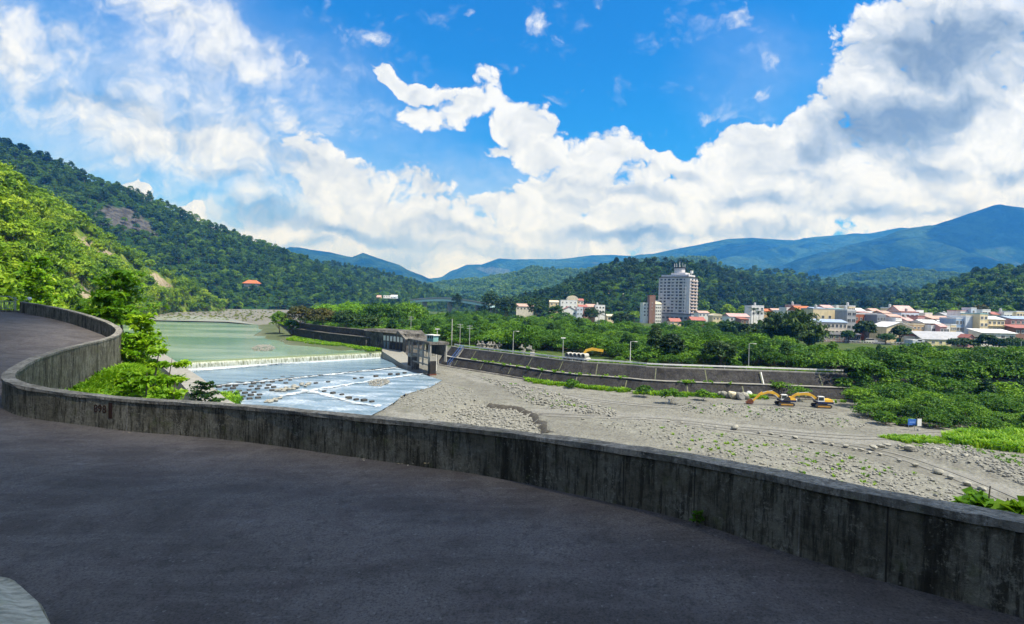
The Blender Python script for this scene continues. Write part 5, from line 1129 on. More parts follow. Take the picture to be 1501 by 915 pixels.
p, k = epoint(778, 6.6, 0); o = MB().box(-.6, .6, -.4, .4, -.1, 1.25).build('concrete_marker', M['pale_conc']); o.location = (p.x, p.y, gz(p.x, p.y)); tag(o, 'upright pale concrete marker block standing alone on the embankment road', 'marker block')
# ---------------------------------------------------------------- signs at the thicket edge
for px, py, w, h, mat, lb, hh in ((1336.5, 629, 1.25, .95, 'blue', 'wide blue notice board on two posts at the thicket edge', 1.75), (1347.3, 630, .62, 1.1, 'white', 'narrow white notice board on a single post at the thicket edge', 1.85)):
    p = onz(px, py, .25); z = gz(p.x, p.y); o = empty('notice_board', (p.x, p.y, z), 0, lb, 'sign')
    MB().box(-w/2, w/2, -.03, .03, hh-h, hh).build('board', M[mat], o)
    if mat == 'blue':
        MB().box(-w*.33, w*.33, -.034, -.031, hh-h*.62, hh-h*.42).build('lettering_band', surf('pale_blue', (.15, .3, .7), None), o)
        for x in (-w*.35, w*.35): MB().tube([(x, .06, -.2), (x, .06, hh)], .035, 6).build('post', M['steel'], o)
    else: MB().tube([(0, .06, -.2), (0, .06, hh)], .035, 6).build('post', M['steel'], o); MB().box(-.2, .2, -.15, .2, -.1, .3).build('foot_block', M['pale_conc'], o)
p = onz(1113, 639, .0); 
# small white bollard by the weeds at the embankment foot
p = onz(981, 590, .05); o = empty('white_bollard', (p.x, p.y, gz(p.x, p.y)), 0, 'small white bollard standing in weeds at the embankment foot', 'bollard'); MB().tube([(0, 0, -.1), (0, 0, .62)], [.2, .17], 10).build('bollard_post', M['white'], o); MB().tube([(0, 0, .621), (0, 0, .72)], [.21, .16], 10).build('bollard_cap', M['conc'], o)
# ---------------------------------------------------------------- excavators
M['yellow'] = surf('yellow_paint', (.68, .40, .03), (.54, .30, .03), .8, .5, spec=.5); M['navy'] = surf('navy_paint', (.012, .018, .06), (.02, .028, .08), 1, .5); M['track'] = surf('track_steel', (.03, .028, .027), (.06, .055, .05), 3, .8); M['tan'] = surf('dusty_yellow', (.50, .27, .04), (.36, .2, .05), 2, .7)
def limb(m, pts, ws, th):
    """box section arm through side-view points (x, z) with widths"""
    P = [Vector((x, 0, z)) for x, z in pts]; up = []; lo = []
    for i, p in enumerate(P):
        d = (P[min(i+1, len(P)-1)]-P[max(i-1, 0)]).normalized(); n = Vector((-d.z, 0, d.x)); up.append(p+n*ws[i]/2); lo.append(p-n*ws[i]/2)
    ring = up+lo[::-1]; y = Vector((0, th/2, 0)); n = len(ring); vs = [v-y for v in ring]+[v+y for v in ring]; k = len(P); fs = []
    for i in range(k-1): fs += [(i, i+1, n-2-i, n-1-i), (n+n-1-i, n+n-2-i, n+i+1, n+i)]
    fs += [(i, (i+1) % n, n+(i+1) % n, n+i) for i in range(n)]
    m.add(vs, fs); return m
def excavator(px, py, rz, label, bucket_rust, fold):
    p = onz(px, py, .35); o = empty('excavator', (p.x, p.y, gz(p.x, p.y)+.02), rz, label, 'excavator')
    for s in (-1, 1):
        m = MB(); pr = [(-2.0, .35), (-1.75, .05), (1.75, .05), (2.0, .35), (2.0, .62), (1.75, .88), (-1.75, .88), (-2.0, .62)]; y = s*1.15
        m.hull([(x, y-.28, z) for x, z in pr], [(x, y+.28, z) for x, z in pr]); t_ = m.build('track', M['track'], o)
        mm = MB(); mm.box(-1.5, 1.5, y-.31 if s < 0 else y+.27, y-.27 if s < 0 else y+.31, .28, .62); mm.build('track_frame', M['tan'], t_)
    m = MB(); m.box(-.9, .9, -.85, .85, .45, .98); m.build('undercarriage', M['tan'], o)
    m = MB(); m.tube([(0, 0, .98), (0, 0, 1.12)], .75, 14); m.build('slew_ring', M['track'], o)
    m = MB(); m.hull([(-1.45, -1.3, 1.12), (2.3, -1.3, 1.12), (2.55, -.9, 1.12), (2.55, .9, 1.12), (2.3, 1.3, 1.12), (-1.45, 1.3, 1.12)], [(-1.45, -1.3, 1.62), (2.4, -1.3, 1.62), (2.65, -.9, 1.62), (2.65, .9, 1.62), (2.4, 1.3, 1.62), (-1.45, 1.3, 1.62)]); m.build('turntable', M['navy'], o)
    m = MB(); m.hull([(.2, -1.28, 1.622), (2.35, -1.28, 1.622), (2.35, 1.28, 1.622), (.2, 1.28, 1.622)], [(.3, -1.2, 2.15), (2.0, -1.2, 2.25), (2.0, 1.2, 2.25), (.3, 1.2, 2.15)]); m.build('engine_hood', M['yellow'], o)
    m = MB(); m.hull([(1.9, -1.29, 1.3), (2.62, -1.0, 1.3), (2.62, 1.0, 1.3), (1.9, 1.29, 1.3)], [(2.36, -1.25, 2.1), (2.66, -1.0, 2.0), (2.66, 1.0, 2.0), (2.36, 1.25, 2.1)]); m.build('counterweight', M['white'], o)
    cab = MB(); cab.hull([(-1.5, -1.3, 1.625), (.15, -1.3, 1.625), (.15, -.35, 1.625), (-1.5, -.35, 1.625)], [(-1.3, -1.25, 2.95), (.1, -1.25, 2.95), (.1, -.4, 2.95), (-1.3, -.4, 2.95)]); c = cab.build('cab', M['white'], o)
    MB().hull([(-1.36, -1.325, 1.95), (-.05, -1.325, 1.95), (-.05, -1.28, 1.95), (-1.36, -1.28, 1.95)], [(-1.2, -1.29, 2.78), (-.05, -1.29, 2.78), (-.05, -1.2, 2.78), (-1.2, -1.2, 2.78)]).build('side_window', M['glass'], c)
    MB().hull([(-1.5, -1.2, 1.9), (-1.5, -.45, 1.9), (-1.42, -.45, 1.9), (-1.42, -1.2, 1.9)], [(-1.36, -1.16, 2.8), (-1.36, -.5, 2.8), (-1.25, -.5, 2.8), (-1.25, -1.16, 2.8)]).build('windscreen', M['glass'], c)
    tip, el = fold; bm2 = MB(); limb(bm2, [(-.9, 1.7), (-2.0, 2.65), (-3.0, 3.2), (-4.3, 3.3), el], [.5, .66, .7, .58, .42], .42); bo = bm2.build('boom', M['yellow'], o)
    MB().tube([(-1.3, .28, 1.5), (-2.7, .28, 2.75)], .09, 8).build('boom_ram', M['steel'], bo); MB().tube([(-1.3, -.28, 1.5), (-2.7, -.28, 2.75)], .09, 8).build('boom_ram', M['steel'], bo); MB().tube([(-3.2, 0, 3.75), (el[0]+.4, 0, el[1]+.5)], .09, 8).build('stick_ram', M['steel'], bo)
    s2 = MB(); d = Vector((tip[0]-el[0], 0, tip[1]-el[1])).normalized(); limb(s2, [(el[0]-d.x*.8+.1, el[1]-d.z*.8+.1), el, tip], [.3, .55, .3], .36); s2.build('stick', M['yellow'], o)
    b_ = MB(); n = 7; ring = [(tip[0]+.1, tip[1]+.25), (tip[0]-.35, tip[1]+.7), (tip[0]-.95, tip[1]+.3), (tip[0]-1.8, tip[1]-.45), (tip[0]-.2, tip[1]-.55), (tip[0]+.2, tip[1]-.2)]
    b_.hull([(x, -.55, z) for x, z in ring], [(x, .55, z) for x, z in ring]); bk = b_.build('bucket', M['rust'] if bucket_rust else M['track'], o)
    t3 = MB()
    for k in range(5): y = -.45+k*.225; t3.hull([(ring[3][0]+.05, y-.05, ring[3][1]), (ring[3][0]+.05, y+.05, ring[3][1]), (ring[3][0]+.05, y+.05, ring[3][1]+.12), (ring[3][0]+.05, y-.05, ring[3][1]+.12)], [(ring[3][0]-.25, y-.02, ring[3][1]-.02), (ring[3][0]-.25, y+.02, ring[3][1]-.02), (ring[3][0]-.25, y+.02, ring[3][1]+.02), (ring[3][0]-.25, y-.02, ring[3][1]+.02)])
    t3.build('bucket_teeth', M['steel'], bk); o.scale = (.73,)*3; return o
excavator(1150, 592, R(-3), 'yellow excavator resting its rusty bucket beside pale rocks', True, ((-8.2, .75), (-6.4, 2.6)))
excavator(1204, 595, R(-5), 'yellow excavator with its bucket hidden in the bushes behind', False, ((-8.0, 1.9), (-6.4, 2.95)))
# lone digger arm poking out of the bushes above the embankment
p, k = epoint(868, 10, 0); o = empty('digger_arm', (p.x, p.y, gz(p.x, p.y)), 0, 'yellow digger arm poking out of the bushes above the embankment', 'digger arm')
m = MB(); limb(m, [(-2.2, 1.2), (-1.0, 2.6), (.4, 3.0), (3.0, 2.6)], [.35, .6, .65, .6], .4); m.build('boom', M['yellow'], o); m = MB(); limb(m, [(-2.9, .1), (-2.2, 1.2), (-1.8, 1.9)], [.35, .45, .3], .3); m.build('stick', M['tan'], o)
# ---------------------------------------------------------------- blue arched girder bridge
b0, b1 = at(605, 441, 640), at(722, 447.5, 560); bl_ = (b1-b0); Lb = Vector((bl_.x, bl_.y, 0)).length; br = empty('girder_bridge', (b0.x, b0.y, 4), math.atan2(bl_.y, bl_.x), 'light blue girder bridge arching across the valley beyond the thicket', 'bridge')
M['sky_blue'] = surf('pale_blue_paint', (.52, .74, .82), (.45, .68, .78), .2, .6)
n = 24; vs = [Vector((Lb*k/n, 0, (b0.z-4)+(b1.z-b0.z)*k/n+4.2*math.sin(math.pi*k/n))) for k in range(n+1)]
MB().sweep(vs, [(-4, -2.6), (-4, 0), (4, 0), (4, -2.6)]).build('girder', M['sky_blue'], br); MB().sweep(vs, [(-5, .005), (-5, .6), (5, .6), (5, .005)]).build('deck', M['conc'], br)
MB().sweep(vs, [(-5, .605), (-5, 1.6), (-4.8, 1.6), (-4.8, .605)]).build('parapet', M['steel'], br)
for k in (4, 12, 20): MB().box(vs[k].x-1, vs[k].x+1, -3, 3, -4, vs[k].z-2.6).build('pier', M['conc'], br)
# ---------------------------------------------------------------- town
def paint(name, c, dirt=.35): 
    return surf(name, c, tuple(x*.82 for x in c), .5, .85, streak=dirt, spec=.2)
WALLC = dict(cream=(.72, .60, .38), pale=(.72, .68, .60), white=(.78, .78, .76), grey=(.36, .37, .39), blue=(.32, .44, .60), lblue=(.56, .63, .72), pink=(.52, .28, .26), brick=(.36, .12, .06), dkblue=(.20, .22, .26), tan=(.50, .36, .20), yellow=(.72, .64, .38), lav=(.50, .48, .53), green=(.36, .40, .26), dkred=(.26, .15, .11), beige=(.66, .58, .48))
for k, c in WALLC.items(): M['w_'+k] = paint('wall_'+k, c)
def roofm(name, c): 
    m, t, b = newmat(name); v = t.coord(); w = t.node('ShaderNodeTexWave'); w.inputs['Scale'].default_value = 1.6; t.l.new(v, w.inputs['Vector'])
    n = t.noise(v, .7, 5, .6); t.put(b.inputs['Base Color'], t.mix(t.math('MULTIPLY', t.mr(n, .4, .75), .6), t.mix(t.math('MULTIPLY', w.outputs[1], .3), c, tuple(x*.7 for x in c)), tuple(x*.5 for x in c))); b.inputs['Roughness'].default_value = .55; return m
ROOFC = dict(red=(.36, .13, .10), salmon=(.50, .33, .27), orange=(.48, .15, .05), white=(.70, .71, .72), grey=(.34, .35, .38), blue=(.30, .38, .52), rust=(.34, .12, .07), pink=(.54, .34, .32), cream=(.62, .55, .40), dark=(.10, .10, .105), teal=(.22, .38, .38))
for k, c in ROOFC.items(): M['r_'+k] = roofm('roof_'+k, c)
WIN = {}
def win_mesh(w, h, frame='white'):
    k = (round(w, 1), round(h, 1), frame)
    if k not in WIN:
        m = MB(); f = .09
        for x0, x1, z0, z1 in ((-w/2-f, w/2+f, -f*1.6, 0), (-w/2-f, w/2+f, h, h+f), (-w/2-f, -w/2, 0, h), (w/2, w/2+f, 0, h), (-.03, .03, 0, h)): m.box(x0, x1, -.10, .03, z0, z1, 0)
        m.box(-w/2, -.031, -.035, .03, .001, h-.001, 1); m.box(.031, w/2, -.035, .03, .001, h-.001, 1)
        WIN[k] = m.mesh('window', [M[frame], M['glass']])
    return WIN[k]
def put_win(par, x, z, w, h, y, rz=0, frame='white', px=None):
    o = link('window', win_mesh(w, h, frame), par, (x, y, z) if rz == 0 else (px, x, z)); o.rotation_euler.z = rz; return o
HR = random.Random(21)
TANK = None
def house(pxl, pxr, pyt, Y, depth, wall, roof, label, rk='flat', rows=2, cols=3, ww=1.3, wh=1.3, base=None, rz=0, rise=1.6, cat='house', tank=False, canopy=None, balcony=False, group=None, first=1.0, over=.35, frame='white', name='town_house'):
    c = at((pxl+pxr)/2, pyt, Y); W = (pxr-pxl)/FPX*Y; z0 = gz(c.x, Y+depth/2)-.3 if base is None else base; H = c.z-z0
    o = empty(name, (c.x, Y+depth/2, z0), rz, label, cat, group); x0, x1, y0, y1 = -W/2, W/2, -depth/2, depth/2
    he = H-rise if rk in ('gx', 'gy', 'hip', 'shed', 'dome') else H
    m = MB()
    if rk == 'gy': m.add([(x0, y0, 0), (x1, y0, 0), (x1, y0, he), (0, y0, H-.05), (x0, y0, he), (x0, y1, 0), (x1, y1, 0), (x1, y1, he), (0, y1, H-.05), (x0, y1, he)], [(0, 1, 2, 3, 4), (9, 8, 7, 6, 5), (1, 6, 7, 2), (5, 0, 4, 9), (2, 7, 8, 3), (4, 3, 8, 9), (5, 6, 1, 0)])
    else: m.box(x0, x1, y0, y1, 0, he)
    m.build('wall', M['w_'+wall], o); rm = M['r_'+roof]; e = over; r = MB()
    if rk == 'flat':
        r.box(x0-.05, x1+.05, y0-.06, y0+.16, he+.003, he+.55); r.box(x0-.05, x1+.05, y1-.16, y1+.06, he+.003, he+.55); r.box(x0-.05, x0+.16, y0+.161, y1-.161, he+.003, he+.55); r.box(x1-.16, x1+.05, y0+.161, y1-.161, he+.003, he+.55); r.box(x0+.161, x1-.161, y0+.161, y1-.161, he+.003, he+.08)
        rf = r.build('roof', rm, o)
    elif rk == 'gx':
        for s in (-1, 1): r.hull([(x0-e, s*(-y0+e), he-.12), (x1+e, s*(-y0+e), he-.12), (x1+e, 0, H), (x0-e, 0, H)][::s], [(x0-e, s*(-y0+e), he+.06), (x1+e, s*(-y0+e), he+.06), (x1+e, 0, H+.18), (x0-e, 0, H+.18)][::s])
        r.add([(x0, y0, he), (x0, y1, he), (x0, 0, H-.06), (x1, y0, he), (x1, y1, he), (x1, 0, H-.06)], [(0, 1, 2), (4, 3, 5), (0, 3, 4, 1)]); rf = r.build('roof', rm, o)
    elif rk == 'gy':
        for s in (-1, 1): r.hull([(s*(x1+e), y0-e, he-.12), (s*(x1+e), y1+e, he-.12), (0, y1+e, H), (0, y0-e, H)][::-s], [(s*(x1+e), y0-e, he+.06), (s*(x1+e), y1+e, he+.06), (0, y1+e, H+.18), (0, y0-e, H+.18)][::-s])
        rf = r.build('roof', rm, o)
    elif rk == 'hip':
        k = min(W, depth)*.32; r.hull([(x0-e, y0-e, he), (x1+e, y0-e, he), (x1+e, y1+e, he), (x0-e, y1+e, he)], [(x0+k, -.15, H), (x1-k, -.15, H), (x1-k, .15, H), (x0+k, .15, H)]); r.box(x0-e, x1+e, y0-e, y1+e, he-.2, he-.003); rf = r.build('roof', rm, o)
    elif rk == 'shed': r.hull([(x0-e, y0-e, he), (x1+e, y0-e, he), (x1+e, y1+e, H), (x0-e, y1+e, H)], [(x0-e, y0-e, he+.15), (x1+e, y0-e, he+.15), (x1+e, y1+e, H+.15), (x0-e, y1+e, H+.15)]); r.add([(x0, y0, he), (x0, y1, he), (x0, y1, H), (x1, y0, he), (x1, y1, he), (x1, y1, H)], [(0, 1, 2), (4, 3, 5), (1, 4, 5, 2)]); rf = r.build('roof', rm, o)
    elif rk == 'dome':
        n = 10; pr = [(math.cos(math.pi*(1-k/n))*(W/2+e), math.sin(math.pi*k/n)*rise) for k in range(n+1)]
        r.hull([(x, y0-e, he+z+.002) for x, z in pr], [(x, y1+e, he+z+.002) for x, z in pr]); rf = r.build('roof', rm, o, smooth=False)
    fl = 3.2
    for a in range(rows):
        z = he-first-wh-a*fl
        if z < .3: break
        for b_ in range(cols):
            x = x0+W*(b_+.5)/cols+HR.uniform(-.15, .15); w_ = min(ww, W/cols*.72); put_win(o, x, z, round(w_, 1), wh, y0, frame=frame)
        if balcony: MB().box(x0+.2, x1-.2, y0-1.0, y0-.005, z-.9, z-.72).build('balcony', M['w_'+wall], o)
    if canopy:
        h2 = 2.1; q = MB(); q.hull([(x0, y0+.3, H+h2), (x1, y0+.3, H+h2), (x1, y1-.5, H+h2+.5), (x0, y1-.5, H+h2+.5)], [(x0, y0+.3, H+h2+.12), (x1, y0+.3, H+h2+.12), (x1, y1-.5, H+h2+.62), (x0, y1-.5, H+h2+.62)]); q.build('roof_canopy', M['r_'+canopy], o)
        for x in (x0+.2, 0, x1-.2): MB().box(x-.06, x+.06, y0+.4, y0+.52, he+.1, H+h2).build('canopy_post', M['steel'], o)
    if tank:
        q = MB(); x = HR.uniform(x0*.5, x1*.5); q.tube([(x, 0, he+.6), (x, 0, he+2.2)], .7, 10); q.tube([(x, 0, he+2.2), (x, 0, he+2.5)], [.7, .2], 10); q.build('water_tank', M['steel'], o); q = MB()
        for a in (-.5, .5): q.box(x+a-.05, x+a+.05, -.05, .05, he+.05, he+.62)
        q.build('tank_stand', M['steel'], o)
    return o
# front row
house(1176.5, 1242, 468.5, 255, 10, 'beige', 'blue', 'long beige two storey school block with a blue grey roof', 'gx', 2, 11, 1.2, 1.6, rise=1.2, first=.9, cat='school block', name='school_block')
house(1192, 1241.5, 454, 276, 12, 'cream', 'grey', 'large cream block behind the beige school block', 'flat', 3, 5, 1.2, 1.5, canopy=None, tank=True, first=3.2)
house(1192, 1210, 450.5, 290, 6, 'pale', 'blue', 'pale rooftop floor with a thin blue canopy above the cream block', 'shed', 1, 4, rise=.7)
house(1220, 1241, 452, 292, 6, 'dkblue', 'teal', 'dark open rooftop level with a pale blue canopy', 'shed', 1, 3, rise=.6)
house(1171, 1192, 449, 305, 12, 'pale', 'orange', 'house with a bright orange tiled roof', 'gx', 2, 3, rise=2.6)
house(1161.5, 1174, 448, 330, 9, 'pink', 'pink', 'narrow pink house left of the orange roof', 'flat', 3, 2, tank=True)
house(1153, 1166, 452, 320, 9, 'white', 'white', 'small white house half hidden behind the bamboo', 'flat', 2, 2)
house(1241.8, 1255, 455.5, 264, 10, 'grey', 'white', 'narrow grey block between the cream block and the brick red front', 'flat', 4, 2, 1.6, 1.4, frame='steel', tank=True)
house(1253, 1285.5, 461, 272, 10, 'brick', 'white', 'wide house with a brick red facade and white roof edge', 'flat', 2, 5, .9, 1.3, first=1.6)
house(1262, 1278, 457, 285, 7, 'dkred', 'pink', 'dark red rooftop shed with a pink canopy above the brick red front', 'shed', 1, 2, rise=.6)
house(1285.7, 1298.5, 462.5, 263, 12, 'dkblue', 'grey', 'dark slate coloured block beside the brick red front', 'flat', 4, 3, 1.3, 1.5, frame='steel')
house(1294.5, 1306.5, 456, 286, 9, 'white', 'salmon', 'white house with a small salmon roof above dark windows', 'gx', 2, 2, 2.4, 1.4, rise=1.2)
house(1276, 1294, 457.5, 296, 9, 'white', 'white', 'low white roofed house between pink roofs', 'gx', 1, 3, rise=1)
house(1300, 1338.5, 472.8, 250, 12, 'cream', 'white', 'cream gabled hall with a white edged roof behind street trees', 'gy', 1, 4, 1.5, 1.2, rise=2.3, first=2.0, cat='hall', name='gabled_hall')
house(1319, 1341.5, 448.5, 296, 10, 'white', 'pink', 'tall white house with a large pink roof, highest roof in the town', 'gx', 2, 3, rise=3.0)
house(1305, 1322, 461, 275, 9, 'pale', 'salmon', 'pale house with a salmon roof beside the street of parked cars', 'gx', 2, 3, rise=1.2, balcony=True)
house(1321, 1347, 458.5, 282, 9, 'lblue', 'rust', 'pale blue house with a rust red roof edge below the large pink roof', 'flat', 3, 4, balcony=True, tank=True)
house(1345.5, 1355.5, 464.5, 272, 9, 'pink', 'red', 'narrow rose red house between white houses', 'flat', 3, 2)
house(1355, 1378.5, 469.5, 259, 10, 'dkred', 'white', 'dark timber fronted house under a broad white roof', 'gx', 2, 4, 1.2, 1.2, rise=1.5)
house(1366.5, 1403, 463.8, 288, 12, 'dkred', 'salmon', 'long low house with a salmon pink roof', 'gx', 1, 5, rise=1.5)
house(1382, 1400, 470, 268, 8, 'white', 'white', 'white house with a sunlit sloping roof beside the blue block', 'gx', 1, 2, rise=1.6)
house(1365, 1392.5, 479, 249, 8, 'white', 'white', 'low white house in front of the dark timber one', 'flat', 1, 4)
house(1339, 1355, 476.3, 253, 9, 'tan', 'cream', 'tan house with a row of three dark windows', 'flat', 1, 3, .9, .9)
house(1378.5, 1388, 475.3, 246, 6, 'pink', 'pink', 'tiny house with a pink roof in front of the white houses', 'gx', 1, 2, rise=1.2)
o = house(1401.5, 1415.5, 467.5, 256, 10, 'blue', 'white', 'blue fronted three storey block with big dark windows', 'flat', 3, 3, 1.4, 1.6, tank=False)
house(1415.6, 1428.5, 464.5, 255, 11, 'lblue', 'white', 'blank pale blue grey block beside the blue fronted one', 'flat', 0, 0)
house(1423.5, 1431.5, 452.5, 284, 6, 'lblue', 'white', 'slim pale tower block rising above the roofs', 'flat', 5, 1, .8, 1.2, name='slim_tower')
house(1408, 1424, 456.5, 286, 9, 'white', 'pink', 'white house with a pink awning beside the slim tower block', 'flat', 2, 3, canopy=None)
house(1428.7, 1436.5, 468, 254, 9, 'grey', 'grey', 'grey stairwell block with open landings', 'flat', 5, 1, 1.7, 1.7, frame='steel')
house(1436.8, 1448.3, 461, 251, 11, 'cream', 'teal', 'narrow cream house with a pale green top floor', 'flat', 4, 2, 1.1, 1.3)
house(1448.5, 1473, 464.3, 253, 11, 'cream', 'white', 'wide cream house with white roof beside the green topped one', 'gx', 3, 4, 1.2, 1.3, rise=1.3, balcony=True)
house(1439, 1489, 483.5, 241, 7, 'pale', 'white', 'long low house with a white sloping awning under the cream houses', 'shed', 1, 4, 1.6, 1.1, rise=1.6, over=.6)
house(1474, 1484, 468, 262, 8, 'grey', 'grey', 'small grey house between the cream and pink brick houses', 'flat', 3, 2)
house(1482, 1518, 464.2, 258, 11, 'pink', 'blue', 'pink brick house with a pale blue roof at the edge of town', 'gx', 3, 5, rise=1.2)
house(1488, 1520, 477, 248, 6, 'dkred', 'red', 'low house with a wine red awning in front of the pink brick house', 'shed', 1, 4, rise=1.4, over=.8)
house(1352, 1428, 487.5, 235, 14, 'yellow', 'grey', 'long warehouse with a grey metal roof and yellow wall', 'gx', 1, 7, 1.2, 1., rise=3.2, first=.8, cat='warehouse', name='warehouse')
house(1341.5, 1353, 488.5, 239, 7, 'white', 'red', 'small white shed with a crimson roof beside the warehouse', 'gx', 1, 2, rise=1.5)
house(1419, 1428.5, 490.8, 229, 5, 'pink', 'red', 'little red gabled hut at the end of the warehouse', 'gy', 1, 1, rise=1.4)
o = house(1338, 1355, 500, 231, 5, 'lblue', 'white', 'pale blue gatehouse with a round emblem at the warehouse corner', 'flat', 0, 0)
MB().tube([(0.6, -2.56, 2.6), (.6, -2.50, 2.6)], 1.0, 16).build('round_emblem', M['white'], o); MB().box(-.1, 1.3, -2.59, -2.562, 2.45, 2.72).build('emblem_band', M['navy'], o)
house(1184, 1262, 487.5, 248, 6, 'dkred', 'dark', 'long dark roofed arcade below the beige school block', 'gx', 1, 10, 1.6, 1.5, rise=1.0, first=.4, cat='arcade', name='arcade')
# middle row, between the tower and the town
house(1069.5, 1099, 460, 350, 12, 'white', 'pink', 'white house with a faded pink roof in front of bright trees', 'gx', 2, 4, rise=2)
house(1086, 1098, 466, 342, 8, 'dkred', 'rust', 'low shed with a dark opening beside the faded pink roof', 'shed', 1, 2, rise=1)
house(1102, 1120, 449, 360, 11, 'white', 'white', 'bright white cube house beside a palm', 'flat', 2, 3, tank=True)
house(1120, 1133, 453, 365, 10, 'tan', 'orange', 'house with an orange roof just behind the thicket', 'gx', 1, 3, rise=1.6)
house(1134, 1147, 452.5, 362, 10, 'tan', 'salmon', 'house with a pale salmon roof behind the bamboo tops', 'gx', 1, 3, rise=1.6)
house(1045, 1060, 460, 400, 10, 'cream', 'cream', 'beige house with a domed roof right of the tower block', 'dome', 1, 3, rise=2)
house(1024.5, 1040, 456, 440, 12, 'white', 'salmon', 'white house with a salmon roof at the foot of the tower block', 'gx', 1, 3, rise=1.6)
house(1014, 1034.5, 465, 420, 12, 'dkred', 'red', 'low red roofed house hugging the foot of the tower block', 'gx', 1, 4, rise=2.6)
house(983, 998.5, 467, 400, 9, 'cream', 'red', 'small gabled house with a scarlet roof before the tower block', 'gx', 1, 2, rise=2.4)
house(1004, 1012, 471.5, 395, 6, 'pink', 'salmon', 'little house with a dusty salmon roof before the tower block', 'hip', 1, 1, rise=1.2)
# cluster of houses up the valley
house(823, 846, 449.5, 400, 12, 'white', 'red', 'white gabled house with a red roof, front of the hillside cluster', 'gy', 1, 3, 1.2, 1.2, rise=3.2, first=1.4)
house(845.5, 854.5, 451, 398, 9, 'lblue', 'white', 'narrow pale blue three storey house beside the white gabled one', 'flat', 3, 2, .9, 1.)
house(822, 846, 441, 425, 12, 'white', 'white', 'broad white house behind the white gabled one', 'flat', 3, 4, .9, .9)
house(832, 847.5, 433.3, 450, 12, 'cream', 'cream', 'house with a golden barrel roof at the top of the cluster', 'dome', 2, 3, rise=4)
house(846, 855.5, 438, 452, 9, 'pale', 'red', 'pale house with a red roof beside the golden barrel roof', 'gx', 2, 2, rise=1.6)
house(849, 861, 447, 430, 9, 'pink', 'red', 'low house with a crimson roof right of the hillside cluster', 'gx', 1, 3, rise=1.6)
house(860, 873, 446, 445, 10, 'tan', 'salmon', 'tan house with a salmon gable at the right of the cluster', 'gx', 1, 3, rise=2.2)
house(873, 887, 448, 440, 10, 'white', 'white', 'white flat roofed house at the right end of the cluster', 'flat', 2, 3, tank=True)
house(757, 782, 445.5, 440, 12, 'pale', 'salmon', 'long low house with a salmon roof among dark trees', 'gx', 1, 5, rise=2.2)
house(806, 819, 440.5, 470, 10, 'cream', 'cream', 'cream house peeping out of the trees left of the cluster', 'gx', 1, 2, rise=1.6)
house(890, 901, 461, 420, 9, 'cream', 'cream', 'cream house partly hidden by the palm tree', 'gx', 1, 2, rise=1.4)
SY, SZ = on_hill(hD, 832, 431)
house(823, 841, 427.5, SY-12, 14, 'tan', 'cream', 'shed with a wide beige roof on the dark hill above the cluster', 'shed', 0, 0, rise=1.4, name='hill_shed', base=SZ-2)
SY, SZ = on_hill(hD, 898, 433)
house(893, 903, 429.5, SY-7, 8, 'tan', 'cream', 'small hut with a beige roof on the dark hill', 'shed', 0, 0, rise=1., base=SZ-2, name='hill_shed')
SY, SZ = on_hill(hD, 920, 434)
house(915, 925, 430.5, SY-7, 8, 'tan', 'cream', 'tiny pale roof on the dark hill nearest the tower block', 'shed', 0, 0, rise=1., base=SZ-2, name='hill_shed')
PY, PZ = on_hill(hA, 367, 419.5)
o = house(357.5, 376.5, 410.5, PY-10, 11, 'beige', 'orange', 'lone pavilion with an orange red hip roof on the forest slope', 'hip', 1, 3, rise=5., over=2., base=PZ-3, cat='pavilion', name='hill_pavilion')
house(562, 572, 433.5, 900, 12, 'white', 'white', 'small white house at the foot of the far wooded ridge', 'flat', 1, 3, base=at(571, 437.5, 900).z)
house(571, 581, 432.3, 905, 12, 'lblue', 'white', 'white house with a sloping roof beside the far wooded ridge', 'shed', 1, 2, rise=3, base=at(571, 437.5, 900).z)
house(552, 558, 433, 890, 9, 'tan', 'salmon', 'tiny house with a salmon roof at the foot of the far ridge', 'gx', 0, 0, rise=3, base=at(571, 437.5, 900).z)
house(1474, 1560, 519.5, 165, 12, 'white', 'white', 'pale vaulted roof rising from the thicket at the edge of the photo', 'dome', 0, 0, rise=3., cat='greenhouse', name='vaulted_shed')
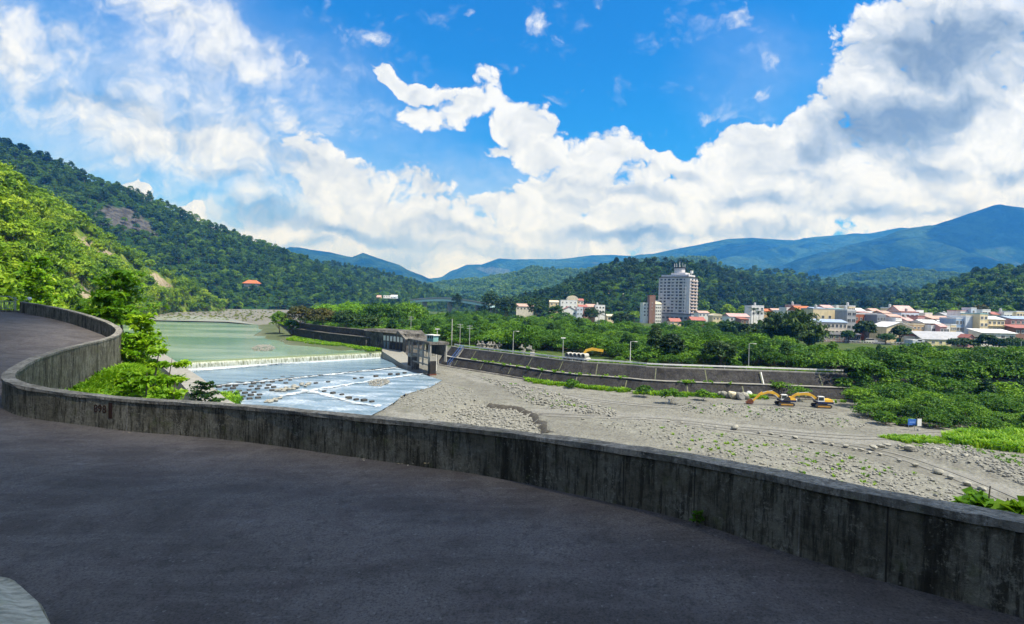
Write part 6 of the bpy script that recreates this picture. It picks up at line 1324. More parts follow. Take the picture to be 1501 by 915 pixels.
# more of the crowded back rows
for i, (a, b_, t_, Y_, w, r_, k_, ro, lb) in enumerate(((1143, 1153, 456, 345, 'white', 'white', 'flat', 2, 'plain white house just left of the bamboo tops'), (1208, 1222, 447.5, 318, 'white', 'pink', 'gx', 2, 'white house with a dusty pink roof behind the large cream block'), (1226, 1240, 449, 322, 'pale', 'white', 'flat', 2, 'pale flat roofed house behind the dark rooftop level'), (1244, 1254, 449.5, 306, 'cream', 'white', 'flat', 3, 'cream house peeping over the narrow grey block'),
    (1256, 1268, 452, 316, 'white', 'white', 'gx', 2, 'white gabled house behind the brick red front'), (1279, 1291, 452.5, 318, 'pale', 'salmon', 'gx', 2, 'pale house with a dull salmon roof in the back row above the slate block'), (1306, 1319, 452, 320, 'cream', 'white', 'flat', 3, 'cream three storey house left of the large pink roof'), (1343, 1354, 456, 306, 'white', 'white', 'flat', 3, 'white block right of the large pink roof'),
    (1356, 1367, 460, 300, 'pale', 'white', 'flat', 2, 'pale block behind the dark timber front'), (1386, 1399, 459, 312, 'white', 'grey', 'gx', 2, 'white house with a grey roof behind the long salmon roof'), (1440, 1452, 455, 300, 'white', 'white', 'flat', 3, 'white block above the green topped cream house'), (1456, 1469, 457.5, 298, 'pale', 'red', 'gx', 2, 'pale house with a small dark red roof behind the wide cream house'), (1472, 1484, 459, 296, 'white', 'white', 'flat', 2, 'white block behind the small grey house'), (1490, 1504, 457.5, 300, 'cream', 'white', 'flat', 2, 'cream block at the frame edge behind the pink brick house'),
    (1313, 1322, 468, 262, 'white', 'white', 'flat', 3, 'white three storey house behind the cream gabled hall'), (1330, 1340, 466, 268, 'pale', 'pink', 'gx', 2, 'pale house with a pink roof over the gable of the hall'), (1394, 1402, 477, 250, 'cream', 'white', 'flat', 2, 'cream house squeezed beside the blue fronted block'))):
    house(a, b_, t_, Y_, 9, w, r_, lb, k_, ro, 3, 1.1, 1.2, rise=1.5, tank=(i % 3 == 0), balcony=(i % 2 == 1))
# tower block
tz = gz(155, 504)-.3; tc = at(996, 455, 508); tw_ = empty('tower_block', (tc.x, 508+6, tz), R(-40), 'tall grey lavender tower block with white balconies and rooftop antennas', 'tower block')
TW, TD = 30.5, 19.; tt = at(996, 407, 508).z-tz; M['w_tower'] = paint('wall_tower', (.63, .61, .63), .5)
MB().box(-TW/2, TW/2, -TD/2, TD/2, 9.5, tt).build('wall', M['w_tower'], tw_)
MB().box(-TW/2-2.2, TW/2+3, -TD/2-2.5, TD/2+2, 0, 9.45).build('podium', paint('podium_grey', (.30, .31, .36)), tw_)
MB().box(-TW/2-2.4, TW/2+3.2, -TD/2-2.7, TD/2+2.2, 9.455, 10.).build('podium_cornice', M['dark'], tw_)
for k in range(7): put_win(tw_, -TW/2+2+k*4.4, 5.2, 2.4, 1.6, -TD/2-2.5, frame='dark')
nf = 11; fh = (tt-11.5)/nf
for f in range(nf):
    z = 11+f*fh
    MB().box(-TW/2-.25, TW/2-4, -TD/2-.5, -TD/2-.005, z-.35, z+.55).build('balcony_ledge', M['w_tower'], tw_)
    MB().box(TW/2+.005, TW/2+1.1, -TD/2+1.2, TD/2-1, z-.3, z+.6).build('balcony', paint('balcony_pink', (.55, .44, .40), .6) if f == 0 else bpy.data.materials['balcony_pink'], tw_)
    for c in range(7):
        if HR.random() < .06: continue
        x = -TW/2+2.2+c*(TW-7)/6+HR.uniform(-.3, .3); put_win(tw_, x, z+.65, (2.3, 1.7, 2.6)[(c+f*0) % 3], 1.35, -TD/2, frame='dark' if (c % 3) else 'white')
    put_win(tw_, TD*-.18, z+.7, 3.4, 1.4, 0, rz=R(90), frame='dark', px=TW/2); put_win(tw_, TD*.22, z+.7, 3.0, 1.4, 0, rz=R(90), frame='dark', px=TW/2)
for x in (-TW/2+.3, -3.2, 4.6, TW/2-4.3): MB().box(x-.35, x+.35, -TD/2-.55, -TD/2-.003, 10.1, tt-.2).build('pilaster', M['w_tower'], tw_)
MB().box(-TW/2-.6, TW/2+.9, -TD/2-.8, TD/2+.8, tt+.003, tt+.5).build('cornice', M['dark'], tw_)
MB().box(-TW/2+1.5, TW/2-2, -TD/2+1.5, TD/2-1.5, tt+.505, tt+2.6).build('roof_storey', M['w_tower'], tw_)
MB().box(-5, 9, -5.5, 5.5, tt+2.605, tt+4.6).build('penthouse', M['w_tower'], tw_)
m = MB(); m.tube([(1, 0, tt+4.605), (1, 0, tt+9.0)], 5.4, 8); m.build('lantern_room', M['w_tower'], tw_); m = MB(); m.tube([(1, 0, tt+9.005), (1, 0, tt+10.)], 6.3, 8); m.build('dark_ring', M['dark'], tw_)
for k in range(10):
    a = k*.63; h = HR.uniform(1.5, 4.5); x, y = 1+5*math.cos(a), 5*math.sin(a); MB().tube([(x, y, tt+10), (x, y, tt+10+h)], .13, 5).build('antenna', M['white'], tw_)
MB().tube([(1, 0, tt+10), (1, 0, tt+16)], [.25, .1], 6).build('mast', M['white'], tw_)
m = MB(); m.tube([(TW/2-3.2, 2, tt+2.6), (TW/2-3.2, 2, tt+4.2)], .3, 6); m.tube([(TW/2-3.2, 2, tt+4.2), (TW/2-3.2, 2, tt+6.8)], 1.4, 10); m.build('water_tank', M['white'], tw_)
# its lower neighbours
house(943, 952.5, 444.5, 500, 12, 'white', 'white', 'low white block at the left of the tower block', 'flat', 4, 2, 1.5, 1.3)
house(952.3, 961, 434, 496, 8, 'dkred', 'rust', 'brown red brick stair tower beside the tower block', 'flat', 3, 1, .7, .7, first=6, name='brick_tower')
house(961.2, 970, 440, 508, 12, 'white', 'cream', 'cream block with a sloping top between brick stair tower and tower block', 'shed', 5, 3, 1.2, 1.2, rise=4, first=2.6)
# street, parapet, cars, sign
st_pts = [at(1190, 497, 244), at(1262, 501, 240), at(1300, 505, 238), at(1345, 508, 236)]
rl2 = empty('street_railing', tuple(st_pts[1]), 0, 'white railing along the town street above the thicket', 'railing'); sp0 = st_pts[1].copy()
ps = [Vector((p.x, p.y, gz(p.x, p.y)))-Vector((sp0.x, sp0.y, sp0.z)) for p in st_pts]
MB().sweep([p+Vector((0, 0, 1.1)) for p in ps], [(-.08, -.12), (-.08, .12), (.08, .12), (.08, -.12)]).build('rail', M['white'], rl2); MB().sweep(ps, [(-.2, -.2), (-.2, .45), (.2, .45), (.2, -.2)]).build('kerb_wall', M['conc'], rl2)
for a, c in zip(ps[:-1], ps[1:]):
    for k in range(10): p = a.lerp(c, k/10); MB().box(p.x-.07, p.x+.07, p.y-.07, p.y+.07, p.z+.45, p.z+1.1).build('post', M['white'], rl2)
s0, s1 = Vector((at(1280, 500, 246).x, 241, 0)), Vector((at(1291, 484, 300).x, 300, 0)); sd_ = (s1-s0).normalized(); sn = Vector((-sd_.y, sd_.x, 0)); X = []; Y = []; Z = []
for k in range(30):
    p = s0.lerp(s1, k/29)
    for j in range(5): q = p+sn*(j-2)*1.9; X.append(q.x); Y.append(q.y); Z.append(gz(q.x, q.y)+.06)
o = grid_mesh('street', *[np.array(q).reshape(30, 5) for q in (X, Y, Z)], surf('street_asphalt', (.16, .16, .165), (.2, .2, .2), .3)); tag(o, kind='structure')
def car(p, rz, mat, label, van=False, group=None):
    o = empty('parked_car', (p.x, p.y, gz(p.x, p.y)+.06), rz, label, 'car', group); m = MB(); h = 1.1 if van else .85
    m.hull([(-2.1, -.85, .35), (2.1, -.85, .35), (2.1, .85, .35), (-2.1, .85, .35)], [(-2.05, -.82, h), (2.0, -.82, h-.1), (2.0, .82, h-.1), (-2.05, .82, h)]); m.build('body', mat, o)
    x0, x1 = (-2., 1.2) if van else (-1.5, .9); t_ = 1.95 if van else 1.48; q = MB(); q.hull([(x0, -.8, h-.05), (x1+.5, -.8, h-.05), (x1+.5, .8, h-.05), (x0, .8, h-.05)], [(x0+.3, -.68, t_-.06), (x1-.1, -.68, t_-.06), (x1-.1, .68, t_-.06), (x0+.3, .68, t_-.06)]); q.build('windows', M['glass'], o)
    MB().box(x0+.28, x1-.08, -.7, .7, t_-.055, t_).build('roof', mat, o)
    for x in (-1.3, 1.3):
        for y in (-.86, .86): MB().tube([(x, y-.1, .32), (x, y+.1, .32)], .32, 10).build('wheel', M['track'], o)
    return o
CW, CS, CD = M['white'], surf('silver_paint', (.5, .51, .52), None, .5, .4), surf('dark_paint', (.04, .045, .05), None, .5, .3)
car(s0.lerp(s1, .18)+sn*2.6, R(78), CW, 'white car parked nearest the street corner', False); car(s0.lerp(s1, .30)+sn*2.7, R(78), CS, 'silver van parked second from the street corner', True); car(s0.lerp(s1, .42)+sn*2.7, R(78), CW, 'white van parked halfway up the town street', True)
car(s0.lerp(s1, .55)+sn*2.7, R(78), CS, 'silver car parked farther up the town street'); car(s0.lerp(s1, .68)+sn*2.7, R(78), CW, 'white car parked at the far end of the town street'); car(s0.lerp(s1, .07)+sn*4.5, R(170), CW, 'white van at the kerb left of the street corner', True)
for px, mt, lb in ((1192, CW, 'white car below the arcade, leftmost beside the bamboo'), (1199, CS, 'silver car below the arcade beside the leftmost white one'), (1252, CW, 'white car near the trees below the arcade')): p = at(px, 496, 247); car(p, R(5), mt, lb)
p = at(1317, 504, 241); o = empty('road_sign', (p.x, 241, gz(p.x, 241)), 0, 'green road sign board in front of the street trees', 'sign'); MB().box(-1.1, 1.1, -.05, .05, .9, 2.9).build('board', surf('sign_green', (.01, .22, .12), (.015, .25, .14), 1, .5), o)
for x in (-.8, .8): MB().box(x-.06, x+.06, .06, .14, -.2, 2.8).build('post', M['steel'], o)
# ---------------------------------------------------------------- thicket on the flood plain
rng_ = np.random.default_rng(12)
def thicket_points(n):
    Y = rng_.uniform(76**.5, 500**.5, n)**2; px = rng_.uniform(398, 1850, n); d = (px-CX)/FPX; X = d*Y*1.0
    de, se, _ = seg_dist(X, Y, emb_ext); return X, Y, de*se
X, Y, D = thicket_points(25500); Z = ground_h(X, Y); P = np.stack([X, Y, Z], 1); PX = topix(P)
ok = (D > 11.5)
# downstream of the visible wall the bushes spill over on to the bed
spill = onz(1222, 588, 0); right = PX[:, 0] > 1216
edge = np.interp(PX[:, 0], [1216, 1245, 1262, 1275, 1300, 1400, 1501, 1640, 1850], [575, 580, 604, 620, 627, 632, 636, 648, 655])
ok = np.where(right & (Y < 130), PX[:, 1] < edge-2, ok & (Y > 96))
ok &= ~((Y > 168) & (PX[:, 0] > 1160)); ok &= ~((Y > 300) & (PX[:, 0] > 860)); ok &= ~((Y > 380) & (PX[:, 0] > 740) & (PX[:, 0] < 900)); ok &= ~((PX[:, 0] > 780) & (PX[:, 0] < 900) & (D < 24) & (D > 0)); ok &= ~((PX[:, 0] > 684) & (PX[:, 0] < 800) & (D < np.where(PX[:, 0] < 758, 17, 15)) & (D > 0))
ok &= ~((np.abs(PX[:, 0]-1204) < 26) & (PX[:, 1] > 514) & (PX[:, 1] < 524)); ok &= ~((PX[:, 0] > 1466) & (Y > 148) & (Y < 182))
P, D, PX, Y = P[ok], D[ok], PX[ok], Y[ok]
# thin by spacing
keep = []; cell = {}
for i in np.argsort(Y):
    s = (2.9 if Y[i] < 128 and PX[i, 0] > 1216 else 3.7) if Y[i] < 200 else (4.6 if Y[i] < 330 else 6); c = (int(P[i, 0]//s), int(P[i, 1]//s))
    if any(np.hypot(*(P[j, :2]-P[i, :2])) < s for a in (-1, 0, 1) for b_ in (-1, 0, 1) for j in cell.get((c[0]+a, c[1]+b_), ())): continue
    cell.setdefault(c, []).append(i); keep.append(i)
keep = np.array(keep); P, D, PX, Y = P[keep], D[keep], PX[keep], Y[keep]
sc = rng_.uniform(.62, 1.12, len(P))*np.where(D < 15, .62, 1)*(.75+.5*vn(P[:, 0]*.03, P[:, 1]*.03, 5)); hid = (PX[:, 0] > 1216) & (Y < 128); dep = np.interp(PX[:, 1], [575, 600, 640], [1.05, .8, .5]); sc = np.where(hid, rng_.uniform(.8, 1.1, len(P))*dep, sc); sc = np.where((PX[:, 0] > 1160) & (Y > 128), sc*np.interp(Y, [128, 168], [.85, .6]), sc); sc = np.where(Y > 330, sc*1.15, sc)
order = np.argsort(-sc/Y); first = order[:290]; rest = order[290:]
THM = [o.data for o in PROT['thicket'].objects]
for i in first:
    o = link('thicket_tree', THM[int(rng_.integers(0, 9))], loc=P[i]-np.array((0, 0, .3))); s = float(sc[i]); o.scale = (s*1.05, s*1.05, s*rng_.uniform(.85, 1.15)); o.rotation_euler.z = rng_.uniform(0, 6.28)
    a = 'spilling over the river gravel' if (PX[i, 0] > 1216 and Y[i] < 130) else ('on the flat behind the embankment' if PX[i, 0] > 640 else 'on the flat beyond the sluice hall')
    tag(o, 'leafy green tree of the dense thicket '+a, 'tree', 'thicket trees '+a)
scatter('thicket', P[rest]-np.array((0, 0, .3)), sc[rest]*1.08, rng_.uniform(0, 6.28, len(rest)), 'thicket', 'dense green thicket covering the flood plain as far as the town', 'thicket')
# grass and weeds
def strip_tufts(name, fn, n, key, label, smin=.6, smax=1.3):
    Q = fn(n); return scatter(name, Q, rng_.uniform(smin, smax, len(Q)), rng_.uniform(0, 6.28, len(Q)), key, label, 'grass')
def along_emb(o0, o1, z, x0=640, x1=1240, prob=None):
    def f(n):
        Q = []
        while len(Q) < n:
            i = int(rng_.integers(0, len(EL))); l = eoff(i); p = EL[i]+l*rng_.uniform(o0, o1)+Vector((rng_.uniform(-1, 1), rng_.uniform(-1, 1), 0)); q = topix([tuple(p)])[0]
            if not (x0 < q[0] < x1) or vn(np.array([p.x*.12]), np.array([p.y*.12]), 3)[0] < .36: continue
            Q.append((p.x, p.y, z or 0))
        Q = np.array(Q)
        if z is None: Q[:, 2] = ground_h(Q[:, 0], Q[:, 1])
        return Q
    return f
strip_tufts('grass', along_emb(-2.2, .3, None, 770, 1240), 700, 'verge', 'strip of weeds along the foot of the embankment')
strip_tufts('grass', along_emb(7.6, 11.5, None, 650, 1230), 1700, 'verge', 'grass verge along the top of the embankment', .5, 1.)
strip_tufts('grass', along_emb(1.9, 2.7, 2.4, 690, 1200), 80, 'verge', 'weeds growing on the embankment berm', .5, 1.)
def in_poly(poly, z=None):
    def f(n):
        lo, hi = np.min(poly, 0), np.max(poly, 0); Q = []
        while len(Q) < n:
            q = rng_.uniform(lo, hi, (n*2, 2)); q = q[inpoly(q, poly)]
            for a in q[:n-len(Q)]: p = onz(a[0], a[1], 0 if z is None else z); Q.append((p.x, p.y, z or 0))
        Q = np.array(Q)
        if z is None: Q[:, 2] = ground_h(Q[:, 0], Q[:, 1])
        return Q
    return f
MEADOW = [(1385, 642), (1410, 634), (1440, 630), (1501, 627), (1700, 640), (1700, 690), (1501, 664), (1440, 658), (1400, 652)]
strip_tufts('grass', in_poly(MEADOW), 1500, 'verge', 'bright grassy mound at the edge of the gravel', .8, 1.7)
strip_tufts('grass', in_poly([(1290, 641), (1330, 639), (1400, 646), (1400, 653), (1330, 650)]), 260, 'verge', 'sparse grass between the gravel track and the boulders', .4, .8)
strip_tufts('grass', in_poly([(430, 494), (480, 501), (535, 509), (560, 513), (545, 515), (500, 508), (450, 504), (420, 498)], 2.75), 700, 'verge', 'grass growing under the old dark river wall', .6, 1.2)
for k in ('pileA', 'pileB', 'pileC', 'bermD'):
    Q = in_poly(POLY[k])(260 if k == 'pileB' else 120); m_ = vn(Q[:, 0]*.25, Q[:, 1]*.25, 8) > .5; Q = Q[m_]
    scatter('weeds', Q, rng_.uniform(.2, .5, len(Q)), rng_.uniform(0, 6, len(Q)), 'verge', {'pileA': 'weeds dotted over the long cobble bank', 'pileB': 'weeds dotted over the rubble terrace beyond the parapet', 'pileC': 'weeds among the rubble by the grassy mound', 'bermD': 'weeds on the gravel bank below the excavators'}[k], 'weeds')
# grass shelf inside the bend of the parapet
Q = []
while len(Q) < 9000:
    x = rng_.uniform(-24, -8, 4000); y = rng_.uniform(13, 36, 4000); d_, s_, _ = seg_dist(x, y, wall_ext); d_ = d_*-s_; k = (d_ > .35) & (d_ < 7.5) & (topix(np.stack([x, y, np.full(4000, 13.6)], 1))[:, 0] < 300); x, y = x[k], y[k]; Q += list(zip(x, y, ground_h(x, y)))
Q = np.array(Q[:9000]); scatter('grass', Q, rng_.uniform(.55, 1.15, len(Q))*(.6+.8*vn(Q[:, 0]*.5, Q[:, 1]*.5, 3)), rng_.uniform(0, 6.28, len(Q)), 'tuft', 'lush green grass inside the bend of the parapet wall', 'grass')
# pale meadow grass on the sunny slope above the road
Q = []
for _ in range(500):
    q = onz(rng_.uniform(205, 405), rng_.uniform(453.5, 468), 3.6); Q.append((q.x, q.y, gz(q.x, q.y)))
Q = np.array(Q); scatter('grass', Q, rng_.uniform(.3, 1.5, len(Q)), rng_.uniform(0, 6, len(Q)), 'meadow', 'yellowish grass patches on the far gravel flats of the river', 'grass')
Q, s_, r_ = sample(hS, 2.1, 44, tmax=.6, lo=.8, hi=1.7); k = vn(Q[:, 0]*.04, Q[:, 1]*.04, 71) > .42; Q[:, 2] += .4
scatter('grass', Q[k], s_[k], r_[k], 'meadow', 'yellowing grass and scrub on the sunny slope above the road', 'grass')
# ---------------------------------------------------------------- trees one can tell apart
def big_tree(px, pyt, pyb, Y, wpx, leaf, label, ncl=90, nl=34, ls=.55, z=None, seed=1, shape='dome', trunk=.3, name='tree', crad=.13, group=None, upb=.6, frac=.18):
    b_ = at(px, pyb, Y); g = gz(b_.x, Y) if z is None else z; top = at(px, pyt, Y).z; H = top-g; W = wpx/FPX*Y
    o = empty(name, (b_.x, Y, g), 0, label, 'tree', group); V, F = crown_arrays(seed, W, H*(1-frac), ncl, nl, ls, H*frac, upb, crad, shape)
    link('crown', npmesh('crown', V, F, M[leaf]), o); limb_arrays(seed, W, H*(1-frac), H*frac, trunk).build('trunk', M['bark'], o); return o
big_tree(960, 473, 532, 128, 34, 'leaf_dark', 'dark feathery conifer standing behind the embankment, left of its pair', 120, 40, .42, seed=61, shape='cone', frac=.05)
big_tree(985, 487, 534, 126, 36, 'leaf_dark', 'dark round tree standing right beside the feathery conifer', 100, 40, .42, seed=62, frac=.05)
big_tree(1054, 497, 540, 121, 50, 'leaf_dark', 'broad dark tree just behind the embankment rail', 110, 40, .45, seed=63, frac=.05)
big_tree(1268, 469, 492, 243, 31, 'leaf_dark', 'dark round street tree in front of the brick red house', 110, 36, .7, seed=64, frac=.1)
big_tree(1243, 484, 502, 240, 22, 'leaf_town', 'spreading street tree at the end of the arcade', 70, 30, .6, seed=65)
big_tree(1320, 477, 506, 240, 28, 'leaf_dark', 'tall dark street tree beside the green road sign', 90, 36, .6, seed=66)
big_tree(1298, 489, 505, 238, 26, 'leaf_town', 'low bushy street tree before the cream gabled hall', 70, 30, .55, seed=67)
big_tree(1199, 481, 500, 243, 20, 'leaf_town', 'small spreading tree in front of the beige school block', 60, 30, .55, seed=68)
big_tree(1412, 497, 515, 222, 40, 'leaf_dark', 'dark wide tree in front of the long warehouse', 100, 36, .6, seed=69, frac=.08)
big_tree(1446, 490, 518, 205, 30, 'leaf_town', 'dark tree below the cream houses, beside the white poles', 90, 36, .55, seed=70, frac=.08)
big_tree(1482, 496, 522, 200, 44, 'leaf_town', 'wide tree below the pink brick house', 110, 36, .55, seed=71, frac=.08)
big_tree(1352, 503, 518, 215, 26, 'leaf_dark', 'dark tree between the gatehouse and the thicket', 80, 32, .5, seed=72, frac=.08)
for px, t_, b2, Y_, w, lf, lb in ((1067, 444, 468, 430, 24, 'leaf_bright', 'yellow green tree glowing behind the faded pink roof'), (1091, 446, 466, 425, 22, 'leaf_bright', 'bright lime tree left of the white cube house'), (1032, 437, 462, 520, 18, 'leaf_bright', 'tall yellow green tree immediately right of the tower block'), (1043, 453, 466, 470, 14, 'leaf_bright', 'small lime green tree above the domed beige roof'),
    (929, 455, 474, 460, 20, 'leaf_bright', 'lime green tree left of the low white block'), (1400, 450, 476, 330, 30, 'leaf_bright', 'bright green tree behind the long salmon roof'), (1358, 454, 474, 330, 26, 'leaf_bright', 'yellow green tree right of the large pink roof'), (1436, 444, 470, 345, 30, 'leaf_rust', 'brownish tree crown behind the slim tower block'), (1475, 445, 474, 330, 28, 'leaf_bright', 'rounded lime tree behind the pink brick house'), (1455, 450, 474, 335, 24, 'leaf_mid', 'pale green tree between lime trees behind the cream houses'), (1382, 457, 474, 320, 22, 'leaf_bright', 'low lime green tree behind the dark timber front')):
    big_tree(px, t_, b2, Y_, w, lf, lb, 60, 26, .9, seed=int(px), frac=.1)
for i, (px, t_, b2, Y_, w, lf, lb) in enumerate(((718, 424, 455, 430, 30, 'leaf_dark', 'tall dark tree left of the long salmon roof'), (742, 433, 458, 420, 34, 'leaf_dark', 'broad dark tree just left of the long salmon roof'), (670, 428, 446, 560, 18, 'leaf_dark', 'round dark tree above the blue bridge'), (786, 436, 458, 430, 30, 'leaf_dark', 'dark tree right of the long salmon roof'), (815, 446, 466, 400, 26, 'leaf_town', 'green tree left of the white gabled house'), (866, 450, 474, 390, 26, 'leaf_dark', 'dark tree in front of the tan house with the salmon gable'), (910, 458, 482, 330, 34, 'leaf_dark', 'dark rounded tree right of the palm tree'), (1012, 470, 492, 330, 36, 'leaf_town', 'dull green tree before the red roof of the tower block'), (1068, 470, 498, 260, 40, 'leaf_town', 'broad tree below the faded pink roof'), (1100, 474, 500, 250, 36, 'leaf_dark', 'dark tree left of the bamboo clump'), (1190, 487, 512, 205, 30, 'leaf_dark', 'dark tree at the right foot of the bamboo clump'))):
    big_tree(px, t_, b2, Y_, w, lf, lb, 80, 28, .85, seed=170+i, frac=.08)
# flame trees with reddish tops over the old wall
for i, (px, t_, w, Y_) in enumerate(((440, 448, 44, 218), (472, 452, 46, 208), (508, 455, 46, 198), (540, 461, 40, 190))):
    big_tree(px, t_, 490, Y_, w, ('leaf_rust', 'leaf_dark')[i > 1], ('rust tinged flat topped tree at the upstream end of the old wall', 'second rust tinged tree overhanging the old dark wall', 'dark spreading tree leaning over the middle of the old wall', 'dark tree beside the roof of the sluice hall')[i], 110, 34, .6, z=4.9, seed=80+i, frac=.2)
big_tree(410, 456, 484, 235, 30, 'leaf_bright', 'bright green bush at the water edge upstream of the old wall', 80, 34, .55, z=3.4, seed=90, frac=.02, name='bush'); big_tree(428, 468, 489, 222, 24, 'leaf_near', 'fresh green bush between the water edge and the rust tinged trees', 70, 30, .5, z=3.4, seed=91, frac=.02, name='bush')
for i, (px, t_, w, Y_, lf) in enumerate(((560, 441, 60, 250, 'leaf_thicket'), (520, 440, 60, 262, 'leaf_near'), (600, 440, 64, 255, 'leaf_thicket'), (480, 443, 54, 270, 'leaf_near'))):
    big_tree(px, t_+3, 470, Y_, w, lf, ('rounded green tree behind the sluice hall roof', 'sunny light green tree behind the rust tinged trees', 'wide green tree above the utility pole behind the hall', 'pale green treetop beyond the old river wall')[i], 120, 34, .7, z=4.9, seed=95+i, frac=.05)
# palms
def palm(px, pyt, pyb, Y, fr, label, n=15, seed=1, leaf='leaf_dark'):
    b_ = at(px, pyb, Y); g = gz(b_.x, Y); H = at(px, pyt, Y).z-g-fr*.25; tr, fo = palm_mb(seed, H, fr, n); o = empty('palm_tree', (b_.x, Y, g), 0, label, 'palm'); tr.build('trunk', M['bark'], o); fo.build('fronds', M[leaf], o)
palm(877, 456, 490, 290, 6.0, 'large dark palm right of the hillside cluster', 17, 3); palm(1104, 451, 474, 330, 4.5, 'thin palm in front of the bright white cube house', 15, 4); palm(740, 450, 472, 330, 4.5, 'palm standing in the thicket below the long salmon roof', 15, 5, 'leaf_town'); palm(1112, 455, 476, 325, 4, 'second thin palm right beside the white cube house', 13, 6)
# bamboo clump
b_ = at(1152, 519, 190); g = gz(b_.x, 190); o = empty('bamboo_clump', (b_.x, 190, g), 0, 'tall olive green bamboo clump fanning out before the town', 'bamboo')
V, F, st_ = plume_arrays(77, 70, at(1152, 453, 190).z-g+1.5, 8.6, 1.0, 70, .8); link('foliage', npmesh('foliage', V, F, M['bamboo']), o); st_.build('culms', surf('bamboo_culm', (.20, .20, .06), (.28, .25, .08), 3), o)
V, F, st_ = plume_arrays(78, 34, at(1180, 470, 200).z-g, 6., 1.0, 60, .8); b2 = at(1186, 519, 198); o = empty('bamboo_clump', (b2.x, 198, g), 0, 'shorter bamboo clump on the town side of the tall one', 'bamboo'); link('foliage', npmesh('foliage', V, F, M['bamboo']), o); st_.build('culms', bpy.data.materials['bamboo_culm'], o)
V, F, st_ = plume_arrays(79, 34, at(1120, 475, 196).z-g, 6., 1.0, 60, .8); b2 = at(1117, 519, 194); o = empty('bamboo_clump', (b2.x, 194, g), 0, 'shorter bamboo clump on the river side of the tall one', 'bamboo'); link('foliage', npmesh('foliage', V, F, M['bamboo']), o); st_.build('culms', bpy.data.materials['bamboo_culm'], o)
# ---------------------------------------------------------------- near plants by the parapet
def sapling(loc, H, label, nl=7, leaf=.22, spread=1.2, seed=1, mat='leaf_near', name='sapling', per=46, cat='sapling'):
    """young tree: thin stem, horizontal tiers of broad leaves on side branches"""
    r = random.Random(seed); rn = np.random.default_rng(seed); o = empty(name, loc, r.uniform(0, 6), label, cat); st = MB(); top = Vector((r.uniform(-.2, .2)*H*.3, r.uniform(-.2, .2)*H*.3, H)); st.tube([(0, 0, -.4), top*.5+Vector((.06*H, 0, 0)), top], [.03*H**.7, .02*H**.7, .008], 6); P = []; N = []
    for k in range(nl):
        t_ = .28+.72*(k+.5)/nl
        for j in range(4):
            a = 2*math.pi*(j+r.random())/4+k; L = spread*(1.15-.75*t_)*r.uniform(.7, 1.25); s = (top*.5+Vector((.06*H, 0, 0))).lerp(top, t_*2-1) if t_ > .5 else Vector((.06*H, 0, 0))*t_*2+top*t_
            e = s+Vector((math.cos(a)*L, math.sin(a)*L, L*r.uniform(.05, .4))); st.tube([s, s.lerp(e, .5)+Vector((0, 0, L*.08)), e], [.012*H**.5, .008*H**.5, .003], 4, cap=False)
            q = rn.uniform(.25, 1.08, per); c = np.array(s)[None]+(np.array(e)-np.array(s))[None]*q[:, None]; P.append(c+rn.normal(size=(per, 3))*np.array((.16, .16, .07))*L); N.append(rn.normal(size=(per, 3))*.45+np.array((0, 0, 1.)))
    P = np.concatenate(P); N = np.concatenate(N); s_ = leaf*rn.uniform(.6, 1.25, len(P)); V, F = leaf_quads(P, N, s_*1.5, s_*.85, rn, .3); link('foliage', npmesh('foliage', V, F, M[mat]), o); st.build('stem', M['bark'], o); return o
def bpt(px, py, Y, dz=0):
    p = at(px, py, Y); return (p.x, p.y, gz(p.x, p.y)+dz)
def near_tree(px, pyt, pybase, Y, label, **k):
    p = at(px, pybase, Y); zt = at(px, pyt, Y).z; z0 = max(gz(p.x, Y), p.z-3.5); return sapling((p.x, Y, z0), zt-z0, label, **k)
near_tree(183, 398, 492, 44, 'tall bushy young tree behind the far bend of the parapet', nl=10, leaf=.34, spread=2.5, seed=5, per=30)
near_tree(165, 428, 500, 41, 'leafy young tree leaning over the parapet bend beside the tallest one', nl=8, leaf=.32, spread=1.8, seed=6)
near_tree(208, 462, 540, 33, 'slender sapling with drooping broad leaves right of the parapet bend', nl=6, leaf=.28, spread=1.25, seed=7, per=30)
near_tree(195, 490, 545, 31, 'bushy shrub at the foot of the slender sapling', nl=6, leaf=.2, spread=1.3, seed=8)
near_tree(226, 505, 575, 24, 'upright sapling with a pale stem in the grass', nl=5, leaf=.2, spread=.85, seed=9, per=34)
near_tree(250, 523, 588, 20.5, 'broad leaved shrub reaching towards the weir', nl=6, leaf=.19, spread=1.15, seed=10, per=40)
near_tree(225, 545, 590, 18.5, 'low leafy shrub close behind the parapet', nl=5, leaf=.16, spread=.9, seed=11, per=40)
near_tree(262, 560, 592, 17.5, 'small leafy shrub right against the parapet by the concrete river wall', nl=4, leaf=.15, spread=.7, seed=12, per=34)
near_tree(190, 545, 585, 21, 'feathery shrub among the grass inside the bend', nl=5, leaf=.15, spread=.9, seed=13, per=44)
near_tree(50, 376, 452, 75, 'spreading tree above the far end of the parapet', nl=9, leaf=.5, spread=3., seed=14, per=40)
for px, py, Y_, s, lb in ((301, 560, 66, 1., 'dark twiggy shrub on the concrete river wall'), (318, 582, 62, .8, 'green shrub at the edge of the rapids beside the river wall')):
    p = at(px, 590, Y_); zt = at(px, py, Y_).z; sapling((p.x, Y_, 3.0 if px < 310 else .3), zt-(3.0 if px < 310 else .3), lb, nl=5, leaf=.3, spread=2.0*s, seed=int(px), mat='leaf_town', name='shrub', cat='shrub')
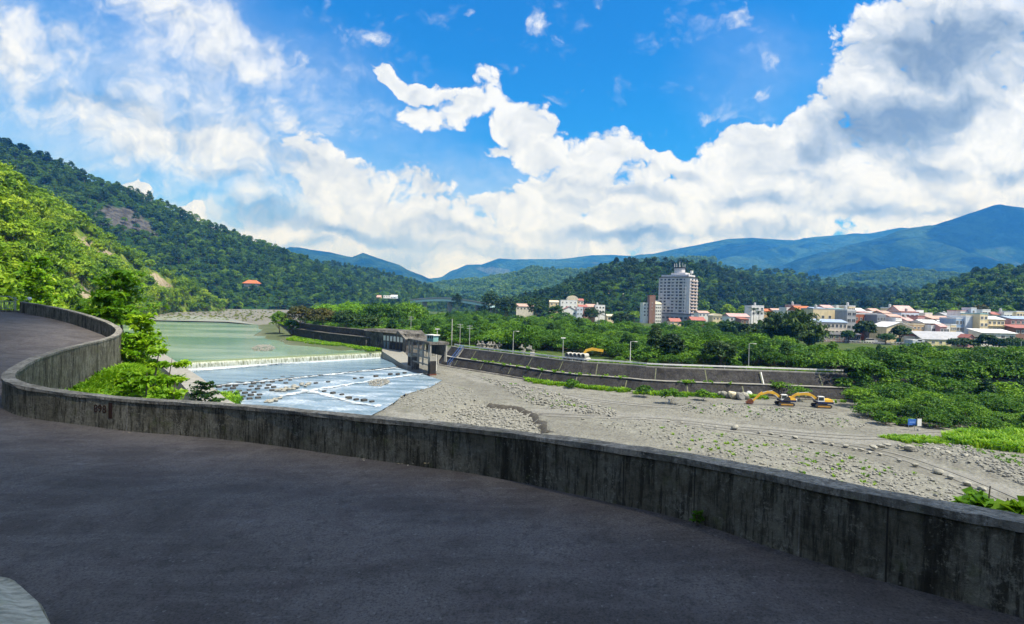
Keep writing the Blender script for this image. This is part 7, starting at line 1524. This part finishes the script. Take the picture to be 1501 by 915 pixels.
# green weed clumps in the rapids corner
Q = np.array([tuple(onz(a, b_, .25)) for a, b_ in zip(rng_.uniform(312, 350, 90), rng_.uniform(578, 594, 90))]); scatter('weeds', Q, rng_.uniform(.6, 1.3, len(Q)), rng_.uniform(0, 6, len(Q)), 'verge', 'green water weeds around blocks in the corner of the rapids', 'weeds')
# leafy shrubs poking over the parapet at the lower right
for i, (px, pyt, Y_, lb) in enumerate(((1466, 722, 7.6, 'bright leafy shrub peeping over the parapet'), (1490, 728, 7.0, 'bright leafy shrub next to the frame edge over the parapet'), (1450, 733, 8.4, 'low leafy sprig left of the bright shrubs over the parapet'), (1515, 722, 6.6, 'tall leafy shrub at the frame edge behind the parapet'))):
    p = at(px, 780, Y_); zt = at(px, pyt, Y_).z; z0 = gz(p.x, Y_); sapling((p.x, Y_, z0), zt-z0, lb, nl=6, leaf=.16, spread=.75, seed=30+i, name='shrub', cat='shrub', per=40)
# bushes along the embankment foot and by the boulders
for i, (px, py, w, lb) in enumerate(((838, 566, 3.0, 'round bush growing on the embankment above the cobble bank'), (984, 588, 4.2, 'bush beside the white bollard at the embankment foot'), (944, 578, 3.4, 'leafy bush at the embankment foot left of the white bollard'), (1140, 577, 5.0, 'green bush behind the nearer excavator boom'), (1170, 583, 4.5, 'green bush between the two excavators'), (1031, 583, 3., 'low bush at the embankment foot right of the white bollard'))):
    p = onz(px, py, .6); g = gz(p.x, p.y); V, F = crown_arrays(700+i, w, w*.7, 26, 30, .3, 0, .6, .18); o = empty('bush', (p.x, p.y, g), 0, lb, 'bush'); link('foliage', npmesh('foliage', V, F, M['leaf_thicket']), o); limb_arrays(700+i, w, w*.6, 0, .06).build('stem', M['bark'], o)
# fallen leaves and a sprig on the road
M['litter'] = surf('dry_leaf', (.34, .27, .14), (.42, .40, .34), 8, .8)
for i, (px, py) in enumerate(((628, 689), (636, 687.5), (533, 684), (592, 686), (1066, 760), (184, 640))):
    p = at(px, py, 1); d_ = ray(px, py); t_ = 3.; 
    for _ in range(60):
        q = d_*t_; 
        if EYE+q.z <= float(road_z(np.array([q.x]), np.array([q.y]))[0])+.03: break
        t_ *= 1.03
    rn = np.random.default_rng(i); V, F = leaf_quads(rn.normal(size=(4, 3))*np.array((.05, .05, .008))+np.array((0, 0, .035)), np.array([(0, 0, 1.)]*4)+rn.normal(size=(4, 3))*.25, .06, .03, rn); o = link('fallen_leaf', npmesh('fallen_leaf', V, F, M['litter'])); o.location = (q.x, q.y, float(road_z(np.array([q.x]), np.array([q.y]))[0])+.12*0+.05); tag(o, 'small dry leaf lying on the asphalt near the parapet', 'leaf', 'fallen leaves on the road')
p, d, tp = wall_frame(1027, 0); nrm = -Vector((d.y, -d.x, 0)).normalized(); sapling((p.x+nrm.x*.09, p.y+nrm.y*.09, p.z), .22, 'tiny green weed sprouting at the foot of the parapet wall', nl=3, leaf=.05, spread=.09, seed=41, name='weed', cat='weed', per=6)
